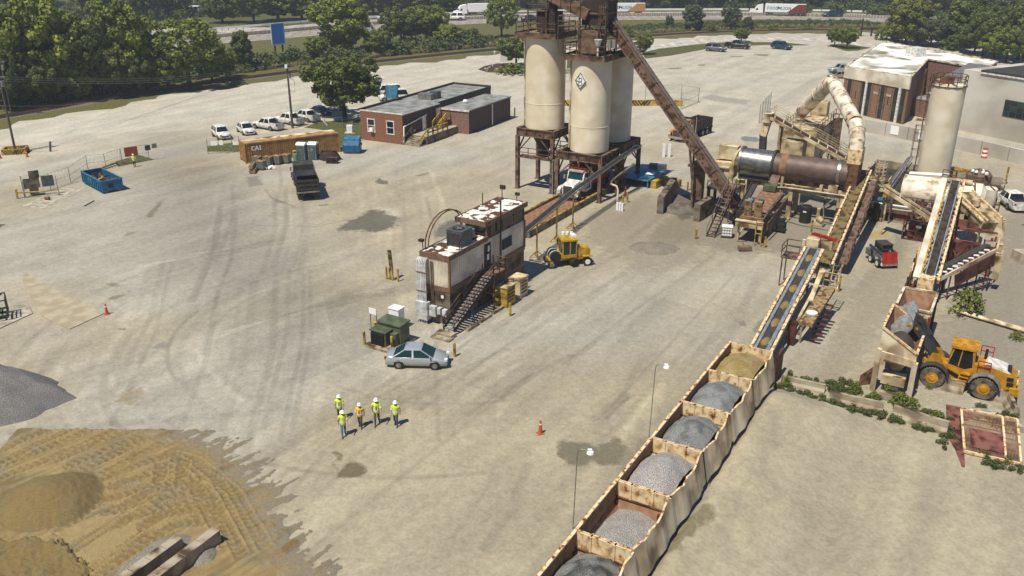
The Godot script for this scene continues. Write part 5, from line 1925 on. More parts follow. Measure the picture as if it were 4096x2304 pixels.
func tank_farm():
	var t:=plant("containment_wall","low red brick wall round the tanks with a concrete far side","wall",110.0,-8.0)
	var st:=S()
	bar(st,q(99.2,-16.0,0.5),q(99.2,-1.0,0.5),0.3,1.0)
	obj("front_wall",st,M.red_wall,t)
	for e in [[99.2,-0.9,120.0,-0.9],[120.0,-0.9,122.0,-16.0],[122.0,-16.0,99.2,-16.1]]:
		st=S()
		bar(st,q(e[0],e[1],0.5),q(e[2],e[3],0.5),0.32,1.0)
		obj("side_wall",st,M.concrete,t)
	st=S()
	prism(st,[pq(99.4,-15.9),pq(99.4,-1.1),pq(119.8,-1.1),pq(121.8,-15.9)],0.01,0.05)
	obj("basin_floor",st,M.belt_wet,t)

	t=plant("storage_silo","tall slim cream silo with a rusty railed top, at the right by the tanks","silo",119.0,-8.8,"tall cream silos on brown steel legs")
	st=S()
	lathe(st,q(119,-8.8),[Vector2(1.92,0),Vector2(1.92,11.6),Vector2(1.8,11.75),Vector2(0,11.9)],40)
	obj("shell",st,M.silo,t)
	st=S()
	var pts:=[]
	for i in 13:
		pts.append(q(119,-8.8,11.7)+Vector3(cos(TAU*i/12)*1.9,0,sin(TAU*i/12)*1.9))
	railing(st,pts,1.2,0.04,1.0)
	box(st,q(119,-8.8,12.3),Vector3(0.9,0.9,0.9))
	box(st,q(119.4,-9.6,12.2),Vector3(0.5,0.5,0.5))
	for i in 8:
		bar(st,q(119,-8.8,11.95),pts[i+2]+Vector3(0,0.2,0),0.09)
	for i in 12:
		bar(st,pts[i] - Vector3(0,0.04,0),pts[i+1] - Vector3(0,0.04,0),0.3,0.1)
	obj("top_railing",st,M.rust,t)
	st=S()
	var lx:=q(118.6,-10.95,0)
	ladder(st,lx+Vector3(0,1.0,0),lx+Vector3(0,13.2,0),Vector3(0,0,1),0.55)
	cage(st,lx+Vector3(0,2.6,0),lx+Vector3(0,6.6,0),Vector3(-1,0,0),0.42,0.9)
	cage(st,lx+Vector3(0,8.2,0),lx+Vector3(0,13.4,0),Vector3(-1,0,0),0.42,0.9)
	box(st,lx+Vector3(-0.3,7.3,0),Vector3(1.0,0.08,1.2))
	obj("ladder",st,M.brown,t)

	t=plant("horizontal_tank","large horizontal cream tank with rust marks inside the red-walled basin","tank",103.8,-6.2)
	st=S()
	cyl(st,q(103.6,-10.4,2.2),q(103.6,-2.6,2.2),1.72,1.72,28,false)
	var e0:=ring(along(q(103.6,-10.4,2.2),q(103.6,-2.6,2.2)),3.9,1.72,28)
	var e1:=ring(along(q(103.6,-10.4,2.2),q(103.6,-2.6,2.2)),4.35,1.1,28)
	skin(st,e0,e1)
	fan(st,e1)
	e0=ring(along(q(103.6,-10.4,2.2),q(103.6,-2.6,2.2)),-3.9,1.72,28)
	fan(st,e0,true)
	obj("vessel",st,M.duct,t)
	st=S()
	for v in [-9.0,-4.0]:
		box(st,q(103.6,v,0.35),Vector3(0.5,0.7,3.0))
	obj("saddle",st,M.tan,t)
	st=S()
	for k in 3:
		sweep(st,[q(106.2 - k*0.3,-10.2,3.6),q(106.2 - k*0.3,-6.2,3.9)],0.1)
	obj("pipe",st,M.plastic_white,t)
	st=S()
	sweep(st,[q(103.6,-4.2,3.6),q(103.6,-4.2,4.5),q(102.4,-3.4,4.4),q(101.8,-3.0,2.6)],0.08)
	sweep(st,[q(104.4,-6.0,4.0),q(103.8,-2.6,4.3),q(103.6,-1.4,3.4)],0.08)
	cyl(st,q(101.9,-3.0,2.4),q(101.9,-3.0,2.7),0.35,0.35,14)
	obj("fitting",st,M.rust,t)
	st=S()
	railing(st,[q(105.2,-6.8,3.6),q(105.2,-5.4,3.6),q(103.4,-5.4,3.9)],1.0,0.045,0.6)
	ladder(st,q(101.9,-5.9,2.4),q(103.2,-5.9,4.0),Vector3(1,0,0),0.7,0.3)
	obj("hatch_ladder",st,M.rust,t)
	t=plant("pipe_bridge","galvanised pipe bridge slanting up beside the large horizontal tank","pipe bridge",105.5,-11.6)
	st=S()
	for k in [0.0,0.5]:
		bar(st,q(102.0,-11.9+k,2.0),q(108.5,-10.9+k,4.2),0.1)
		bar(st,q(102.0,-11.9+k,2.6),q(108.5,-10.9+k,4.8),0.1)
	for k in 9:
		var f:=k/8.0
		bar(st,q(102.0,-11.9,2.0).lerp(q(108.5,-10.9,4.2),f),q(102.0,-11.9,2.6).lerp(q(108.5,-10.9,4.8),minf(f+0.12,1.0)),0.06)
		bar(st,q(102.0,-11.9,2.6).lerp(q(108.5,-10.9,4.8),f),q(102.0,-11.4,2.6).lerp(q(108.5,-10.4,4.8),f),0.06)
	sweep(st,[q(102.0,-11.6,2.8),q(108.5,-10.6,5.0)],0.14)
	obj("truss",st,M.galv,t)
	st=S()
	for k in [[102.4,-11.8,2.1],[108.0,-10.8,4.0]]:
		bar(st,q(k[0],k[1],0),q(k[0],k[1],k[2]),0.14)
	obj("post",st,M.galv,t)
	var g:="upright tanks in the basin"
	t=plant("upright_tank","dark brown upright tank with a tan lid in the basin corner","tank",106.4,-13.6,g)
	st=S()
	lathe(st,q(106.4,-13.6),[Vector2(1.15,0),Vector2(1.15,2.4)],24)
	obj("vessel",st,M.brown_dark,t)
	st=S()
	lathe(st,q(106.4,-13.6),[Vector2(1.17,2.4),Vector2(0,2.7)],24)
	obj("lid",st,M.wood,t)
	t=plant("upright_tank","rust-brown upright tank topped with small white domes, far right","tank",111.0,-3.4,g)
	st=S()
	lathe(st,q(111.0,-3.4),[Vector2(1.35,0),Vector2(1.35,3.2),Vector2(1.0,3.6),Vector2(0,3.9)],24)
	obj("vessel",st,M.brown,t)
	for k in [[-0.7,0.1],[-0.3,0.5],[0.35,0.3],[0.75,0.7],[0.3,-0.5]]:
		st=S()
		lathe(st,q(111.0 - k[1] - 0.6,-3.4+k[0],3.6),[Vector2(0.2,0),Vector2(0.18,0.16),Vector2(0,0.3)],10)
		obj("dome",st,M.plastic_white,t)
	t=plant("upright_tank","small cream plastic tank standing right of the large horizontal tank","tank",107.4,-1.9,g)
	st=S()
	lathe(st,q(107.4,-1.9),[Vector2(0.75,0.8),Vector2(0.75,2.6),Vector2(0.6,2.75),Vector2(0,2.8)],20)
	obj("vessel",st,M.cream,t)
	st=S()
	box(st,q(107.4,-1.9,0.4),Vector3(1.3,0.8,1.3))
	obj("stand",st,M.grey_dark,t)
	t=plant("pipe_rack","cluttered rack of thin rusty and white pipes between the dryer and the tanks","pipe rack",98.0,-9.5)
	for k in 7:
		st=S()
		var y:=1.2+0.34*(k % 4)
		var e:=97.4+0.22*k
		sweep(st,[q(e,-13.0,y),q(e,-8.6+0.3*k,y),q(e+0.1,-8.3+0.3*k,y - 0.7),q(e+1.2,-7.9+0.3*k,y - 0.8)],0.06+0.02*(k % 3),6)
		obj("pipe",st,[M.rust,M.cream_dirty,M.plastic_white][k % 3],t)
	for v in [-12.8,-10.6,-8.4]:
		st=S()
		for u in [97.2,99.0]:
			bar(st,q(u,v,0),q(u,v,2.7),0.13)
		for y in [1.1,1.8,2.6]:
			bar(st,q(97.2,v,y),q(99.0,v,y),0.09)
		obj("rack_frame",st,M.brown,t)
	t=plant("valve_station","small cluster of cream valves, motors and a rusty walkway above the red wall","valve",100.4,-7.6)
	st=S()
	box(st,q(100.4,-7.6,1.35),Vector3(4.4,0.08,1.0))
	railing(st,[q(99.95,-9.7,1.4),q(99.95,-5.5,1.4)],1.0,0.03,0.9)
	obj("walkway",st,M.rust,t)
	for k in 6:
		st=S()
		cyl(st,q(100.7,-9.3+0.7*k,1.4),q(100.7,-9.3+0.7*k,1.9+0.15*(k % 3)),0.16,0.12,10)
		box(st,q(100.4,-9.3+0.7*k,1.6),Vector3(0.3,0.3,0.3))
		obj("valve",st,[M.cream_dirty,M.tan,M.red_wall][k % 3],t)
	t=plant("basin_pump","small grey and cream pumps on the basin floor right of the horizontal tank","pump",108.5,-4.5)
	for k in 4:
		st=S()
		cyl(st,q(109.5+k*1.6,-6.4+(k % 2)*1.2,0.35),q(109.5+k*1.6,-5.6+(k % 2)*1.2,0.35),0.3,0.3,12)
		box(st,q(109.5+k*1.6,-5.3+(k % 2)*1.2,0.4),Vector3(0.5,0.7,0.6))
		obj("pump",st,[M.grey,M.cream_dirty][k % 2],t)
	t=plant("conveyor_gantry","tangled maroon and tan steel supports under the foot of the steep belt","frame",77.0,-6.2)
	for k in 5:
		st=S()
		bar(st,q(73.0+k*1.5,-5.9,0),q(73.0+k*1.5,-5.9,2.2+0.35*k),0.13)
		bar(st,q(73.0+k*1.5,-5.9,0.2),q(74.5+k*1.5,-5.9,2.2+0.35*k),0.09)
		bar(st,q(73.0+k*1.5,-5.9,1.2),q(74.5+k*1.5,-5.9,1.2),0.09)
		obj("frame_bay",st,M.maroon if k % 2 else M.rust_paint,t)
	t=plant("yellow_beam","yellow lifting beam lying on the far basin wall","beam",121.5,-5.0)
	st=S()
	bar(st,q(121.0,-6.8,1.2),q(120.5,-3.0,1.2),0.3,0.35)
	obj("beam",st,M.yellow,t)

func control_house():
	var t:=plant("control_house","two-level cream control house with brown trim on a concrete base","control house",57.5,-37.5)
	var u0:=51.9
	var u1:=63.6
	var v0:=-38.9
	var v1:=-36.2
	var vm:=(v0+v1)*0.5
	var dv:=v1 - v0
	var st:=S()
	box(st,q(53.9,vm+0.04,1.45),Vector3(dv - 0.1,2.9,4.0))
	obj("base_block",st,M.concrete_dark,t)
	st=S()
	box(st,q(59.8,vm,1.45),Vector3(dv - 0.06,2.9,7.6))
	obj("base_wall",st,M.brown,t)
	st=S()
	box(st,q((u0+u1)*0.5,vm,3.0),Vector3(dv+0.08,0.42,u1 - u0+0.08))
	obj("brown_band",st,M.brown_trim,t)
	st=S()
	box(st,q(54.6,vm,4.35),Vector3(dv - 0.08,2.35,5.4))
	box(st,q(60.4,vm,4.35),Vector3(dv - 0.08,2.35,6.3))
	obj("wall",st,M.cream,t)
	st=S()
	for k in 20:
		box(st,q(51.88,v0+0.09+k*(dv - 0.18)/19.0,4.3),Vector3(0.045,2.2,0.05))
	for k in 36:
		var u:=52.1+k*0.32
		if absf(u - 57.5) > 0.8:
			box(st,q(u,v1 - 0.04,4.3),Vector3(0.05,2.2,0.045))
	kind(obj("wall_rib",st,M.cream,t),"stuff")
	for k in [[u0,v0],[u0,v1],[u1,v1],[u1,v0]]:
		st=S()
		box(st,q(k[0],k[1],4.3),Vector3(0.16,2.5,0.16))
		obj("corner_trim",st,M.brown_trim,t)
	# the front roof is lower; the rear half has a raised cab roof
	st=S()
	box(st,q(54.7,vm,5.72),Vector3(dv - 0.06,0.14,5.5))
	obj("front_roof",st,M.roof_peel,t)
	st=S()
	for s in [-1,1]:
		box(st,q(54.7,vm+s*dv*0.5,5.66),Vector3(0.1,0.4,5.7))
	box(st,q(51.85,vm,5.66),Vector3(dv+0.1,0.4,0.1))
	obj("front_fascia",st,M.brown_trim,t)
	st=S()
	box(st,q(60.6,vm - 0.1,7.02),Vector3(dv+0.3,0.14,6.6))
	obj("rear_roof",st,M.roof_peel,t)
	st=S()
	for s in [-1,1]:
		box(st,q(60.6,vm - 0.1+s*(dv+0.3)*0.5,6.92),Vector3(0.1,0.42,6.8))
		box(st,q(60.6+s*3.35,vm - 0.1,6.92),Vector3(dv+0.4,0.42,0.1))
	obj("rear_fascia",st,M.brown_trim,t)
	st=S()
	box(st,q(60.9,vm,6.15),Vector3(dv - 0.3,1.2,5.6))
	obj("cab_wall",st,M.brown,t)
	for k in 3:
		st=S()
		box(st,q(58.9+k*1.9,v1 - 0.13,6.25),Vector3(0.06,0.85,1.5))
		obj("cab_window",st,M.glass,t)
	st=S()
	box(st,q(58.06,vm,6.25),Vector3(dv - 0.7,0.85,0.06))
	obj("cab_window",st,M.glass,t)
	st=S()
	for k in [[57.5,v0+0.1],[57.5,v1 - 0.1],[63.6,v1 - 0.1]]:
		box(st,q(k[0],k[1],6.2),Vector3(0.12,1.3,0.12))
	obj("roof_post",st,M.brown_trim,t)
	st=S()
	box(st,q(57.5,v1 - 0.03,4.2),Vector3(0.08,2.05,0.95))
	var d:=obj("door",st,M.brown_dark,t)
	st=S()
	box(st,q(57.6,v1+0.03,4.75),Vector3(0.04,0.5,0.22))
	obj("door_light",st,M.plastic_white,d)
	st=S()
	box(st,q(57.5,v1+0.03,4.05),Vector3(0.04,0.5,0.32))
	obj("notice",st,M.plastic_white,d)
	st=S()
	box(st,q(60.6,v1,4.35),Vector3(0.08,0.9,1.5))
	var wn:=obj("louvre",st,M.grey_dark,t)
	for k in 7:
		st=S()
		obox(st,Transform3D(Basis(Vector3(0,0,1),-0.5),q(60.6,v1+0.06,3.98+k*0.125)),Vector3(0.09,0.03,1.46))
		obj("slat",st,M.ac,wn)
	# stair and landing
	st=S()
	box(st,q(57.3,v1+0.65,2.95),Vector3(1.3,0.1,1.9))
	for k in [[56.4,v1+1.25],[58.2,v1+1.25]]:
		bar(st,q(k[0],k[1],0),q(k[0],k[1],2.95),0.12)
	bar(st,q(56.4,v1+1.25,1.4),q(58.2,v1+1.25,1.4),0.1)
	bar(st,q(56.4,v1+1.25,1.4),q(56.4,v1+0.1,1.4),0.1)
	obj("landing",st,M.brown,t)
	var sa:=q(50.5,v1+0.75,0.35)
	var sb:=q(56.3,v1+0.75,2.95)
	for s in [-0.5,0.5]:
		st=S()
		bar(st,sa+Vector3(s,0,0),sb+Vector3(s,0,0),0.07,0.28)
		obj("stringer",st,M.brown_dark,t)
	for k in 17:
		st=S()
		box(st,sa.lerp(sb,(k+0.5)/17.0),Vector3(0.94,0.045,0.27))
		obj("tread",st,M.grey,t)
	st=S()
	for s in [-0.5,0.5]:
		for h in [0.5,0.98]:
			bar(st,sa+Vector3(s,h,0),sb+Vector3(s,h,0),0.06)
		for k in 5:
			var p:=sa.lerp(sb,k/4.0)+Vector3(s,0,0)
			bar(st,p,p+Vector3(0,0.98,0),0.06)
	railing(st,[q(56.4,v1+1.25,3.0),q(58.2,v1+1.25,3.0),q(58.2,v1+0.1,3.0)],1.0,0.035,0.9)
	obj("handrail",st,M.brown,t)
	st=S()
	box(st,q(50.1,v1+0.75,0.17),Vector3(1.5,0.34,0.7))
	box(st,q(49.6,v1+0.75,0.08),Vector3(1.7,0.16,0.7))
	obj("doorstep",st,M.concrete,t)
	# white conduits bending out of the roof edge and down the front
	for k in 6:
		st=S()
		var v:=v0 - 0.05+k*0.155
		sweep(st,[q(51.95,v,5.3),q(51.7,v,5.38),q(51.55,v,5.3),q(51.45,v,5.05),q(51.42,v,1.6)],0.072,8)
		obj("conduit",st,M.conduit_white,t)
	st=S()
	for k in 3:
		sweep(st,[q(51.8,v0+1.0+k*0.1,5.2),q(51.75,v0+1.0+k*0.1,1.2)],0.035)
	for y in [4.3,2.7]:
		bar(st,q(51.36,v0 - 0.15,y),q(51.36,v0+1.0,y),0.05)
	obj("thin_conduit",st,M.brown,t)
	st=S()
	box(st,q(51.35,v0+0.42,1.1),Vector3(1.15,1.5,0.5))
	obj("switch_cabinet",st,M.conduit_white,t)
	st=S()
	for k in 4:
		cyl(st,q(51.3,v0+0.1+k*0.22,0),q(51.3,v0+0.1+k*0.22,0.36),0.07)
	obj("cabinet_pipe",st,M.conduit_white,t)
	for k in [[1.35,1.15,0.75,0.85],[1.95,1.3,0.4,0.5],[2.45,1.25,0.45,0.5]]:
		st=S()
		box(st,q(51.5,v0+k[0],k[1]),Vector3(k[2]*0.8,k[3],0.35))
		obj("meter_box",st,M.conduit_white,t)
	st=S()
	box(st,q(51.85,v0+2.0,2.35),Vector3(0.24,0.24,0.04))
	obj("wall_notice",st,M.plastic_white,t)
	# roof gear
	for k in 2:
		st=S()
		var pts:=[]
		for i in 13:
			var a:=PI*i/12.0
			pts.append(q(55.6 - cos(a)*2.7,v0 - 0.25+k*0.3+0.0,5.9+sin(a)*2.2)+Vector3(0,0,0))
		pts.push_front(q(52.9,v0 - 0.25+k*0.3,3.0))
		sweep(st,pts,0.055)
		obj("arched_pipe",st,M.rust,t)
	st=S()
	bar(st,q(59.4,v1+0.12,2.2),q(59.4,v1+0.12,8.4),0.1)
	bar(st,q(60.9,v0+0.1,7.0),q(60.9,v0+0.1,8.3),0.06)
	box(st,q(63.9,v0+0.3,8.1),Vector3(0.5,0.35,0.2))
	bar(st,q(63.8,v0+0.3,7.1),q(63.8,v0+0.3,8.0),0.06)
	box(st,q(63.9,v1 - 0.9,7.7),Vector3(0.4,0.25,0.2))
	bar(st,q(63.8,v1 - 0.9,7.1),q(63.8,v1 - 0.9,7.6),0.05)
	box(st,q(52.2,v0 - 0.1,6.6),Vector3(0.4,0.2,0.3))
	bar(st,q(52.2,v0+0.05,5.8),q(52.2,v0,6.5),0.05)
	box(st,q(53.5,v1 - 0.2,6.7),Vector3(0.45,0.3,0.1))
	bar(st,q(53.5,v1 - 0.1,5.8),q(53.5,v1 - 0.1,6.6),0.05)
	obj("mast_and_lamp",st,M.brown_dark,t)
	t=plant("air_conditioner","grey rooftop air conditioner with a round fan on the control house roof","air conditioner",54.9,-37.2)
	t.position.y=5.8
	st=S()
	box(st,q(54.9,-37.2,0.65),Vector3(1.45,1.25,1.55))
	obj("casing",st,M.ac,t)
	st=S()
	for k in 12:
		box(st,q(54.1,-37.86+k*0.12,0.62),Vector3(0.05,1.0,0.05))
	kind(obj("grille",st,M.grey_dark,t),"stuff")
	st=S()
	box(st,q(54.9,-37.2,1.3),Vector3(1.5,0.06,1.6))
	obj("lid",st,M.ac,t)
	st=S()
	cyl(st,q(54.8,-37.2,1.2),q(54.8,-37.2,1.36),0.5,0.5,20)
	var fan_n:=obj("fan_opening",st,M.black,t)
	st=S()
	cyl(st,q(54.8,-37.2,1.36),q(54.8,-37.2,1.42),0.1,0.1,10)
	for k in 5:
		bar(st,q(54.8,-37.2,1.375),q(54.8,-37.2,1.375)+Vector3(cos(k*TAU/5),0,sin(k*TAU/5))*0.36,0.07,0.02)
	obj("fan",st,M.grey,fan_n)
	st=S()
	box(st,q(56.2,-37.2,0.5),Vector3(0.7,0.7,0.9))
	obj("duct",st,M.grey,t)

# ---------------------------------------------------------------- buildings
func window(t: Node3D,b: Basis,c: Vector3,w: float,h: float,fm: Material,gm: Material,panes := 2):
	var st:=S()
	var tr:=Transform3D(b,c)
	for s in [-1,1]:
		obox(st,tr*Transform3D(Basis(),Vector3(s*w*0.5,0,0.02)),Vector3(0.14,h+0.14,0.12))
		obox(st,tr*Transform3D(Basis(),Vector3(0,s*h*0.5,0.02)),Vector3(w - 0.14,0.14,0.12))
	for k in panes - 1:
		obox(st,tr*Transform3D(Basis(),Vector3(0,h*((k+1.0)/panes - 0.5),0.02)),Vector3(w - 0.14,0.08,0.1))
	var f:=obj("window",st,fm,t)
	for k in panes:
		st=S()
		obox(st,tr*Transform3D(Basis(),Vector3(0,h*((k+0.5)/panes - 0.5),0.01)),Vector3(w - 0.12,h/panes - 0.08,0.04))
		obj("pane",st,gm,f)

func brick_office():
	var t:=thing("brick_office","long low flat-roofed brick office with a red end wall and yellow stair rails","building",Vector3(-15.82,4.50,-125.97),-0.482)
	t.position.y=0.0
	var st:=S()
	box(st,Vector3(-3.7,2.15,-13.2),Vector3(7.4,4.3,26.4))
	obj("long_wall",st,M.brick_purple,t)
	st=S()
	box(st,Vector3(-3.7,2.15,0.04),Vector3(7.46,4.3,0.1))
	obj("end_wall",st,M.brick,t)
	st=S()
	box(st,Vector3(-3.7,4.33,-13.2),Vector3(7.0,0.1,26.2))
	obj("roof",st,M.roof_grey,t)
	st=S()
	box(st,Vector3(-7.3,4.45,-13.2),Vector3(0.25,0.5,26.6))
	box(st,Vector3(-3.7,4.45,-26.3),Vector3(7.4,0.5,0.25))
	box(st,Vector3(-0.08,4.38,-18.2),Vector3(0.25,0.4,16.4))
	obj("parapet",st,M.roof_dark,t)
	st=S()
	box(st,Vector3(-3.7,4.4,0.05),Vector3(7.5,0.16,0.16))
	box(st,Vector3(0.03,4.32,-5.0),Vector3(0.14,0.16,10.0))
	obj("roof_edge",st,M.white,t)
	st=S()
	box(st,Vector3(2.5,1.75,-17.2),Vector3(5.0,3.5,13.6))
	obj("annex_wall",st,M.brick_purple,t)
	st=S()
	box(st,Vector3(2.5,1.75,-10.37),Vector3(5.04,3.5,0.1))
	obj("annex_end_wall",st,M.brick_pink,t)
	st=S()
	box(st,Vector3(2.5,3.6,-17.2),Vector3(5.3,0.14,13.9))
	obj("annex_roof",st,M.roof_grey,t)
	st=S()
	box(st,Vector3(2.5,3.56,-10.22),Vector3(5.34,0.26,0.1))
	obj("annex_fascia",st,M.white,t)
	window(t,Basis(),Vector3(-5.5,2.3,0.09),1.25,1.9,M.white,M.glass)
	window(t,Basis(),Vector3(-2.1,2.3,0.09),1.25,1.9,M.white,M.glass)
	st=S()
	box(st,Vector3(-5.35,1.75,0.3),Vector3(0.65,0.5,0.5))
	obj("window_air_conditioner",st,M.plastic_white,t)
	st=S()
	box(st,Vector3(0.03,2.1,-5.6),Vector3(0.1,2.1,0.95))
	obj("door",st,M.white,t)
	st=S()
	box(st,Vector3(0.03,2.5,-9.6),Vector3(0.1,2.2,1.0))
	obj("door",st,M.maroon,t)
	st=S()
	box(st,Vector3(0.05,2.5,-9.6),Vector3(0.08,2.5,1.25))
	obj("door_frame",st,M.white,t)
	st=S()
	sweep(st,[Vector3(0.12,3.3,-6.2),Vector3(0.12,2.6,-0.1),Vector3(0.1,0.3,0.0)],0.09)
	cyl(st,Vector3(5.12,3.4,-17.6),Vector3(5.12,0.2,-17.6),0.09)
	obj("rainwater_pipe",st,M.plastic_white,t)
	st=S()
	box(st,Vector3(0.1,1.6,-1.8),Vector3(0.25,0.45,0.4))
	box(st,Vector3(0.12,1.6,-2.6),Vector3(0.3,0.4,0.6))
	obj("wall_box",st,M.grey,t)
	# loading platform with yellow rails
	st=S()
	box(st,Vector3(1.55,0.55,-6.0),Vector3(3.0,1.1,8.6))
	obj("platform",st,M.concrete_dark,t)
	st=S()
	box(st,Vector3(1.55,1.12,-6.0),Vector3(3.0,0.06,8.6))
	obj("platform_top",st,M.concrete_light,t)
	for k in 5:
		st=S()
		box(st,Vector3(1.5,0.11+0.2*k,-0.2 - 0.32*k+0.0+0.16),Vector3(2.6,0.22,0.36))
		obj("step",st,M.concrete,t)
	st=S()
	railing(st,[Vector3(3.0,1.12,-2.0),Vector3(3.0,1.12,-7.4)],1.05,0.09,1.5)
	bar(st,Vector3(0.15,1.0,0.3),Vector3(0.15,2.2,-2.0),0.16)
	bar(st,Vector3(0.15,0.1,0.3),Vector3(0.15,1.0,0.3),0.09)
	bar(st,Vector3(0.15,1.1,-2.0),Vector3(0.15,2.2,-2.0),0.16)
	bar(st,Vector3(2.9,1.0,0.3),Vector3(3.0,2.2,-2.0),0.16)
	bar(st,Vector3(2.9,0.1,0.3),Vector3(2.9,1.0,0.3),0.09)
	for s in [0.5,1.7]:
		for h in [0.5,1.0]:
			bar(st,Vector3(s,1.1+h,-7.2),Vector3(s,2.1+h,-9.2),0.14)
		for f in [0.0,0.5,1.0]:
			var p:=Vector3(s,1.1+f,-7.2 - 2.0*f)
			bar(st,p,p+Vector3(0,1.0,0),0.14)
	railing(st,[Vector3(1.8,2.1,-9.2),Vector3(1.8,2.1,-10.2)],1.0,0.045,1.0)
	obj("yellow_railing",st,M.yellow,t)
	st=S()
	for k in 6:
		box(st,Vector3(1.1,1.25+k*0.17,-7.3 - k*0.33),Vector3(1.2,0.06,0.3))
	box(st,Vector3(1.0,2.08,-9.7),Vector3(1.6,0.08,1.1))
	obj("inner_stair",st,M.yellow,t)
	var a:=thing("air_conditioner","pale boxy air conditioners on the brick office roof","air conditioner",t.to_global(Vector3(-3.4,4.38,-12.6)),-0.482)
	st=S()
	box(st,Vector3(-0.7,0.45,0.5),Vector3(1.3,0.9,1.4))
	box(st,Vector3(0.5,0.45,0.6),Vector3(1.0,0.9,1.2))
	obj("casing",st,M.galv,a)
	st=S()
	box(st,Vector3(0.6,0.55,-0.8),Vector3(1.3,1.1,1.3))
	obj("condenser",st,M.ac,a)
	a=thing("roof_vent","small round white vent on the lower roof of the brick office","vent",t.to_global(Vector3(1.6,3.67,-15.2)))
	st=S()
	lathe(st,Vector3.ZERO,[Vector2(0.28,0),Vector2(0.28,0.25),Vector2(0.42,0.3),Vector2(0.3,0.55),Vector2(0,0.62)],12)
	obj("cowl",st,M.plastic_white,a)
	a=thing("rooftop_panel","tilted grey panel on a black stand behind the brick office","panel",t.to_global(Vector3(-8.0,0,-9.0)),-0.482)
	st=S()
	obox(st,Transform3D(Basis(Vector3.RIGHT,-0.15),Vector3(0,5.6,0)),Vector3(2.3,2.0,0.08))
	obj("panel",st,M.blue_light,a)
	st=S()
	for s in [-1.1,1.1]:
		bar(st,Vector3(s,0,0.1),Vector3(s,6.6,-0.15),0.1)
		bar(st,Vector3(s,4.0,1.0),Vector3(s,5.9,0),0.07)
	obj("stand",st,M.roof_dark,a)

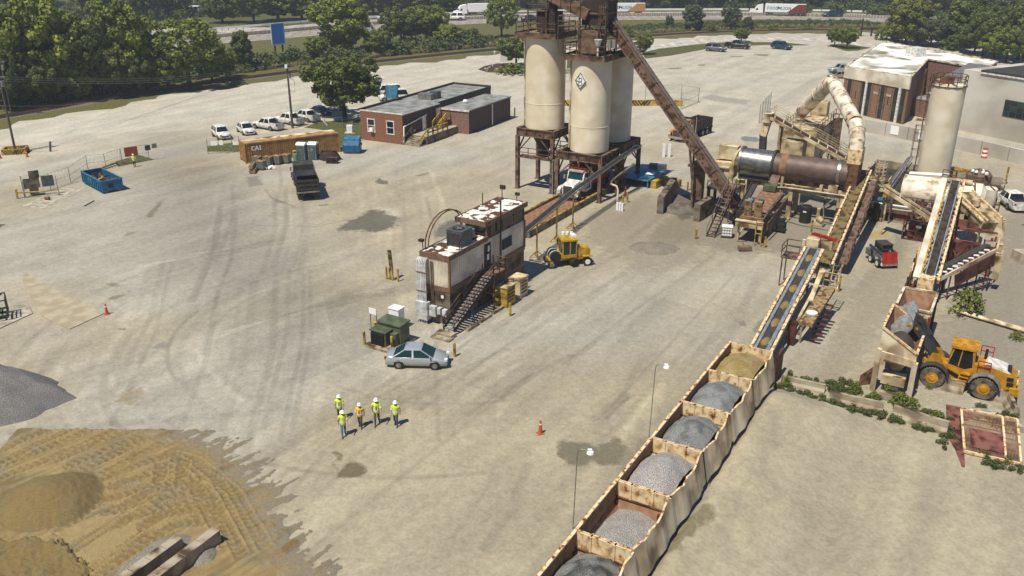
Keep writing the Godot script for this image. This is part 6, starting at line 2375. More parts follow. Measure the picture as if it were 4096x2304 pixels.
func far_buildings():
	# the two-storey office at the upper right
	var P:=[Vector3(56.89,7.60,-151.94),Vector3(62.87,7.60,-140.08),Vector3(74.52,7.60,-160.52),Vector3(79.01,7.60,-148.52),Vector3(85.36,7.60,-157.35),Vector3(76.88,7.60,-187.46)]
	var a: Vector3=P[0]
	var b: Vector3=P[1]
	var yaw:=atan2(-(b - a).z,(b - a).x)
	var t:=thing("office_building","two-storey brick office with a white flat roof and tall window strips","building",Vector3(a.x,0,a.z),yaw)
	var inv:=t.transform.affine_inverse()
	var poly:=[]
	for p in P:
		var l: Vector3=inv*p
		poly.append(Vector2(l.x,l.z))
	var st:=S()
	prism(st,poly,0.0,7.3)
	obj("wall",st,M.brick_pink,t)
	st=S()
	prism(st,poly,7.3,7.45)
	obj("roof",st,M.roof_white,t)
	var L:=Vector2(a.x,a.z).distance_to(Vector2(b.x,b.z))
	st=S()
	box(st,Vector3(L*0.5,6.55,0.08),Vector3(L+0.2,1.9,0.3))
	obj("fascia",st,M.cream,t)
	st=S()
	for i in 6:
		var p0: Vector2=poly[i]
		var p1: Vector2=poly[(i+1) % 6]
		bar(st,Vector3(p0.x,7.5,p0.y),Vector3(p1.x,7.5,p1.y),0.3,0.2)
	obj("roof_edge",st,M.cream_dirty,t)
	st=S()
	box(st,Vector3(L*0.5,2.8,0.04),Vector3(L,5.6,0.1))
	obj("front_wall",st,M.brick_tan,t)
	for f in [0.10,0.33,0.42,0.63,0.83,0.94]:
		st=S()
		box(st,Vector3(L*f,2.9,0.1),Vector3(0.75,5.4,0.06))
		var w:=obj("window_strip",st,M.brown_dark,t)
		for k in 4:
			st=S()
			box(st,Vector3(L*f,0.9+k*1.36,0.14),Vector3(0.62,1.2,0.03))
			obj("pane",st,M.glass if k != 1 else M.glass_teal,w)
	for f in [0.375,0.885]:
		st=S()
		box(st,Vector3(L*f,2.8,0.14),Vector3(0.42,5.6,0.2))
		obj("white_pilaster",st,M.white,t)
	for f in [0.155,0.285,0.475,0.58,0.68,0.78]:
		st=S()
		box(st,Vector3(L*f,2.8,0.11),Vector3(0.1,5.6,0.1))
		obj("brick_fin",st,M.brown,t)
	for f in [0.22,0.73]:
		st=S()
		box(st,Vector3(L*f,3.2,0.12),Vector3(0.12,1.1,0.08))
		obj("slot_window",st,M.glass,t)
	for f in [0.53,0.73]:
		st=S()
		box(st,Vector3(L*f,4.1,0.11),Vector3(0.9,0.36,0.04))
		obj("sign_panel",st,M.concrete_light,t)
	var rb:=thing("roof_block","white box-shaped stair head on the office roof","roof block",Vector3(73.29,7.45,-164.27),yaw)
	st=S()
	box(st,Vector3(0,0.8,-0.8),Vector3(2.4,1.6,2.6))
	obj("casing",st,M.white,rb)
	# single-storey brick link with roof units
	var c: Vector3=Vector3(66.83,2.80,-148.28)
	t=thing("brick_link","low brick building with roof air conditioners beside the two-storey office","building",Vector3(c.x,0,c.z),yaw)
	st=S()
	box(st,Vector3(5.0,1.4,-4.6),Vector3(10.0,2.8,9.0))
	obj("wall",st,M.brick_tan,t)
	st=S()
	box(st,Vector3(5.0,2.86,-4.6),Vector3(10.1,0.12,9.1))
	obj("roof",st,M.roof_grey,t)
	for k in 3:
		st=S()
		box(st,Vector3(2.2+k*0.5,3.3,-2.6 - k*1.7),Vector3(1.2,0.8,1.0))
		var u:=obj("roof_unit",st,M.ac,t)
		st=S()
		box(st,Vector3(2.2+k*0.5,3.72,-2.6 - k*1.7),Vector3(1.25,0.06,1.05))
		obj("lid",st,M.plastic_white,u)
	# the pale hall behind the slim silo
	var h0: Vector3=Vector3(69.35,0,-136.74)
	var h1: Vector3=Vector3(76.24,0,-123.95)
	var y2:=atan2(-(h1 - h0).z,(h1 - h0).x)
	t=thing("pale_hall","large pale grey industrial hall with a wide grid window, behind the slim silo","building",h0,y2)
	L=h0.distance_to(h1)
	st=S()
	box(st,Vector3(L*0.5+3.0,4.6,-14.0),Vector3(L+6.0,9.2,28.0))
	obj("wall",st,M.hall_white,t)
	st=S()
	box(st,Vector3(L*0.5+4.5,9.35,-14.0),Vector3(L+3.2,0.3,28.4))
	obj("roof",st,M.roof_dark,t)
	st=S()
	box(st,Vector3(L*0.5+4.5,9.1,0.1),Vector3(L+3.2,0.25,0.2))
	obj("gutter",st,M.white,t)
	st=S()
	box(st,Vector3(L*0.80,4.6,0.03),Vector3(L*0.56,2.4,0.1))
	var wn:=obj("window",st,M.grey_dark,t)
	for i in 8:
		for j in 3:
			st=S()
			box(st,Vector3(L*(0.555+i*0.07),3.8+j*0.8,0.08),Vector3(L*0.062,0.7,0.03))
			obj("pane",st,M.glass if (i*3+j) % 4 else M.glass_teal,wn)
	t=thing("lean_to","white ribbed lean-to roof joining the office and the pale hall","shed",Vector3(71.79,0,-141.30),y2)
	st=S()
	box(st,Vector3(-1.5,3.1,-5.0),Vector3(8.0,6.2,8.0))
	obj("wall",st,mat("pale_green",C(188,188,140),0.8,0.0,"mottle",0.3),t)
	for k in 16:
		st=S()
		obox(st,Transform3D(Basis(Vector3.RIGHT,0.3),Vector3(-5.3+k*0.5,7.0,-4.6)),Vector3(0.46,0.08,8.6))
		obj("roof_sheet",st,M.galv,t)
	# low concrete wall with signs, along the far side of the plant
	var q0: Vector3=Vector3(54.61,0,-134.86)
	var q1: Vector3=Vector3(63.38,0,-123.34)
	var q2: Vector3=Vector3(69.13,0,-112.67)
	t=thing("boundary_wall","long low pale concrete wall with white notices, behind the plant","wall",q0)
	for e in [[q0,q1],[q1,q2]]:
		var n:=int(e[0].distance_to(e[1])/3.5)
		for k in n:
			st=S()
			bar(st,e[0].lerp(e[1],(k+0.01)/n) - q0+Vector3(0,0.95,0),e[0].lerp(e[1],(k+0.985)/n) - q0+Vector3(0,0.95,0),0.3,1.9)
			obj("wall_panel",st,M.hall_white,t)
	for f in [0.16,0.30]:
		st=S()
		var p:=q0.lerp(q1,f*2.2) - q0
		obox(st,Transform3D(along(q0,q1).basis,p+Vector3(0,1.1,0)+along(q0,q1).basis.x*0.19),Vector3(0.04,1.3,1.3))
		obx(st,along(q0,q1).basis,p+Vector3(0,1.1,0) - along(q0,q1).basis.x*0.19,Vector3(0.04,1.3,1.3))
		obj("notice",st,M.plastic_white,t)
	# sheds and vans glimpsed beyond the highway
	for e in [[Vector3(-149.89,0,-372.23),14.0,9.0,5.0,"white","white warehouse glimpsed between the trees beyond the highway"],[Vector3(-136.97,0,-372.23),16.0,8.0,6.0,"cream_dirty","tan building glimpsed through the trees beyond the highway"],[Vector3(165.53,0,-324.84),14.0,8.0,4.0,"white","white shed behind the trees at the upper right"],[Vector3(136.54,0,-284.89),10.0,6.0,3.0,"concrete","pale low shed behind the yellow-green tree"],[Vector3(-179.11,0,-398.48),20.0,10.0,5.0,"grey","grey shed roof behind the trees at the top left"]]:
		t=thing("shed",e[5],"building",e[0],0.3)
		st=S()
		box(st,Vector3(0,e[3]*0.5,0),Vector3(e[1],e[3],e[2]))
		obj("wall",st,M[e[4]],t)
		st=S()
		side(st,[Vector2(e[2]*0.53,e[3]),Vector2(0,e[3]+1.2),Vector2(-e[2]*0.53,e[3])],-e[1]*0.51,e[1]*0.51)
		obj("roof",st,M.roof_grey,t)

func obx(st: SurfaceTool,b: Basis,c: Vector3,s: Vector3):
	obox(st,Transform3D(b,c),s)

# ---------------------------------------------------------------- roads, railway, verges
func far_ground():
	var rail:=smooth_line([Vector3(-89.18,0,-138.67),Vector3(-85.35,0,-145.62),Vector3(-79.76,0,-154.72),Vector3(-74.01,0,-166.19),Vector3(-63.39,0,-179.36),Vector3(-54.30,0,-188.56),Vector3(-44.96,0,-198.10),Vector3(-34.68,0,-208.59),Vector3(-20.17,0,-220.90),Vector3(-4.53,0,-233.06),Vector3(14.40,0,-247.46),Vector3(35.08,0,-261.64),Vector3(50.36,0,-269.85),Vector3(68.12,0,-276.34),Vector3(78.67,0,-278.57),Vector3(97.75,0,-280.84),Vector3(114.29,0,-279.70),Vector3(143.61,0,-269.85)],4.0)
	var st:=S()
	band(st,rail,-75.0,7.5,0.012,0.012,1.3)
	struct("grass_verge",st,M.verge)
	st=S()
	band(st,rail,-1.5,1.5,0.06,0.06)
	band(st,rail,1.5,2.3,0.06,0.014,0.3)
	band(st,rail,-2.3,-1.5,0.014,0.06)
	struct("rail_ballast",st,M.ballast)
	var track:=thing("railway_track","single railway track curving along the far edge of the yard","railway track")
	for s in [-0.75,0.75]:
		st=S()
		for i in rail.size() - 1:
			var d0: Vector3=(rail[mini(i+1,rail.size() - 1)] - rail[maxi(i - 1,0)]).normalized()
			var d1: Vector3=(rail[mini(i+2,rail.size() - 1)] - rail[i]).normalized()
			bar(st,rail[i]+Vector3(-d0.z,0,d0.x)*s+Vector3(0,0.24,0),rail[i+1]+Vector3(-d1.z,0,d1.x)*s+Vector3(0,0.24,0),0.12,0.17)
		obj("rail",st,M.rail_steel,track)
	st=S()
	for i in rail.size() - 1:
		for f in [0.0,0.17,0.34,0.5,0.67,0.84]:
			var p: Vector3=rail[i].lerp(rail[i+1],f)
			var d: Vector3=(rail[i+1] - rail[i]).normalized()
			bar(st,p+Vector3(-d.z,0,d.x)*-1.3+Vector3(0,0.1,0),p+Vector3(-d.z,0,d.x)*1.3+Vector3(0,0.1,0),0.24,0.13)
	kind(obj("sleeper",st,M.sleeper,track),"stuff")

	# the highway: two carriageways with a concrete barrier between and a guard rail beyond
	var med:=smooth_line([Vector3(-134.82,0,-203.53),Vector3(-109.80,0,-239.63),Vector3(-76.02,0,-268.80),Vector3(-46.94,0,-296.48),Vector3(-22.95,0,-311.07),Vector3(-10.92,0,-316.73),Vector3(15.82,0,-324.08),Vector3(37.44,0,-327.89),Vector3(85.60,0,-330.21),Vector3(106.06,0,-327.12),Vector3(131.32,0,-318.90),Vector3(170.84,0,-297.75)],6.0)
	var roadm: StandardMaterial3D=M.road
	st=S()
	band(st,med,0.5,14.5,0.02,0.02)
	struct("near_carriageway",st,roadm)
	st=S()
	band(st,med,-15.5,-0.5,0.02,0.02)
	struct("far_carriageway",st,M.asphalt_pale)
	st=S()
	for off in [1.2,13.4,-1.2,-14.2]:
		band(st,med,off - 0.09,off+0.09,0.026,0.026)
	for i in range(0,med.size() - 1,2):
		for off in [5.2,9.2,-5.4,-9.6]:
			band(st,[med[i],med[i].lerp(med[i+1],0.6)],off - 0.09,off+0.09,0.026,0.026)
	kind(struct("lane_markings",st,M.paint_white),"structure")
	var bn:=thing("median_barrier","long pale concrete barrier between the two carriageways","barrier")
	st=S()
	for i in med.size() - 1:
		bar(st,med[i]+Vector3(0,0.5,0),med[i+1]+Vector3(0,0.5,0),0.5,1.0)
	obj("barrier_run",st,M.concrete_light,bn)
	st=S()
	for i in med.size() - 1:
		for f in [0.0,0.25,0.5,0.75]:
			box(st,med[i].lerp(med[i+1],f)+Vector3(0,0.5,0.27),Vector3(0.35,1.0,0.12))
	kind(obj("barrier_joint",st,M.grey,bn),"stuff")
	bn=thing("guard_rail","long pale guard rail along the far edge of the highway","guard rail")
	st=S()
	for i in med.size() - 1:
		var d: Vector3=(med[i+1] - med[i]).normalized()
		var s:=Vector3(d.z,0,-d.x)*17.5
		bar(st,med[i]+s+Vector3(0,0.75,0),med[i+1]+s+Vector3(0,0.75,0),0.14,0.6)
	obj("rail",st,M.plastic_white,bn)
	st=S()
	for i in med.size() - 1:
		var d: Vector3=(med[i+1] - med[i]).normalized()
		for f in [0.0,0.5]:
			var p: Vector3=med[i].lerp(med[i+1],f)+Vector3(d.z,0,-d.x)*17.6
			box(st,p+Vector3(0,0.35,0),Vector3(0.2,0.7,0.2))
	kind(obj("post",st,M.grey,bn),"stuff")

	# access road and lot verge on the right
	var lane:=smooth_line([Vector3(33.05,0,-229.91),Vector3(37.30,0,-237.96),Vector3(46.20,0,-246.56),Vector3(59.10,0,-255.78),Vector3(73.28,0,-258.68),Vector3(84.05,0,-256.74),Vector3(90.58,0,-251.09),Vector3(96.85,0,-240.05),Vector3(101.08,0,-229.91)],4.0)
	st=S()
	band(st,lane,-3.6,3.6,0.024,0.024)
	struct("access_road",st,mat("pale_road",C(206,202,190),0.9,0.0,"mottle",0.1))
	flat("lot_verge",[Vector3(33.04,0,-227.97),Vector3(38.56,0,-235.89),Vector3(52.99,0,-246.56),Vector3(60.01,0,-249.94),Vector3(70.92,0,-249.94),Vector3(75.96,0,-248.36),Vector3(80.38,0,-243.27),Vector3(74.16,0,-242.19),Vector3(69.29,0,-243.92),Vector3(56.95,0,-240.05),Vector3(49.95,0,-234.27),Vector3(39.41,0,-222.36),Vector3(32.25,0,-217.00)],0.03,M.grass_ground)
	flat("lot_verge",[Vector3(86.12,0,-244.79),Vector3(90.65,0,-246.56),Vector3(94.99,0,-237.96),Vector3(89.09,0,-231.87),Vector3(85.92,0,-230.88),Vector3(85.36,0,-239.00)],0.03,M.grass_ground)
	flat("lot_verge",[Vector3(13.46,0,-218.76),Vector3(15.76,0,-222.36),Vector3(14.41,0,-202.30),Vector3(12.30,0,-200.78)],0.03,M.grass_ground)
	flat("flower_bed",[Vector3(-7.57,0,-199.28),Vector3(-6.28,0,-204.61),Vector3(-3.38,0,-208.59),Vector3(-0.37,0,-208.59),Vector3(2.44,0,-199.28),Vector3(2.82,0,-194.21),Vector3(-1.65,0,-194.21),Vector3(-5.36,0,-195.20)],0.05,M.mulch)
	flat("office_lawn",[Vector3(-32.98,0,-137.86),Vector3(-31.05,0,-142.11),Vector3(-24.85,0,-144.78),Vector3(-22.34,0,-130.03),Vector3(-24.90,0,-125.01),Vector3(-27.16,0,-134.63)],0.02,M.grass_ground)
	flat("gate_lawn",[Vector3(-43.08,0,-121.64),Vector3(-44.17,0,-125.01),Vector3(-40.20,0,-127.84),Vector3(-38.27,0,-121.64)],0.02,M.grass_ground)
	flat("gate_lawn",[Vector3(-52.10,0,-113.12),Vector3(-53.75,0,-115.79),Vector3(-51.94,0,-119.71),Vector3(-48.90,0,-117.16)],0.02,M.grass_ground)

# ---------------------------------------------------------------- yard furniture
func bollard(label: String,p: Vector3,h := 1.15,g := "yellow bollards round the plant"):
	var t:=thing("bollard",label,"bollard",p,0.0,g)
	var st:=S()
	lathe(st,Vector3.ZERO,[Vector2(0.11,0),Vector2(0.11,h - 0.08),Vector2(0.08,h - 0.02),Vector2(0,h)],10)
	obj("post",st,M.yellow,t)

func cone(label: String,p: Vector3,h := 0.9):
	var t:=thing("traffic_cone",label,"traffic cone",p,0.4,"orange traffic cones")
	var st:=S()
	box(st,Vector3(0,0.03,0),Vector3(0.4,0.06,0.4))
	lathe(st,Vector3.ZERO,[Vector2(0.15,0.06),Vector2(0.05,h),Vector2(0,h)],12)
	obj("cone_body",st,M.orange,t)
	st=S()
	lathe(st,Vector3.ZERO,[Vector2(0.1,h*0.5),Vector2(0.075,h*0.78)],12)
	obj("white_collar",st,M.plastic_white,t)

func fence_run(called: String,label: String,pts: Array,h := 1.9,gap := 3.0,group := "") -> Node3D:
	var p0: Vector3=pts[0]
	var t:=thing(called,label,"fence",p0,0.0,group)
	var wires:=S()
	for i in pts.size() - 1:
		var a: Vector3=pts[i] - p0
		var b: Vector3=pts[i+1] - p0
		var n:=maxi(1,roundi(a.distance_to(b)/gap))
		for k in n+1:
			if k == 0 and i > 0:
				continue
			var st:=S()
			var p:=a.lerp(b,float(k)/n)
			cyl(st,p,p+Vector3(0,h,0),0.045,0.045,6)
			obj("post",st,M.fence,t)
		for f in [0.04,0.5,1.0]:
			bar(wires,a+Vector3(0,h*f,0),b+Vector3(0,h*f,0),0.03)
		var m:=int(a.distance_to(b)/0.5)
		for k in m:  # diamond wire, coarse and thin
			var u:=a.lerp(b,float(k)/m)
			var v:=a.lerp(b,float(k+1)/m)
			bar(wires,u,v+Vector3(0,h,0),0.008)
			bar(wires,v,u+Vector3(0,h,0),0.008)
	kind(obj("wire_mesh",wires,M.fence,t),"stuff")
	return t

func board(t: Node3D,called: String,c: Vector3,turn: float,w: float,h: float,m: Material) -> MeshInstance3D:
	var st:=S()
	box(st,c,Vector3(w,h,0.04),turn)
	return obj(called,st,m,t)

func yard_left():
	# pole standing in a striped planter
	var p: Vector3=Vector3(-69.68,0,-120.81)
	var t:=thing("striped_planter","yellow concrete planter with black chevrons round the foot of the left pole","planter",p,0.25)
	var st:=S()
	for e in [[Vector3(0,0.4,1.0),Vector3(3.0,0.8,0.25)],[Vector3(0,0.4,-1.0),Vector3(3.0,0.8,0.25)],[Vector3(-1.4,0.4,0),Vector3(0.25,0.8,1.75)],[Vector3(1.4,0.4,0),Vector3(0.25,0.8,1.75)]]:
		box(st,e[0],e[1])
	obj("wall",st,M.yellow,t)
	st=S()
	for k in 8:
		obox(st,Transform3D(Basis(Vector3(0,0,1),0.7 if k < 4 else -0.7),Vector3(-1.15+k*0.33,0.4,1.135)),Vector3(0.13,0.8,0.02))
	obj("chevron",st,M.black,t)
	st=S()
	box(st,Vector3(0,0.25,0),Vector3(2.6,0.5,1.7))
	obj("soil",st,M.grass_ground,t)
	t=utility_pole("weathered wooden utility pole rising from the striped planter",p,11.0,0.17)
	t=utility_pole("thin wooden utility pole beside the railway at the left edge",Vector3(-83.65,0,-146.29),9.5,0.12)
	t=utility_pole("tall wooden light pole behind the orange container",Vector3(-34.62,0,-137.32),9.6,0.2)
	st=S()
	box(st,Vector3(0.0,9.6,0.4),Vector3(0.35,0.5,0.6))
	obj("floodlight",st,M.plastic_white,t)
	st=S()
	sweep(st,[Vector3(0.1,6.0,0.1),Vector3(0.9,5.6,0.2),Vector3(1.0,7.2,0.1),Vector3(0.1,8.4,0.1)],0.03,5)
	obj("loose_cable",st,M.black,t)
	cone("traffic cone just right of the striped planter, the nearer one",Vector3(-66.92,0,-118.56))
	cone("traffic cone behind the striped planter, beside the hose",Vector3(-68.28,0,-121.76))
	cone("traffic cone at the far left, cut by the picture's edge",Vector3(-70.13,0,-117.72))
	t=thing("overhead_wire","thin power wires running from the left poles along the railway trees","wire")
	var a:=p+Vector3(0,10.6,0)
	st=S()
	for k in 3:
		var b: Vector3=Vector3(-54.83,1.77,-190.00)
		wire(st,a+Vector3(0,-k*0.25,k*0.3),b+Vector3(0,-k*0.3,k),1.2)
	wire(st,p+Vector3(0,6.6,0),Vector3(-70.38,1.33,-158.00),0.6)
	wire(st,p+Vector3(0,6.6,0),p+Vector3(-8,6.9,-2),0.1)
	obj("strand",st,M.fence,t)

	# roll-off skip
	t=thing("rolloff_skip","open blue roll-off skip filled with brown scrap wood","skip",Vector3(-49.92,0,-103.50),face(Vector3(-5.5,0,-5.8)))
	st=S()
	for e in [[Vector3(-1.2,0.85,0),Vector3(0.08,1.3,6.6)],[Vector3(1.2,0.85,0),Vector3(0.08,1.3,6.6)],[Vector3(0,0.85,3.3),Vector3(2.4,1.3,0.08)],[Vector3(0,0.85,-3.3),Vector3(2.4,1.3,0.08)],[Vector3(0,0.25,0),Vector3(2.3,0.1,6.5)]]:
		box(st,e[0],e[1])
	obj("body",st,M.blue,t)
	st=S()
	for s in [-1,1]:
		box(st,Vector3(s*1.2,1.52,0),Vector3(0.16,0.1,6.8))
		box(st,Vector3(0,1.52,s*3.3),Vector3(2.5,0.1,0.16))
	obj("rim",st,M.blue_light,t)
	for s in [-1,1]:
		for k in 10:
			st=S()
			box(st,Vector3(s*1.28,0.85,-3.0+k*0.66),Vector3(0.12,1.25,0.14))
			obj("rib",st,M.blue,t)
	st=S()
	for s in [-0.8,0.8]:
		box(st,Vector3(s,0.1,0),Vector3(0.2,0.2,6.6))
	obj("skid",st,M.blue_light,t)
	st=S()
	box(st,Vector3(-0.2,0.9,3.36),Vector3(0.55,0.5,0.05))
	obj("tail_hatch",st,M.black,t)
	st=S()
	box(st,Vector3(-1.26,0.95,-0.6),Vector3(0.03,0.6,1.4))
	obj("painted_patch",st,M.blue_light,t)
	t=thing("scrap_heap","heap of brown scrap timber lying in the blue skip","heap",Vector3(-49.92,0,-103.50)+Vector3(0,0.3,0),face(Vector3(-5.5,0,-5.8)))
	for k in 46:
		st=S()
		var l:=rng.randf_range(0.5,1.6)
		var tr:=Transform3D(Basis(Vector3(rng.randf_range(-1,1),1,rng.randf_range(-1,1)).normalized(),rng.randf_range(0,TAU))*Basis(Vector3.RIGHT,rng.randf_range(-0.4,0.4)),Vector3(rng.randf_range(-0.7,0.8),0.25+rng.randf()*0.55,rng.randf_range(-1.6,2.2)))
		obox(st,tr,Vector3(rng.randf_range(0.08,0.3),rng.randf_range(0.05,0.2),l))
		obj("timber",st,M.debris if k % 5 else M.wood,t)
	# gate, fence and signs on the left
	var g:="chain link fencing at the yard gate"
	fence_run("chain_link_fence","chain link fence running behind the blue skip",[Vector3(-56.98,0,-98.81),Vector3(-55.65,0,-102.18),Vector3(-54.60,0,-105.08),Vector3(-55.13,0,-111.07),Vector3(-53.24,0,-112.09),Vector3(-52.34,0,-114.98)],2.0,6.0,g)
	t=fence_run("fence_gate","chain link gate leaf hung with an orange board and notices, by the standing worker",[Vector3(-52.05,0,-114.44),Vector3(-49.30,0,-116.61)],2.2,3.0,g)
	var gy:=atan2(-(Vector3(-49.30,0,-116.61) - Vector3(-52.05,0,-114.44)).z,(Vector3(-49.30,0,-116.61) - Vector3(-52.05,0,-114.44)).x)
	var bx:=Basis(Vector3.UP,gy)
	board(t,"orange_board",bx*Vector3(1.3,1.55,0.06),gy,1.7,1.25,mat("orange_sign",C(176,76,34),0.6,0.0,"mottle",1.0))
	board(t,"notice",bx*Vector3(3.5,1.75,0.06),gy,0.7,0.7,M.grey_dark)
	board(t,"notice",bx*Vector3(4.4,1.9,0.06),gy,0.65,0.6,M.grey)
	t=fence_run("chain_link_fence","short chain link panel with white notices in front of the white off-road cars",[Vector3(-42.51,0,-120.34),Vector3(-39.24,0,-120.99),Vector3(-38.52,0,-121.97)],2.1,4.0,g)
	board(t,"notice",Vector3(1.0,1.5,0.06),0.1,0.9,0.6,M.plastic_white)
	board(t,"notice",Vector3(2.0,1.6,0.02),0.1,0.5,0.7,M.plastic_white)
	board(t,"notice",Vector3(4.0,1.5,-0.05),0.1,0.8,0.5,M.plastic_white)
	fence_run("chain_link_fence","dark chain link fence on the grass beside the brick office",[Vector3(-29.92,0,-139.11),Vector3(-26.80,0,-137.86),Vector3(-24.18,0,-141.68)],1.5,3.0,g)
	t=thing("notice_frame","group of blank grey notice boards on the fence at the left","notice board",Vector3(-57.09,0,-98.81),0.5)
	st=S()
	bar(st,Vector3(0,0,0),Vector3(0,2.6,0),0.1)
	bar(st,Vector3(3.6,0,0),Vector3(3.6,2.2,0),0.08)
	obj("post",st,M.fence,t)
	board(t,"board",Vector3(1.0,1.6,0),0,1.7,1.2,M.concrete_dark)
	board(t,"board",Vector3(2.7,1.7,0.05),0,1.3,1.3,M.ac)
	board(t,"board",Vector3(1.4,2.6,-0.1),0,1.1,0.9,M.concrete_dark)
	t=thing("grey_cabinet","small grey electric cabinet by the notice boards","cabinet",Vector3(-56.39,0,-99.85),0.4)
	st=S()
	box(st,Vector3(0,0.65,0),Vector3(0.9,1.0,0.7))
	box(st,Vector3(0,1.17,0),Vector3(0.98,0.06,0.8))
	box(st,Vector3(0,0.07,0),Vector3(0.6,0.14,0.5))
	obj("casing",st,M.grey,t)
	t=thing("gate_barrier","low yellow pipe barrier beside the notice boards","barrier",Vector3(-57.70,0,-98.41),0.35)
	st=S()
	bar(st,Vector3(0,0,0),Vector3(0,1.1,0),0.2)
	sweep(st,[Vector3(0,0.7,0),Vector3(2.6,0.6,0),Vector3(4.4,0.7,0)],0.08)
	bar(st,Vector3(4.4,0,0),Vector3(4.4,0.75,0),0.12)
	obj("barrier_pipe",st,M.yellow,t)
	t=thing("drain_stub","small rusty pipe stub on the pale apron near the skip","pipe",Vector3(-53.96,0,-98.00))
	st=S()
	cyl(st,Vector3(-0.3,0.18,0),Vector3(0.25,0.25,0.1),0.18,0.18,10)
	obj("stub",st,M.rust,t)
	t=thing("iron_bar","rusty iron bar lying on the gravel in front of the skip","bar",Vector3(-48.53,0,-95.33))
	st=S()
	bar(st,Vector3(0,0.05,0),Vector3(-48.32,0,-97.40) - Vector3(-48.53,0,-95.33)+Vector3(0,0.05,0),0.1)
	obj("bar",st,M.rust,t)
	t=thing("yellow_rail","yellow rail lying beside the fence behind the blue skip","rail",Vector3(-53.58,0,-111.07))
	st=S()
	bar(st,Vector3(0,0.3,0),Vector3(-52.78,0,-114.44) - Vector3(-53.58,0,-111.07)+Vector3(0,0.3,0),0.24)
	obj("rail",st,M.yellow,t)
	t=thing("leaning_post","dark leaning stub post with a cable trailing to the planter","post",Vector3(-65.29,0,-121.76))
	st=S()
	bar(st,Vector3.ZERO,Vector3(0.25,1.4,0),0.2)
	sweep(st,[Vector3(-67.75,0,-120.58) - Vector3(-65.29,0,-121.76)+Vector3(0,0.1,0),Vector3(-3,0.3,0.4),Vector3(0.1,0.8,0)],0.05,6)
	obj("post",st,M.grey_dark,t)
	cone("traffic cone on the corner of the old concrete pad",Vector3(-33.11,0,-65.32),0.95)
	# green trailer frame cut off by the left edge
	t=thing("green_trailer","green steel trailer frame cut off by the left edge of the picture","trailer",Vector3(-41.18,0,-64.63),0.5)
	st=S()
	for z in [-0.9,0.0,0.9]:
		bar(st,Vector3(-2.6,0.5,z),Vector3(0.4,0.5,z),0.12)
	for x in [-2.0,-1.0,0.0,0.4]:
		bar(st,Vector3(x,0.5,-0.9),Vector3(x,0.5,0.9),0.12)
	railing(st,[Vector3(-2.6,0.5,-0.9),Vector3(0.4,0.5,-0.9),Vector3(0.4,0.5,0.9)],1.3,0.04,0.8)
	bar(st,Vector3(-2.0,1.2,0),Vector3(0.2,2.0,-0.2),0.14)
	obj("frame",st,mat("trailer_green",C(40,62,40),0.6),t)
	st=S()
	box(st,Vector3(-0.6,0.85,0.1),Vector3(1.0,0.5,0.9))
	obj("engine_box",st,M.grey_dark,t)
	for z in [-0.75,0.75]:
		st=S()
		cyl(st,Vector3(-1.2,0.3,z - 0.1),Vector3(-1.2,0.3,z+0.1),0.3,0.3,14)
		obj("wheel",st,M.rubber,t)
	# grey heap and retaining walls by the sand
	st=S()
	heap(st,Vector3.ZERO,5.4,3.9,2.7,33,[Color(0.30,0.285,0.265),Color(0.38,0.36,0.335)],56,0.0,1.5)
	var hn:=obj("stone_heap",st,M.gravel_heap)
	hn.position=Vector3(-35.22,0,-51.08)
	tag(hn,"heap of fine grey stone at the left edge above the sand","heap")
	for e in [[Vector3(-18.64,0,-32.64),Vector3(-16.82,0,-36.03),"first concrete block wall beside the sand, the one cut by the bottom edge"],[Vector3(-17.23,0,-32.64),Vector3(-15.12,0,-36.65),"second concrete block wall beside the sand, longer and nearer the yard"]]:
		var c: Vector3=e[0]
		t=thing("block_wall",e[2],"wall",c,0.0,"concrete block walls by the sand")
		var v: Vector3=e[1] - c
		for k in 4:
			st=S()
			bar(st,v*(k*0.25+0.004)+Vector3(0,0.42,0),v*(k*0.25+0.246)+Vector3(0,0.42,0),0.55,0.84)
			obj("block",st,M.concrete,t)
	st=S()
	for e in [[Vector3(-19.24,0,-33.73),Vector3(-16.58,0,-37.41),0.55,71],[Vector3(-16.00,0,-34.79),Vector3(-15.24,0,-36.30),0.4,72]]:
		var m: Vector3=(e[0]+e[1])*0.5
		heap(st,m - Vector3(-17.75,0,-35.53),e[0].distance_to(e[1])*0.5,0.95,e[2],e[3],[Color(0.46,0.41,0.33),Color(0.38,0.34,0.27)],36,atan2((e[1] - e[0]).z,(e[1] - e[0]).x),1.8)
	hn=obj("rubble_bank",st,M.gravel_heap)
	hn.position=Vector3(-17.75,0,-35.53)
	kind(tag(hn,"bank of pale crushed concrete spilling over the block walls","bank"),"stuff")

func wire(st: SurfaceTool,a: Vector3,b: Vector3,sag: float):
	for i in 10:
		var f:=i/10.0
		var g:=(i+1)/10.0
		bar(st,a.lerp(b,f) - Vector3(0,sag*4.0*f*(1 - f),0),a.lerp(b,g) - Vector3(0,sag*4.0*g*(1 - g),0),0.035)

func utility_pole(label: String,p: Vector3,h: float,r: float) -> Node3D:
	var t:=thing("utility_pole",label,"utility pole",p,0.0,"wooden poles along the yard")
	var st:=S()
	cyl(st,Vector3.ZERO,Vector3(0,h,0),r,r*0.65,10)
	obj("shaft",st,M.pole,t)
	st=S()
	bar(st,Vector3(-0.7,h - 0.5,0),Vector3(0.7,h - 0.5,0),0.1)
	for s in [-0.6,0.0,0.6]:
		cyl(st,Vector3(s,h - 0.45,0),Vector3(s,h - 0.15,0),0.05,0.03,6)
	cyl(st,Vector3(0.28,h - 1.8,0.1),Vector3(0.28,h - 1.0,0.1),0.2,0.2,10)
	obj("crossarm",st,M.grey,t)
	return t

